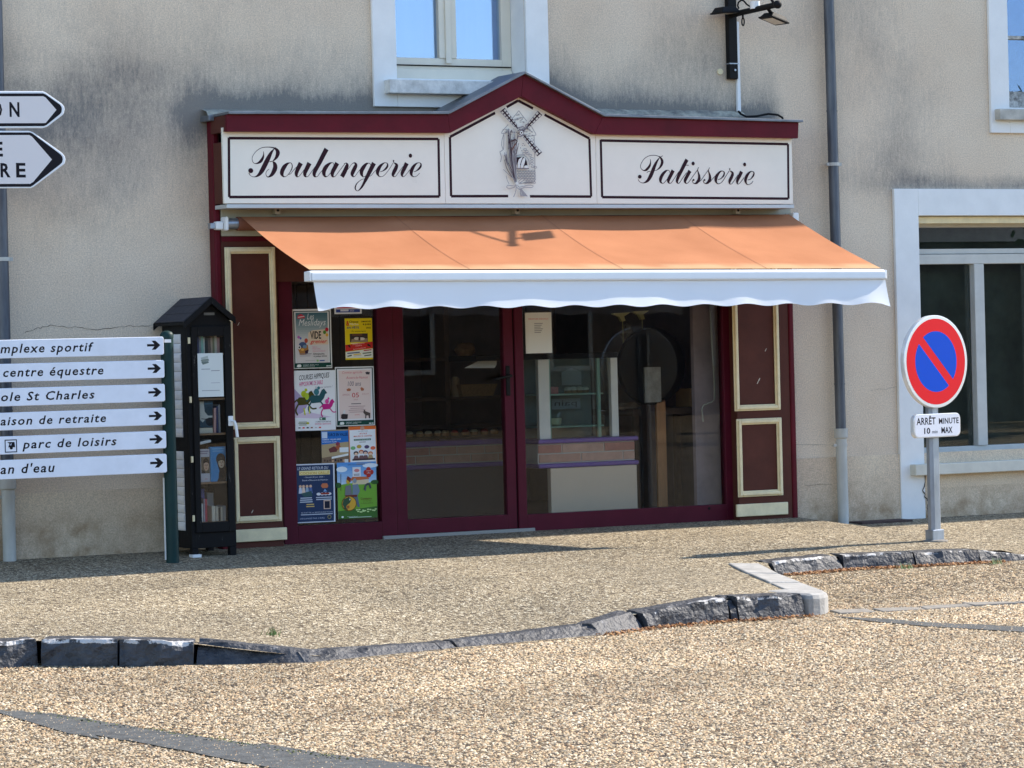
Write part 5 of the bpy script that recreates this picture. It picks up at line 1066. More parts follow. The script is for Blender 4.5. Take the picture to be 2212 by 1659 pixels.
def p_cochon(n):
    n.R(.0,.0,1,1,(214,218,226)); n.R(.0,.02,.965,.985,(44,60,92)); n.T('LE GRAND RETOUR DU', .05,.05,.84,.10,(200,206,216), shear=.3, bold=.005); n.R(.10,.115,.88,.19,(228,214,160)); n.T('COCHON GRILLÉ', .12,.125,.86,.182,(206,166,60), bold=.03); n.T('- Samedi 28 juin 2025 -', .22,.215,.74,.245,(210,214,224)); n.T("Stade d'Auvers-le-Hamon", .17,.265,.82,.29,(210,214,224))
    for x, c in ((.12,(200,206,220)),(.20,(226,200,180)),(.29,(150,170,190)),(.38,(90,110,160))): n.D(x,.38,.035,.025,(220,180,150)); n.P([(x-.045,.50),(x-.03,.40),(x+.03,.40),(x+.05,.50)], c)
    n.P([(.12,.50),(.40,.46),(.42,.55),(.22,.56)], (60,90,90)); n.P([(.64,.38),(.68,.34),(.80,.34),(.83,.39),(.80,.42),(.68,.42)], (196,116,80)); n.P([(.70,.48),(.74,.43),(.80,.48)], (120,160,210))
    for k in range(4): n.D(.58+.09*k,.52,.055,.025,(222,222,226))
    n.P([(.62,.50),(.86,.50),(.84,.53),(.64,.53)], (150,60,50)); blocks(n,.08,.57,.44,3,.034,.016,(196,202,214)); blocks(n,.50,.57,.92,2,.034,.016,(196,202,214)); blocks(n,.24,.68,.48,2,.036,.018,(206,176,110)); n.R(.70,.625,.88,.78,(206,176,160)); n.R(.725,.645,.855,.765,(34,34,50)); n.T('BUVETTE et RESTAURATION', .13,.82,.92,.838,(196,202,214)); blocks(n,.1,.855,.94,1,.03,.014,(196,202,214),.05); n.T("ORGANISÉ PAR L'APEL", .09,.91,.72,.94,(176,186,206), shear=.3); n.D(.84,.915,.05,.035,(150,140,100)); n.D(.84,.915,.035,.024,(50,60,70))
def p_combat(n):
    for k in range(10): t = k/9; n.R(0,.05*k,1,.05*k+.06,tuple(int(a*(1-t)+b*t) for a, b in zip((90,150,214),(214,226,236))))
    n.D(.12,.12,.14,.05,(226,234,240)); n.D(.85,.07,.2,.04,(220,230,240)); n.P([(0,.40),(.3,.37),(.7,.38),(1,.36),(1,1),(0,1)], (118,168,60)); n.P([(0,.86),(1,.80),(1,1),(0,1)], (70,110,50)); n.D(.95,.37,.10,.04,(60,96,50)); n.D(.02,.40,.07,.05,(50,90,50)); n.T('SPECTACLE MEDIEVAL', .28,.035,.72,.055,(90,90,110)); n.R(.39,.09,.60,.26,(222,222,226)); n.D(.5,.15,.07,.03,(206,130,130)); blocks(n,.42,.21,.57,2,.02,.01,(90,90,100)); n.P([(.34,.30),(.38,.26),(.76,.265),(.82,.31),(.34,.33)], (196,110,70)); n.R(.38,.32,.80,.40,(214,196,160))
    for dx, dy in ((0,-.05),(0,.05),(-.07,0),(.07,0)): n.D(.80+dx,.19+dy,.06,.045,(176,54,50))
    n.R(.74,.16,.86,.17,(220,170,160)); n.R(.75,.20,.85,.21,(220,170,160)); n.L([(.09,.20),(.08,.50)], .012, (70,60,50))
    n.D(.27,.335,.05,.05,(206,166,60)); n.P([(.23,.30),(.26,.24),(.34,.28),(.33,.36)], (120,50,40)); n.P([(.18,.58),(.20,.42),(.34,.40),(.36,.58)], (120,120,124)); n.D(.44,.33,.045,.045,(140,150,160)); n.P([(.37,.58),(.38,.40),(.52,.39),(.56,.52),(.50,.60)], (120,134,150)); n.P([(.38,.60),(.5,.60),(.55,.80),(.50,.80),(.44,.68)], (96,110,124)); n.P([(.18,.58),(.5,.58),(.48,.62),(.2,.62)], (110,50,44)); n.D(.28,.73,.19,.135,(110,70,36),22); n.D(.28,.73,.175,.122,(216,166,60),22); n.P([(.28,.61),(.14,.65),(.11,.74),(.16,.82),(.24,.85),(.22,.76),(.30,.72),(.34,.66)], (60,84,60)); n.D(.25,.79,.05,.035,(196,130,60)); n.D(.25,.79,.02,.016,(150,60,40)); n.D(.30,.66,.02,.016,(200,200,190)); n.L([(.68,.50),(.72,.42),(.80,.40),(.84,.48)], .05, (70,76,76)); n.L([(.72,.42),(.70,.52)], .03, (90,96,96)); n.T('Combattre', .58,.635,.86,.675,(110,50,44), shear=.2); n.T('De Hastings', .64,.69,.84,.71,(90,60,50)); n.T('à Azincourt', .58,.725,.88,.745,(90,60,50))
    for k in range(14): n.D(.45+.55*random.random(),.84+.05*random.random(),.03,.012,(196,220,150))
    n.T('Auvers-le-Hamon', .22,.955,.48,.97,(220,230,220)); blocks(n,.2,.975,.9,1,.02,.01,(190,210,190)); n.D(.1,.965,.03,.018,(230,236,230))
poster(632,667.5,716,796,'vide grenier poster with a blue top, white script and a dark green footer',p_vide)
poster(745.5,687.5,804.3,776.7,'bright yellow hunting and fishing fair poster with a red diagonal band',p_yellow)
poster(721.7,632,780.8,678,'blue and red poster half hidden above by the awning valance',p_top)
poster(636,800,724.5,930,'white horse racing poster with green, blue and pink riders',p_horse,(232,234,236), tilt=rad(.6))
poster(725,792,808.5,920,'pink framed farm show poster with a donkey and a green footer',p_comice)
poster(694.6,928,753,1003,'small blue and brown poster left of the white school poster',p_force,(190,190,190))
poster(754,920.5,813.5,1008,'white school poster with an orange band and four speech bubbles',p_ecole,(232,234,236),y=YW-.0048, tilt=rad(-.5))
poster(638.6,1001.6,723.5,1128.5,'navy blue poster for a pig roast, lowest on the left',p_cochon,y=YW-.006, tilt=rad(.4))
poster(729,998,813.5,1119.5,'green and sky blue poster with two armoured knights and a round shield',p_combat,y=YW-.007)
def p_notice(n): n.T('FERMETURE ANNUELLE', .12,.14,.88,.175,(206,90,90)); [n.R(.34,.26+.045*k,.66-.04*(k%3),.275+.045*k,(120,120,126)) for k in range(6)]
poster(1135,675,1191.8,763,'plain white opening notice taped inside the right shop pane',p_notice,(214,214,206),y=YW-.0035,name='notice',cat='notice')

# ================================================================ INSIDE THE SHOP
room = thing('shop_interior', 'dim bakery shop room with tiled floor seen through the glazing', 'shop room', (0, .1, 0))
RX0, RX1, RYB = SHOP[0]-.35, SHOP[1]+.5, 3.6
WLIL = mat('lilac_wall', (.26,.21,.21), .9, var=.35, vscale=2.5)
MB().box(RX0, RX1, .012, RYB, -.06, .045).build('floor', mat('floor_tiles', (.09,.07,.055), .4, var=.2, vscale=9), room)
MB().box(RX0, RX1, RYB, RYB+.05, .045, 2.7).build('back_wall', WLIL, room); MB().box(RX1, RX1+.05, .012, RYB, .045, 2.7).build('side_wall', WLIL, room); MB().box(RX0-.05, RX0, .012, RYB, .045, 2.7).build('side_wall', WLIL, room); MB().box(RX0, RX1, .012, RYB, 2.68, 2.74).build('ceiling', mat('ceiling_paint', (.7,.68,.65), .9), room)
YI = .40
PURP = mat('purple_ledge', (.19,.11,.36), .4); BRK = [mat('brick_tile_%s' % n, tuple(min(1, q*1.35) for q in c), .6, var=.18, vscale=14) for n, c in (('tan', (.40,.23,.165)), ('red', (.34,.15,.11)), ('pale', (.44,.27,.20)))]; GROUT = mat('grout', (.60,.56,.50), .9)
cnt = thing('sales_counter', 'bakery counter with brick tiled band between two purple ledges', 'counter', (at(1265,1000,YI)[0], YI, .045))
def c3p(x, y, Y=YI): p = at(*c3(x, y), Y); return p[0], p[2]
cx0, cz0 = c3p(950,1040); cx1, cz1 = c3p(1543,890); lb = c3p(1250,1047)[1]; lt = c3p(1250,895)[1]
zA, zB_, zC, zD = c3p(1250,1062)[1], c3p(1250,1034)[1], c3p(1250,913)[1], c3p(1250,885)[1]
MB().box(cx0, cx1, YI, YI+.35, zA, zD-.03).build('counter_body', GROUT, cnt)
MB().box(cx0-.01, cx1+.02, YI-.035, YI+.36, zC, zD).build('ledge', PURP, cnt, bevel=.012); MB().box(cx0-.01, cx1+.02, YI-.035, YI+.36, zA, zB_).build('ledge', PURP, cnt, bevel=.012)
def bricks(xa, xb, z0, z1, y, rows, L_, par, off=(.0,.45)):
    h = (z1-z0)/rows; g = .009
    for r_ in range(rows):
        x = xa+.004-off[r_%2]*L_
        while x < xb:
            a, b_ = max(x+g/2, xa+.002), min(x+L_-g/2, xb-.002)
            if b_-a > .015: MB().box(a, b_, y-.007-random.random()*.003, y, z1-h*(r_+1)+g/2, z1-h*r_-g/2).build('brick', random.choice(BRK), par, bevel=.0015)
            x += L_
bricks(cx0, cx1, zB_+.004, zC-.004, YI, 2, .345, cnt, (.45,.0))
pn = c3p(1022,1340); pn2 = c3p(1547,1062); PANELM = mat('beige_laminate', (.78,.61,.44), .55, var=.06, vscale=3)
MB().box(pn[0], pn2[0], YI-.03, YI+.02, at(1280,1107,YI)[2], zA-.002).build('front_panel', PANELM, cnt, bevel=.003)
# the receding left run of the counter, set further back
YB_ = 1.7
run = thing('sales_counter', 'darker left counter run behind the glass door, carrying the pastry tray', 'counter', (at(980,980,YB_)[0], YB_, .045))
ra, rb = at(878,980,YB_)[0]-.9, cx0+.5
q1, q2, q3, q4 = at(1000,1010,YB_)[2], at(1000,1000,YB_)[2], at(1000,962,YB_)[2], at(1000,950,YB_)[2]
MB().box(ra, rb, YB_, YB_+.5, .05, q3).build('counter_body', mat('dark_laminate', (.10,.085,.08), .6), run); MB().box(ra, rb, YB_-.03, YB_+.5, q3, q4).build('ledge', PURP, run, bevel=.01); MB().box(ra, rb, YB_-.03, YB_-.001, q1, q2).build('ledge', PURP, run, bevel=.01)
MB().box(ra, rb, YB_-.004, YB_-.0005, q2, q3).build('grout_bed', GROUT, run); bricks(ra, rb, q2+.004, q3-.004, YB_-.004, 2, .23, run, (.3,.8))
tray = MB().box(ra+.4, rb-.6, YB_+.02, YB_+.42, q4, q4+.03).build('pastry_tray', BLACKM); tag(tray, 'black display tray full of pastries on the counter behind the door', 'tray')
pcol = [((.62,.55,.38),'cream'),((.60,.50,.30),'custard'),((.45,.08,.06),'red glazed'),((.55,.40,.25),'golden')]
pm = [mat('pastry_'+n.replace(' ','_'), c, .5, var=.2, vscale=40) for c, n in pcol]; shell = mat('pastry_case', (.30,.16,.07), .7)
ords = ['first','second','third','fourth','fifth','sixth','seventh','eighth','ninth','tenth']
for k, uu in enumerate((884,906,925,945,962,982,1005,1024,1046,1068)):
    x = at(uu, 922, YB_+.1)[0]; ci = [0,1,0,0,1,2,2,0,2,3][k]; z0 = q4+.031
    t = thing('pastry', f'{ords[k]} pastry from the left in the row behind the door glass, {pcol[ci][1]} topping', 'pastry', (x, YB_+.1, z0), 'pastries on the counter tray')
    MB().lathe([(.024,0),(.032,.022)], (x, YB_+.1, z0), 12).build('pastry_case', shell, t); MB().blob((x, YB_+.1, z0+.026), (.028,.028,.018), 10, 6, .12).build('topping', pm[ci], t, smooth=True)
# shelves on the back wall with baskets
shf = thing('wall_shelves', 'dark wooden bread shelves on the back wall behind the door', 'shelves', (at(980,900,2.2)[0], 2.3, 1.0))
sxa, sxb = at(870,800,2.2)[0]-.6, at(1110,800,2.2)[0]+.3; DW = mat('dark_shelf_wood', (.12,.075,.05), .6, var=.3, vscale=10)
for v in (760, 845, 905): z = at(980, v+12, 2.2)[2]; MB().box(sxa, sxb, 2.1, 2.5, z-.025, z).build('shelf', DW, shf)
for x in (sxa, (sxa+sxb)/2, sxb): MB().box(x-.02, x+.02, 2.1, 2.5, .1, 2.2).build('upright', DW, shf)
zz = at(980,857,2.2)[2]; bx_ = at(1035,850,2.1)[0]; b = MB(); b.add([(bx_-.13,2.12,zz),(bx_+.13,2.12,zz),(bx_+.13,2.35,zz),(bx_-.13,2.35,zz),(bx_-.16,2.1,zz+.09),(bx_+.16,2.1,zz+.09),(bx_+.16,2.37,zz+.09),(bx_-.16,2.37,zz+.09)], [(3,2,1,0),(0,1,5,4),(1,2,6,5),(2,3,7,6),(3,0,4,7)]); o = b.build('bread_basket', mat('wicker', (.40,.27,.14), .8, var=.3, vscale=60)); tag(o, 'wicker bread basket on the middle shelf behind the door', 'basket')
for k in range(2): 
    x = bx_-.15-.08*k; m = MB().lathe([(.03,0),(.036,.07),(.034,.13),(.02,.15)], (x, 2.2, zz), 10); o = m.build('paper_bag', mat('kraft_paper', (.45,.36,.24), .8), smooth=True); tag(o, ('crumpled paper bag just left of the bread basket', 'paper bag furthest left beside the bread basket')[k], 'paper bag', 'paper bags on the middle shelf')
bx_ = at(1018,770,2.1)[0]; zz2 = at(980,772,2.2)[2]; o = MB().blob((bx_, 2.2, zz2+.055), (.09,.07,.058), 14, 8, .10).build('bread_bag', mat('cellophane_bread', (.42,.25,.13), .25, var=.4, vscale=30), smooth=True); tag(o, 'shiny bag of bread on the top shelf behind the door', 'bread bag')
p_ = MB().add([(at(1003,795,.6)[0],.6,at(1003,795,.6)[2]),(at(1068,795,.6)[0],.6,at(1068,795,.6)[2]),(at(1073,788,.62)[0],.62,at(1073,788,.62)[2]),(at(1073,776,.62)[0],.62,at(1073,776,.62)[2]),(at(1035,779,.62)[0],.62,at(1035,779,.62)[2])], [(0,1,2,3,4)]).build('paper_sheet', PAPER); tag(p_, 'white sheet of paper curling behind the door glass near the handle', 'paper'); sol = p_.modifiers.new('s','SOLIDIFY'); sol.thickness = .002
# refrigerated display case
cse = thing('display_case', 'glass pastry display case with pale posts standing on the brick counter', 'display case', (at(1210,850,YI)[0], YI+.1, zD))
ALU = mat('pale_aluminium', (.84,.83,.75), .5, metal=.0, var=.08); GRN = mat('green_tinted_edge', (.52,.66,.60), .3); GLC = glass_mat('case_glass', (.80,.88,.85), ior=1.45)
a0, a1 = c3p(960,640)[0], c3p(1028,640)[0]; b0, b1 = c3p(1408,640)[0], c3p(1450,640)[0]; zt_ = c3p(1200,396)[1]; zb_ = zD+.001
cd_ = .42
MB().box(a0, a1, YI+.01, YI+.05, zb_, zt_).build('post', ALU, cse, bevel=.003); MB().box(b0, b1, YI+.01, YI+.05, zb_, zt_).build('post', ALU, cse, bevel=.003)
for xx in (c3p(1046,640)[0], c3p(1354,640)[0]): MB().box(xx-.012, xx+.012, YI+.06, YI+.08, zb_, zt_).build('inner_post', GRN, cse)
MB().box(a0-.5, b1, YI+.0, YI+cd_, zt_, c3p(1200,362)[1]).build('case_top', BLACKM, cse, bevel=.004); MB().box(a1, b0, YI+.055, YI+.058, zb_, zt_).build('pane', GLC, cse); MB().box(a0, b1, YI+cd_-.02, YI+cd_, zb_, zt_).build('case_back', mat('case_back_grey', (.16,.18,.17), .5, var=.2), cse)
for yy in (612, 812): z = c3p(1200,yy)[1]; MB().box(a1+.01, b0-.02, YI+.09, YI+cd_-.03, z-.010, z).build('shelf', GRN, cse, bevel=.002)
zs1, zs2 = c3p(1200,612)[1], c3p(1200,812)[1]
x_ = c3p(1095,590)[0]; o = MB().box(x_-.042, x_+.042, YI+.12, YI+.20, zs1+.001, zs1+.05).build('pink_box', mat('pink_card', (.62,.20,.22), .6)); tag(o, 'small pink cake box on the upper shelf of the display case', 'box')
for k, xx in enumerate((1210,1245,1285,1320)):
    x = c3p(xx,590)[0]; t = thing('cake', f'{ords[k]} white cream cake from the left on the upper shelf of the case', 'cake', (x, YI+.18, zs1+.002), 'white cakes in the display case'); MB().lathe([(.022,0),(.026,.02)], (x, YI+.18, zs1+.002), 12).build('cake_case', shell, t); MB().blob((x, YI+.18, zs1+.032), (.026,.026,.018), 10, 6, .1).build('cream', mat('white_cream', (.70,.66,.62), .5), t, smooth=True)
x_ = c3p(1122,790)[0]; t = thing('bowl', 'cream coloured bowl with utensils on the lower shelf of the case', 'bowl', (x_, YI+.2, zs2+.001)); MB().lathe([(.045,0),(.066,.012),(.070,.055),(.066,.055),(.060,.014)], (x_, YI+.2, zs2+.001), 20).build('bowl_body', mat('cream_ceramic', (.62,.56,.40), .35), t, smooth=True); MB().tube([(x_-.01, YI+.2, zs2+.02), (x_-.05, YI+.2, zs2+.10)], .005, 6).build('spoon_handle', GALV, t)
x0_, z0_ = c3p(1165,712); x1_, z1_ = c3p(1340,640); o = MB().box(x0_, x1_, YI+.30, YI+.302, z0_, z1_).build('paper_sign', PAPER); tag(o, 'lilac grey paper sign seen from behind inside the case', 'paper sign')
q = Print((0, YI+.30, 0), (1,0,0), (0,0,1), (0,-1,0)); q.rect(x0_, z0_, x1_, z1_, (150,150,166)); q.text('pain', x0_+.02, z0_+.012, x1_-.03, z1_-.014, (50,50,60), mirror=True); q.build('print', o)
x0_, z0_ = c3p(1225,560); x1_, z1_ = c3p(1345,450); o = MB().add([(x0_,YI+.30,z0_),(x1_,YI+.30,z0_),(x1_,YI+.30,z1_-.03),((x0_+x1_)/2,YI+.30,z1_),(x0_,YI+.30,z1_-.03)], [(0,1,2,3,4)]).build('paper_sign', mat('grey_card', (.34,.34,.38), .7)); tag(o, 'arched grey card with a yellow line inside the upper case', 'paper sign'); sol = o.modifiers.new('s','SOLIDIFY'); sol.thickness = .002
# round black disc on a post
YD = .55; dc = at(1410.6,791,YD); dx = (at(1482,791,YD)[0]-at(1339,791,YD)[0])/2; dz = (at(1410,707,YD)[2]-at(1410,875,YD)[2])/2
ds = thing('round_disc', 'large black round board on a wooden post inside the right shop window', 'round board', (dc[0], YD, .045))
m = MB(); n_ = 44; pts = [(dc[0]+dx*math.cos(2*math.pi*k/n_), dc[2]+dz*math.sin(2*math.pi*k/n_)) for k in range(n_)]; m.prism(pts, YD, YD+.05); m.build('board', mat('black_board', (.004,.004,.004), .9, spec=.05), ds, bevel=.008)
xq0, xq1 = at(1402,1000,YD)[0], at(1421,1000,YD)[0]; xq2 = at(1441,1000,YD)[0]
MB().box(xq0, xq1, YD+.02, YD+.09, .045, dc[2]-dz+.03).build('post_dark', mat('dark_post', (.04,.025,.02), .6), ds); MB().box(xq1+.001, xq2, YD+.0, YD+.08, .045, dc[2]-dz+.04).build('post', mat('orange_wood', (.50,.25,.11), .5, var=.25, vscale=12, stretch=(6,6,.5)), ds, bevel=.004)
x0_, x1_, z0_, z1_ = rect(1393,793,1428,869,YD-.02); MB().box(x0_, x1_, YD-.02, YD-.004, z0_, z1_).build('plaque', mat('grey_plaque', (.34,.33,.29), .6, var=.5, vscale=12), ds)
# lilac partition, cord, hooks, boxes
x0_, x1_, z0_, z1_ = rect(1500,560,1556,1095,.42); pt_ = MB().box(x0_, x1_+.25, .42, .46, .045, z1_+.3).build('partition', mat('lilac_partition', (.62,.50,.52), .85, var=.3, vscale=3)); tag(pt_, 'pale lilac partition panel behind the right end of the shop window', 'partition')
co = MB().tube([tuple(at(*p, .25)) for p in ((1532,600),(1533,657),(1543,830),(1543,863),(1538,868),(1519,876),(1516,884),(1519,911))], .006, 8).build('cord', mat('cream_plastic', (.62,.61,.52), .5), smooth=True); tag(co, 'cream bent cord hanging inside the right end of the window', 'cord')
YEL = mat('pale_yellow_fitting', (.62,.58,.26), .5)
for k, (u, v, w_) in enumerate(((1342,680,22),(1384,676,20))):
    p = at(u, v, .8); wd = w_/300; t = thing('hook_fitting', ('left', 'right')[k]+' yellow hanging fitting with a cord above the round board', 'hanging fitting', tuple(p), 'yellow fittings inside the window')
    MB().prism([(p[0]-wd,p[2]+.012),(p[0]+wd,p[2]+.016),(p[0]+wd*.25,p[2]-.012),(p[0]+.03,p[2]-.045),(p[0]-.0,p[2]-.05),(p[0]-.02,p[2]-.015),(p[0]-wd,p[2]+.004)], .79, .82).build('fitting_arm', YEL, t); MB().tube([(p[0]+.01,.80,p[2]-.045),(p[0]+.012,.80,p[2]-.30)], .003, 6).build('hanging_cord', YEL, t)
CARD = mat('cardboard', (.36,.22,.10), .8, var=.2, vscale=8)
x0_, x1_, z0_, z1_ = rect(1490,856,1536,878,.8); tb = thing('side_table', 'dark wooden side table behind the round board', 'table', ((x0_+x1_)/2, 1.0, .045)); tx0 = at(1330,890,1.0)[0]
MB().box(tx0, x1_+.1, .75, 1.35, z0_-.05, z0_-.002).build('tabletop', DW, tb)
for a in (tx0+.05, x1_): 
    for c in (.8, 1.3): MB().box(a-.02, a+.02, c-.02, c+.02, .045, z0_-.05).build('leg', DW, tb)
o = MB().box(x0_, x1_, .8, 1.0, z0_, z1_+.06).build('cardboard_box', CARD, bevel=.004); tag(o, 'brown cardboard box at the right of the table inside', 'cardboard box')
x0_, x1_, z0_, z1_ = rect(1345,878,1400,892,.85); o = MB().blob(((x0_+x1_)/2-.03,.9,z1_), ((x1_-x0_)/2,.06,.03), 12, 6, .25).build('crumpled_paper', mat('crumpled_paper', (.42,.34,.28), .8, var=.4, vscale=20)); tag(o, 'crumpled pale paper below the black round board', 'paper')
p = at(1352,720,1.2); o = MB().blob(tuple(p), (.05,.04,.07), 10, 6, .35).build('wall_picture', mat('torn_poster', (.36,.30,.22), .8, var=.7, vscale=16)); tag(o, 'crumpled decoration hanging behind the left yellow fitting', 'decoration')
x0_, x1_, z0_, z1_ = rect(632,575,655,600,.6); o = MB().box(x0_-.1, x1_+.3, .6, .75, z0_-.01, z0_).build('high_shelf', ALU); tag(o, 'narrow pale shelf high in the left window above the posters', 'shelf')
o = MB().lathe([(.04,0),(.045,.04),(.02,.07)], (x1_-.03, .66, z0_+.001), 12).build('jar', mat('dull_metal', (.25,.25,.24), .4, metal=.5)); tag(o, 'small round tin standing on the high shelf', 'tin')
# panelled screen behind the posters
x0_, x1_ = at(625,900,.5)[0], at(830,900,.5)[0]; scr = thing('wooden_screen', 'dark slatted wooden screen behind the posters', 'screen', ((x0_+x1_)/2, .5, .045))
for k in range(9): a = x0_+(x1_-x0_)*k/9; MB().box(a, a+(x1_-x0_)/9-.006, .5, .52, .045, 1.75).build('plank', mat('dark_screen_wood', (.07,.05,.035), .7, var=.3) if k == 0 else bpy.data.materials['dark_screen_wood'], scr)

# ================================================================ BOOK CABINET
YC = -.50; c8c = c8
def K(x, y, Y=YC): p = at(*c8(x, y), Y); return float(p[0]), float(p[2])
cab = thing('book_cabinet', 'worn black wooden street book cabinet with a gabled roof and glazed door', 'book cabinet', (K(430,1580)[0], YC+.2, float(pave_z(-2.4,.5))))
fx0, fx1 = K(283,850)[0], K(557,850)[0]; fb = float(pave_z(-2.4,.5)); zbt = K(420,1468)[1]; zee = K(400,170)[1]; zpk = K(395,50)[1]; yb = -.085
BWD = BLACKW
def cp(name, x0, x1, y0, y1, z0, z1, m=BWD, par=None, bev=.004): return MB().box(x0, x1, y0, y1, z0, z1).build(name, m, par or cab, bevel=bev)
SPINE = {}
cp('side_panel', fx0, fx0+.02, YC+.022, yb, fb+.055, zee); cp('side_panel', fx1-.02, fx1, YC+.022, yb, fb+.055, zee); cp('back_panel', fx0+.02, fx1-.02, yb-.02, yb, fb+.055, zee)
cp('base', fx0+.02, fx1-.02, YC+.022, yb-.02, fb+.055, zbt); cp('apron', fx0, fx1, YC, YC+.02, fb+.055, K(420,1535)[1]+.07)
for x in (fx0+.0, fx1-.045):
    for y in (YC, yb-.05): cp('leg', x, x+.045, y, y+.045, fb-.03, fb+.055)
cp('corner_post', fx0-.001, fx0+.032, YC-.001, YC+.021, fb+.056, zee-.002); cp('corner_post', fx1-.032, fx1+.001, YC-.001, YC+.021, fb+.056, zee-.002)
# white feet wedge
o = MB().box(fx0-.01, fx0+.05, YC-.03, YC+.03, fb-.02, fb+.018).build('wedge', WHITEPL, cab)
# gable front and roof
gxm = (fx0+fx1)/2
MB().prism([(fx0, zee-.03), (fx1, zee-.03), (fx1, zee), (gxm, zpk), (fx0, zee)], YC+.001, YC+.022).build('gable_board', BWD, cab, bevel=.003)
ov = .05; sl_ = (zpk-zee)/(gxm-fx0)
for sg in (-1, 1):
    xe_ = gxm+sg*((fx1-fx0)/2+(ov-.012 if sg < 0 else .006)); ze_ = zpk-sl_*abs(xe_-gxm)+.012; zp_ = zpk+.012
    MB().prism([(xe_, ze_), (gxm, zp_), (gxm, zp_+.018), (xe_, ze_+.018)], YC-.045, yb+.03).build('roof_board', BWD, cab, bevel=.003)
    MB().prism([(xe_+sg*.004, ze_-.024), (gxm, zp_-.022), (gxm, zp_+.024), (xe_+sg*.004, ze_+.020)], YC-.060, YC-.046).build('barge_board', BWD, cab, bevel=.003)
    MB().prism([(xe_+sg*.004, ze_-.024), (gxm, zp_-.022), (gxm, zp_+.024), (xe_+sg*.004, ze_+.020)], yb+.031, yb+.045).build('barge_board', BWD, cab, bevel=.003)
    SHG = bpy.data.materials.get('bitumen_shingle') or mat('bitumen_shingle', (.045,.042,.05), .9, var=.3, vscale=30, bump=.003, bscale=120)
    for r_ in range(3):
        for k in range(5):
            ya = YC-.045+.002+k*(yb+.075-YC)/5; yc_ = ya+(yb+.075-YC)/5-.003; t0, t1 = r_/3, (r_+1)/3+.03
            xa, za_ = xe_+(gxm-xe_)*t0, ze_+(zp_-ze_)*t0+.019; xb_, zb2 = xe_+(gxm-xe_)*min(t1, 1), ze_+(zp_-ze_)*min(t1, 1)+.019
            MB().prism([(xa, za_+.004+.004*r_*0), (xb_, zb2+.001), (xb_, zb2+.005), (xa, za_+.009)], ya, yc_).build('shingle', SHG, cab)
MB().box(K(370,1)[0], K(435,1)[0], YC-.002, YC+.0, K(400,128)[1], K(400,112)[1]).build('name_plate', mat('worn_plate', (.16,.15,.13), .6, var=.4, vscale=20), cab)
# door frame round the glass
gl0, gl1 = K(343,850)[0], K(508,850)[0]; gz1, gz0 = K(400,258)[1], K(440,1404)[1]; dz0, dz1 = K(440,1466)[1], K(400,196)[1]
dr = cp('cabinet_door', K(318,850)[0]-.012, gl0, YC-.016, YC+.004, dz0, dz1); cp('door_stile', gl1, K(548,850)[0], YC-.016, YC+.004, dz0, dz1, par=dr); cp('door_rail', gl0, gl1, YC-.016, YC+.004, gz1, dz1, par=dr); cp('door_rail', gl0, gl1, YC-.016, YC+.004, dz0, gz0, par=dr)
MB().box(gl0, gl1, YC-.006, YC-.002, gz0, gz1).build('pane', glass_mat('cabinet_glass', (.93,.95,.95), ior=1.45), dr)
for y_ in (285, 650, 1019, 1383): z = K(295,y_)[1]; cp('hinge', K(295,850)[0]-.008, K(295,850)[0]+.006, YC-.012, YC, z-.020, z+.020, CREAM, dr, .002)
hx0, hx1 = K(516,782)[0], K(546,782)[0]; hd = cp('handle_plate', hx0, hx1, YC-.026, YC-.016, K(530,812)[1], K(530,750)[1], WHITEPL, dr, .003)
MB().tube([((hx0+hx1)/2+.004, YC-.026, K(530,782)[1]), ((hx0+hx1)/2+.010, YC-.06, K(530,784)[1]), ((hx0+hx1)/2+.018, YC-.062, K(560,800)[1]-.01), ((hx0+hx1)/2+.026, YC-.062, K(560,880)[1])], [.007,.008,.010,.010], 10).build('lever', WHITEPL, hd, smooth=True)
# ribbed white panels on the left side face
RIB = mat('ribbed_white_plastic', (.80,.78,.78), .5, var=.08)
for (ya, yb_) in ((243,885),(970,1465)):
    z1_, z0_ = K(262,ya)[1], K(262,yb_)[1]; n_ = int((z1_-z0_)/.056); hh = (z1_-z0_)/n_; ym0, ym1 = YC+.095, yb-.03
    m = MB()
    for k in range(n_):
        z = z0_+k*hh; pr = [(z+.001, 0), (z+hh*.2, -.006), (z+hh*.5, -.009), (z+hh*.8, -.006), (z+hh-.001, 0)]
        n0 = len(m.v)
        for (zq, dq) in pr: m.v += [(fx0-.002+dq, ym0, zq), (fx0-.002+dq, ym1, zq)]
        for j in range(4): m.f.append((n0+2*j, n0+2*j+2, n0+2*j+3, n0+2*j+1))
        m.f.append((n0,n0+2,n0+4,n0+6,n0+8)); m.f.append((n0+9,n0+7,n0+5,n0+3,n0+1))
    m.build('ribbed_side_panel', RIB, cab)
# shelves
SHW = mat('shelf_edge_wood', (.34,.20,.11), .6, var=.2); sh_z = [K(420,y)[1] for y in (364, 640, 857, 1158)]
for z in sh_z: cp('shelf', fx0+.022, fx1-.022, YC+.012, yb-.022, z-.012, z, SHW, None, .001)
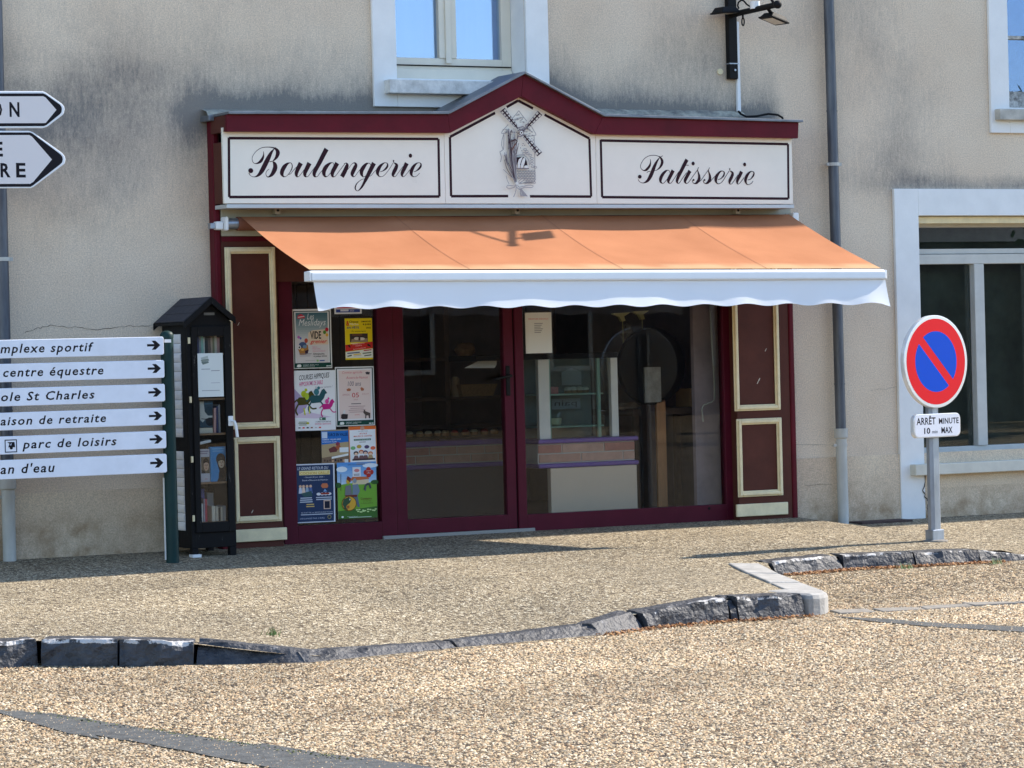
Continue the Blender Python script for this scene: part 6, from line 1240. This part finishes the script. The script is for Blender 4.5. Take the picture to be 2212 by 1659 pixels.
# books: each its own thing
def book(x0, x1, z0, z1, y0, dep, col, label, grp=None, lean=0, drawfn=None):
    m = mat('book_cover', tuple(min(.85, c*1.35) for c in col), .5, var=.06) if tuple(col) not in SPINE else SPINE[tuple(col)]; SPINE[tuple(col)] = m
    t = MB().box(x0, x1, y0, y0+dep, z0, z1).build('book', m, bevel=.0015); tag(t, label, 'book', grp)
    if lean:
        c = Vector((x0, 0, z0)); t.data.transform(Matrix.Translation(c)@Matrix.Rotation(lean, 4, 'Y')@Matrix.Translation(-c))
    if drawfn: n = NP(x0, x1, z0, z1, y0); drawfn(n); n.q.build('cover_print', t)
    return t
cols = dict(navy=(.03,.04,.12), grey=(.30,.30,.31), mint=(.30,.52,.44), white=(.62,.62,.58), brown=(.16,.10,.08), tan=(.45,.33,.24), olive=(.22,.22,.12), cream=(.58,.52,.42), rose=(.50,.28,.26), blue=(.05,.08,.35), red=(.40,.03,.06), black=(.03,.03,.03), beige=(.48,.42,.34), lilac=(.35,.30,.40))
def row(y0, spec, zb, where, grp):
    for (xa, xb, yt, cn, lab) in spec:
        a = at(*c8(xa, (y0+yt)/2), YC+.05)[0]; b_ = at(*c8(xb, (y0+yt)/2), YC+.05)[0]; zt2 = at(*c8((xa+xb)/2, yt), YC+.05)[2]
        book(a+.0006, b_-.0006, zb+.0006, max(zt2, zb+.05), YC+.05+random.uniform(0,.006), .12, cols[cn], f'{lab} {where}', grp)
# tops are measured a little above the glass edge
row(362, [(328,345,262,'navy','dark navy book'),(345,358,255,'grey','grey book'),(358,372,258,'mint','mint green book'),(372,380,262,'white','thin white book'),(380,400,252,'black','thick black book'),(400,416,268,'brown','brown book'),(416,428,258,'tan','tan book'),(428,440,262,'olive','olive book'),(440,456,255,'cream','cream book'),(456,472,264,'rose','dusty rose book')], sh_z[0], 'standing on the top shelf of the black cabinet', 'books on the top shelf')
zs = sh_z[2]
def sung(n): n.R(0,0,1,1,(60,84,100)); n.P([(0,0),(.30,0),(.36,.4),(.60,.55),(1,.55),(1,.62),(.45,.66),(.2,.8),(0,.7)], (214,214,208)); n.R(.3,.06,.95,.12,(70,110,140)); n.D(.68,.36,.26,.16,(50,74,88)); n.D(.72,.78,.30,.16,(28,36,48)); n.L([(.1,.66),(.5,.68),(.9,.63)], .05, (24,26,32))
book(K(372,1)[0]-.018, K(372,1)[0]+.075, zs+.036, K(400,660)[1], YC+.07, .02, (.10,.14,.18), 'blue and white book with a sunglasses cover on the second shelf of the cabinet', drawfn=sung)
book(K(365,845)[0], K(448,845)[0], zs+.0006, zs+.034, YC+.05, .14, cols['cream'], 'thick cream book lying flat under the sunglasses book')
book(K(452,780)[0], K(466,780)[0], zs+.0006, K(456,700)[1], YC+.05, .12, cols['rose'], 'tall pink book leaning at the right of the second shelf', lean=rad(2))
book(K(470,780)[0], K(482,780)[0], zs+.0006, K(470,690)[1], YC+.05, .12, cols['navy'], 'dark navy book beside the pink one on the second shelf'); book(K(484,780)[0], K(495,780)[0], zs+.0006, K(470,680)[1], YC+.05, .12, cols['grey'], 'grey book at the right end of the second shelf'); book(K(340,820)[0], K(352,820)[0], zs+.0006, K(345,740)[1], YC+.05, .12, cols['brown'], 'brown book at the left end of the second shelf')
zs = sh_z[3]
def face(n, cx, cy, rx, ry, hair):
    n.D(cx, cy-ry*.25, rx*1.25, ry*1.15, hair, 18); n.D(cx, cy, rx, ry, (216,176,150), 18); n.P([(cx-rx*.95,cy-ry*.35),(cx-rx*.5,cy-ry*.95),(cx+rx*.5,cy-ry*.95),(cx+rx*.95,cy-ry*.35),(cx+rx*.3,cy-ry*.55),(cx-rx*.3,cy-ry*.55)], hair)
    for s_ in (-1, 1): n.D(cx+s_*rx*.42, cy-ry*.10, rx*.2, ry*.07, (60,44,40), 8)
    n.P([(cx-rx*.06,cy-ry*.05),(cx+rx*.06,cy-ry*.05),(cx+rx*.14,cy+ry*.28),(cx-rx*.14,cy+ry*.28)], (190,144,120)); n.D(cx, cy+ry*.52, rx*.34, ry*.08, (160,84,80), 8)
def man(n): n.R(0,0,1,1,(206,204,214)); n.R(.12,.05,.9,.09,(150,140,160)); n.R(.12,.12,.8,.15,(150,140,160)); n.R(.2,.24,.98,.74,(120,104,88)); n.P([(.2,.74),(.22,.62),(.5,.66),(.6,.74)], (34,30,36)); face(n, .66, .50, .24, .165, (40,28,26)); n.L([(.5,.49),(.84,.49)], .03, (70,60,60)); n.R(.5,.9,.75,.92,(190,120,130))
def hood(n):
    n.R(0,0,1,1,(56,150,214)); n.R(.12,.04,.92,.08,(110,180,226)); n.R(.15,.11,.85,.145,(110,180,226)); n.D(.66,.36,.30,.17,(24,22,26),20); n.P([(.36,.36),(.96,.36),(1,.62),(.98,1),(.40,1),(.50,.90),(.52,.76),(.56,.70)], (22,20,24)); n.D(.70,.47,.20,.145,(206,184,158),20); n.P([(.50,.42),(.56,.33),(.84,.33),(.90,.42),(.7,.385)], (24,22,26))
    for s_ in (-1, 1): n.D(.70+s_*.085,.445,.045,.014,(50,40,40),8)
    n.P([(.69,.45),(.71,.45),(.73,.50),(.67,.50)], (176,140,120)); n.D(.70,.545,.06,.013,(150,70,70),8)
yq = YC+.03
x0_, x1_, z0_, z1_ = K(346,1050,yq)[0], K(414,1050,yq)[0], zs+.0006, K(378,955,yq)[1]; book(x0_, x1_, z0_, z1_, yq+.01, .025, (.55,.54,.60), 'white book with a man portrait cover on the third shelf of the cabinet', drawfn=man)
x0_, x1_, z1_ = K(415,1050,yq)[0], K(510,1050,yq)[0], K(455,940,yq)[1]; book(x0_, x1_, z0_, z1_, yq, .03, (.05,.30,.60), 'bright blue book with a hooded woman on the cover, third shelf', drawfn=hood)
book(K(338,920)[0], K(436,920)[0], K(350,934)[1]-.0, K(350,934)[1]+.018, YC+.04, .1, (.62,.64,.66), 'white book lying tilted on top of the two portrait books', lean=rad(-10))
zs = zbt
row(1404, [(358,372,1290,'white','thin white book'),(374,382,1262,'lilac','lilac book'),(382,398,1262,'red','red book'),(424,446,1306,'cream','cream book'),(448,466,1310,'beige','beige book'),(468,478,1318,'black','thin black book'),(480,492,1310,'cream','pale cream book'),(494,512,1304,'grey','pale grey book')], gz0+.0, 'standing at the bottom of the black cabinet', 'books on the bottom shelf')
cp('bottom_shelf', fx0+.022, fx1-.022, YC+.02, yb-.022, zbt, gz0-.0005, SHW, None, .001)
for (xa, xb, yt, cn, lab) in ((430,455,1205,'blue','dark blue book behind the cream book at the cabinet bottom'),(470,510,1232,'grey','large grey book at the back right of the cabinet bottom'),(395,422,1235,'navy','navy book at the back left of the cabinet bottom')):
    book(K(xa,1300)[0], K(xb,1300)[0], gz0+.0006, K(440,yt)[1], YC+.20, .12, cols[cn], lab)
def flyer(n): n.R(0,0,1,1,(214,220,218)); n.P([(.12,.10),(.40,.06),(.42,.11),(.16,.15)], (170,180,176)); n.P([(.12,.15),(.42,.12),(.46,.17),(.16,.20)], (130,140,134)); n.P([(.14,.20),(.42,.18),(.44,.22),(.2,.26)], (110,124,120)); n.R(.14,.355,.48,.37,(140,140,150)); n.R(.52,.395,.86,.41,(140,140,150)); n.R(.50,.675,.86,.688,(176,176,186)); n.R(.14,.85,.84,.862,(140,140,150))
fp = K(408,500,YC-.017); x0_, x1_, z0_, z1_ = *sorted((K(330,500)[0], K(486,500)[0])), K(408,632)[1], K(408,363)[1]
o = MB().box(x0_, x1_, YC-.019, YC-.018, z0_, z1_).build('notice', PAPER); tag(o, 'white sheet with a small stack of books drawing taped on the cabinet door', 'notice'); n = NP(x0_, x1_, z0_, z1_, YC-.019); flyer(n); n.q.build('print', o)

# ================================================================ DIRECTION PANELS ON GREEN POSTS
YG = -.72; YPN = YG-.02
pg = hit(373,1197,lambda x, d: pave_z(x, d)); YG = float(pg[1]) if -1.2 < pg[1] < -.55 else -.75
print('green post', pg); YPN = YG-.015
dsn = thing('direction_sign', 'green posts carrying six white direction panels with italic lettering and arrows', 'direction sign', (at(373,1197,YG)[0], YG, float(pg[2])))
gxc = at(366,950,YG)[0]; gzt = at(360,720,YG)[2]; pr_ = .041
for xx in (gxc, gxc-1.86): MB().lathe([(pr_,0),(pr_,gzt-pg[2]-.01),(pr_*1.04,gzt-pg[2]-.01),(pr_*1.04,gzt-pg[2]+.012),(pr_*.8,gzt-pg[2]+.028),(pr_*.3,gzt-pg[2]+.036)], (xx, YG, float(pg[2])-.02), 24).build('post', GREENM, dsn, smooth=True)
x0_, x1_, z0_, z1_ = rect(c6(970,350)[0], c6(1,340)[1], c6(1008,350)[0], c6(1,359)[1], YG-pr_-.002); MB().box(x0_, x1_, YG-pr_-.003, YG-pr_+.006, z0_, z1_).build('sticker', WHITEPL, dsn)
xx = at(359.5,1110,YG)[0]; MB().box(xx-.010, xx-.002, YG+.0, YG+.02, float(pg[2]), at(357,1032,YG)[2]).build('white_strip', WHITEPL, dsn)
xr = at(351,880,YPN)[0]; xl = xr-1.82
PAN = mat('reflective_white', (.74,.78,.87), .5, var=.08, vscale=7); cs = crop(0,1300,2.766)
tops = [(731,770.4),(782,821),(834,872.5),(886,923.7),(936.5,975),(986.8,1028)]
wt = [("complexe sportif","mplexe sportif",(0,1012,108,232)),("centre équestre","centre équestre",(32,1118,372,492)),("école St Charles","ole St Charles",(10,1022,622,740)),("maison de retraite","aison de retraite",(0,1145,875,995)),("parc de loisirs","parc de loisirs",(240,1260,1130,1275)),("plan d'eau","an d'eau",(0,592,1405,1512))]
for k, (vt, vb) in enumerate(tops):
    z1_, z0_ = at(175,vt,YPN)[2], at(175,vb,YPN)[2]
    p = MB().prism([(xl,z0_),(xr-.008,z0_),(xr,z0_+.008),(xr,z1_-.008),(xr-.008,z1_),(xl,z1_)], YPN-.05, YPN-.03).build('direction_panel', PAN, dsn, bevel=.003, label='panel reading '+wt[k][0].replace("'", ' ')); MB().box(xl, xr-.01, YPN-.03, YPN-.006, z0_+.02, z1_-.02).build('rail', GALV, p)
    yq = YPN-.05; q = front_print(0, 0, yq); ax = at(c6(885,1)[0]+k*.0+ (k*2.0), 880, yq)[0]; zc_ = (z0_+z1_)/2; h = (z1_-z0_)
    ax = xr-.112; pts = [(0,-.065),(.048,-.065),(.030,-.25),(.056,-.25),(.088,0),(.056,.25),(.030,.25),(.048,.065),(0,.065)]
    q.poly([(ax+a, zc_+b*h+.004) for a, b in pts], (24,22,26))
    full, ref, (a, b_, c_, d_) = wt[k]; sc_ = lambda x, y: at(*cs(x, y), yq); ym = (c_+d_)/2; X1, X0 = sc_(b_, ym)[0], sc_(a if a > 5 else 2, ym)[0]
    desc = any(ch in 'pqgy' for ch in ref); asc = h*(.47); 
    caph = .49*h; zb_ = zc_-caph*.46+.002
    vs, _ = textmesh(ref, .22, 1.18, .018); vmin, vmax = vs[:,1].min(), vs[:,1].max(); vH = textmesh('l', .22, 1.18, .018)[0]; u_ = caph/(vH[:,1].max()-vH[:,1].min())
    q.text(full, X0, zb_+vmin*u_, X1, zb_+vmax*u_, (26,24,30), shear=.22, space=1.18, bold=.018, ref=ref)
    if k == 4:
        a0_, a1_ = sc_(50,1200)[0], sc_(183,1200)[0]; b0_, b1_ = zc_-.40*h, zc_+.32*h; q.frame(a0_, b0_, a1_, b1_, .006, (40,50,64)); mx_ = (a0_+a1_)/2; zz = (b0_+b1_)/2
        q.poly([(a0_+.022,zz-.008),(a0_+.03,zz+.014),(a0_+.016,zz+.024),(a1_-.016,zz+.024),(a1_-.012,zz-.008)], (24,24,30)); q.poly([(a0_+.034,zz+.004),(a0_+.04,zz+.016),(mx_+.005,zz+.016),(mx_+.002,zz+.004)], (190,200,220)); q.disc(a0_+.04, zz-.012, .009, .009, (24,24,30)); q.disc(a1_-.036, zz-.012, .009, .009, (24,24,30))
    q.build('lettering', p)
# ---- two black bordered arrow signs at the left edge
YA = -.80; ca = crop(0,330,3.857)
ars = thing('arrow_sign', 'pair of pointed white direction signs with black borders at the top left', 'direction sign', (at(-70,1230,YA)[0], YA, -.02))
apx = at(-70,500,YA)[0]; MB().tube([(apx, YA+.03, -.05), (apx, YA+.03, at(-60,150,YA)[2])], .038, 16).build('pole', GALV, ars, smooth=True)
RIMW = mat('sign_rim', (.74,.76,.80), .35, metal=.0); FACE = mat('arrow_sign_face', (.62,.60,.66), .45, var=.03)
def arrow(outer, black, inner, txts, lab):
    A = lambda pts, Y: [(float(at(*ca(x, y), Y)[0]), float(at(*ca(x, y), Y)[2])) for x, y in pts]
    o = MB().prism(A(outer, YA), YA, YA+.022).build('arrow_panel', RIMW, ars, bevel=.004, label=lab)
    q = Print((0, YA, 0), (1,0,0), (0,0,1), (0,-1,0)); q.poly(A(black, YA), (26,22,28)); q.poly(A(inner, YA), (218,212,212))
    for t, (x0, y0, x1, y1) in txts: a = at(*ca(x0, (y0+y1)/2), YA); b = at(*ca(x1, (y0+y1)/2), YA); z1 = at(*ca((x0+x1)/2, y0), YA)[2]; z0 = at(*ca((x0+x1)/2, y1), YA)[2]; q.text(t, a[0], z0, b[0], z1, (22,18,26), bold=.028)
    q.build('sign_print', o)
arrow([(-900,98),(640,100),(690,118),(935,290),(968,330),(978,372),(962,440),(935,470),(710,640),(650,656),(-900,662)],
      [(-880,134),(650,134),(690,150),(905,305),(928,340),(932,372),(925,420),(900,450),(700,612),(660,628),(-880,634)],
      [(-860,180),(650,178),(688,198),(850,382),(690,578),(655,582),(-860,586)],
      [('N',(142,266,293,490)),('O',(-115,262,32,494))], 'upper arrow panel showing the letters ON')
arrow([(-900,696),(440,698),(500,718),(940,1032),(978,1080),(990,1128),(975,1195),(940,1222),(520,1535),(470,1562),(-900,1568)],
      [(-880,722),(450,722),(490,738),(910,1050),(940,1090),(946,1128),(935,1175),(905,1205),(500,1520),(460,1542),(-880,1546)],
      [(-860,766),(440,762),(482,786),(782,1130),(500,1468),(455,1496),(-860,1500)],
      [('E',(-110,862,42,1086)),('R',(6,1184,156,1400)),('E',(242,1182,386,1402))], 'lower arrow panel showing the letters E and RE')

# ================================================================ NO PARKING SIGN
B = hit(2019.5,1168,lambda x, d: pave_z(x, d)); print('pole base', B)
ang = rad(45.0)-TH                                # the face turns a little further right than the facade
ex = Vector((math.cos(-TH+ang*0-rad(0)), 0, 0))
fdir = -(TH+0)
yaw = rad(11.5)
ex = Vector((math.cos(yaw), math.sin(yaw), 0)); nn = Vector((math.sin(yaw), -math.cos(yaw), 0)); ez = Vector((0,0,1))
npk = thing('no_parking_sign', 'round blue and red no parking sign over a white plate on a grey pole', 'road sign', tuple(map(float, B)))
bx_, by_, bz_ = map(float, B)
def top_at(v, u=2018): d = ray(u, v); t = (by_-CAM[1])/d[1]; return float((CAM+d*t)[2])
zc_ = top_at(781); Rr = (top_at(681)-top_at(881))/2; ztp = top_at(700)
def hexpole(): 
    m = MB(); w_, d_ = .047, .030; prof = [(w_*a, d_*b) for a, b in ((-1,-.45),(-.55,-1),(.55,-1),(1,-.45),(1,.45),(.55,1),(-.55,1),(-1,.45))]
    n = len(prof); R_ = lambda a, b: (bx_+ex.x*a-nn.x*b*-1*0+nn.x*(-b)*-1, by_+ex.y*a+nn.y*(-b)*-1)
    P = [(bx_+ex.x*a+nn.x*b, by_+ex.y*a+nn.y*b) for a, b in prof]
    m.add([(x, y, bz_-.05) for x, y in P]+[(x, y, ztp) for x, y in P], [tuple(range(n)), tuple(range(2*n-1, n-1, -1))]+[(i, i+n, (i+1)%n+n, (i+1)%n) for i in range(n)]); return m
o = hexpole().build('pole', GALV, npk)
import bmesh
def fixn(o):
    bm = bmesh.new(); bm.from_mesh(o.data); bmesh.ops.recalc_face_normals(bm, faces=bm.faces); bm.to_mesh(o.data); bm.free()
fixn(o)
P = [(bx_+ex.x*a+nn.x*b, by_+ex.y*a+nn.y*b) for a, b in ((-.055,-.036),(.055,-.036),(.055,.036),(-.055,.036))]
o = MB().add([(x, y, bz_-.04) for x, y in P]+[(x, y, bz_+.075) for x, y in P], [(3,2,1,0),(4,5,6,7),(0,1,5,4),(1,2,6,5),(2,3,7,6),(3,0,4,7)]).build('base_sleeve', GALV, npk, bevel=.004); fixn(o)
o = MB().lathe([(.09,0),(.085,.008),(.05,.011)], (bx_, by_, bz_-.004), 16).build('concrete_footing', bpy.data.materials['worn_setts'], npk)
def plate(outl, dep, name, m, off):
    O = Vector((bx_, by_, 0))+nn*off-ex*.018; n = len(outl)
    v = [tuple(O+ex*a+ez*z+nn*dep) for a, z in outl]+[tuple(O+ex*a+ez*z) for a, z in outl]
    o = MB().add(v, [tuple(range(n)), tuple(range(2*n-1, n-1, -1))]+[(i, i+n, (i+1)%n+n, (i+1)%n) for i in range(n)]).build(name, m, npk, bevel=.004); fixn(o); return o
ALR = mat('white_enamelled_rim', (.80,.80,.80), .22, spec=.6, metal=.35)
N_ = 64; circ = lambda r: [(r*math.cos(2*math.pi*k/N_), zc_+r*math.sin(2*math.pi*k/N_)) for k in range(N_)]
dsc = plate(circ(Rr), .035, 'round_panel', ALR, .03)
PR2 = attr_mat('reflective_sheeting', .5, .12, grain=.10, gscale=220)
q = Print(Vector((bx_, by_, 0))+nn*.065-ex*.018, ex, ez, nn); q.disc(0, zc_, Rr*.925, Rr*.925, (222,30,38), N_); ri = Rr*.655
for s_ in (-1, 1):                              # two blue segments either side of the red bar
    hw = Rr*.095; pts = []; a0_ = math.asin(hw/ri)
    for k in range(31): a = a0_+(math.pi-2*a0_)*k/30; pts.append((ri*math.cos(a), s_*ri*math.sin(a)))
    ca_, sa_ = math.cos(rad(-45)), math.sin(rad(-45)); q.poly([(x*ca_-y*sa_, zc_+x*sa_+y*ca_) for x, y in pts], (0,72,190))
q.build('sign_print', dsc, PR2)
zp1, zp0 = top_at(893), top_at(944); wpl = .30; rr = .04; outl = []
wpl = (2079-1966)/FPX*21.0/abs(math.cos(TH+yaw))/2*1.0; print('plate half width', wpl, 'Rr', Rr)
for cx_, cz_, a in ((wpl-rr,zp1-rr,0),(-wpl+rr,zp1-rr,90),(-wpl+rr,zp0+rr,180),(wpl-rr,zp0+rr,270)):
    for k in range(6): t_a = rad(a+18*k); outl.append((cx_+rr*math.cos(t_a), cz_+rr*math.sin(t_a)))
pl = plate(outl, .035, 'text_plate', ALR, .03)
q = Print(Vector((bx_, by_, 0))+nn*.065-ex*.018, ex, ez, nn); hh = zp1-zp0; q.rrect(-wpl+.008, zp0+.008, wpl-.008, zp1-.008, .034, (216,218,226))
q.text('ARRÊT', -wpl*.90, zp0+hh*.55, -wpl*.08, zp0+hh*.93, (30,26,34), space=1.06, bold=.022); q.text('MINUTE', wpl*.06, zp0+hh*.55, wpl*.92, zp0+hh*.80, (30,26,34), space=1.06, bold=.022)
q.text('10', -wpl*.58, zp0+hh*.16, -wpl*.32, zp0+hh*.42, (30,26,34), bold=.022); q.text('min', -wpl*.24, zp0+hh*.17, -wpl*.0, zp0+hh*.31, (60,56,66)); q.text('MAX', wpl*.16, zp0+hh*.16, wpl*.64, zp0+hh*.42, (30,26,34), space=1.06, bold=.022)
q.build('lettering', pl, PR2)
# drain grate at the wall foot by the right pipe
g = at(1900,1128,-.08); o = MB().box(at(1845,1127,-.1)[0], at(1955,1127,-.1)[0], -.20, -.03, float(g[2])-.06, float(pave_z(2.9,.1))+.012).build('drain_cover', mat('rusty_iron', (.075,.045,.04), .8, var=.4, vscale=30, bump=.01, bscale=60), bevel=.004); tag(o, 'dark rusty drain cover strip at the foot of the wall beside the drainpipe', 'drain cover')

# ================================================================ ACROSS THE STREET (seen only in the glass)
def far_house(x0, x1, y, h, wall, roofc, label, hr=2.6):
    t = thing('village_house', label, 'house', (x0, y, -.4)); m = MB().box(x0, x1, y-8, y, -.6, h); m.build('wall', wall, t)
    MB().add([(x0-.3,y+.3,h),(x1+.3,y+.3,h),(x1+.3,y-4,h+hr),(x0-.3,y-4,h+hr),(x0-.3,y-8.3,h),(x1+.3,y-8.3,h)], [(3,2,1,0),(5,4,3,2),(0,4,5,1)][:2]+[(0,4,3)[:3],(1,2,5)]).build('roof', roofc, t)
    n = int((x1-x0)/3)
    for k in range(n):
        xc = x0+(k+.5)*(x1-x0)/n; w_ = MB().box(xc-.5, xc+.5, y-.02, y+.05, .9, 2.3).build('window', OFFW, t); MB().box(xc-.4, xc+.4, y+.051, y+.055, 1.0, 2.2).build('pane', DARKI, w_)
ROOF = bpy.data.materials['slate_roof']
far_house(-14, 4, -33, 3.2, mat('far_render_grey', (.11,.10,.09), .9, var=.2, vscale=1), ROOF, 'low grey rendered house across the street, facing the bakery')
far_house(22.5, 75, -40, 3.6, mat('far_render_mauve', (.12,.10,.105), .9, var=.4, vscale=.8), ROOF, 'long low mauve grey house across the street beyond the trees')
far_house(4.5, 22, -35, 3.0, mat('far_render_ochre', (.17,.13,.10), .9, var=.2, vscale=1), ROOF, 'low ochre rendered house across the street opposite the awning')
def tree(x, y, h, r, label):
    t = thing('lime_tree', label, 'tree', (x, y, -.4)); MB().tube([(x,y,-.5),(x+.1,y,h*.35),(x,y+.2,h*.7)], [.22,.16,.06], 8).build('trunk', mat('bark', (.10,.075,.055), .9), t)
    n = 5000; m = MB(); pts = []
    cl_ = [(random.gauss(0,r*.45), random.gauss(0,r*.45), h*.62+random.gauss(0,r*.4)) for _ in range(26)]
    for _ in range(n):
        c = random.choice(cl_); p = np.array([x+c[0]+random.gauss(0,.38), y+c[1]+random.gauss(0,.38), c[2]+random.gauss(0,.32)]); a, b = rng.normal(size=3), rng.normal(size=3); a /= np.linalg.norm(a); b = np.cross(a, b); b /= np.linalg.norm(b); s_ = random.uniform(.07,.14)
        n0 = len(m.v); m.v += [tuple(p-a*s_), tuple(p+b*s_*.6), tuple(p+a*s_), tuple(p-b*s_*.6)]; m.f.append((n0, n0+1, n0+2, n0+3))
    m.build('crown', bpy.data.materials.get('leaves') or mat('leaves', (.055,.085,.03), .7), t)
tree(26, -24, 7.5, 2.2, 'dense green tree across the street nearest the right window'); tree(31, -28, 8, 2.4, 'taller green tree across the street, further right')
MB().box(23, 60, -30, -29, -.6, 2.6).build('garden_wall', mat('dark_stone_wall', (.16,.15,.13), .9, var=.4, vscale=2)); tag(bpy.data.objects['garden_wall'], 'long dark stone garden wall across the street behind the trees', 'wall')
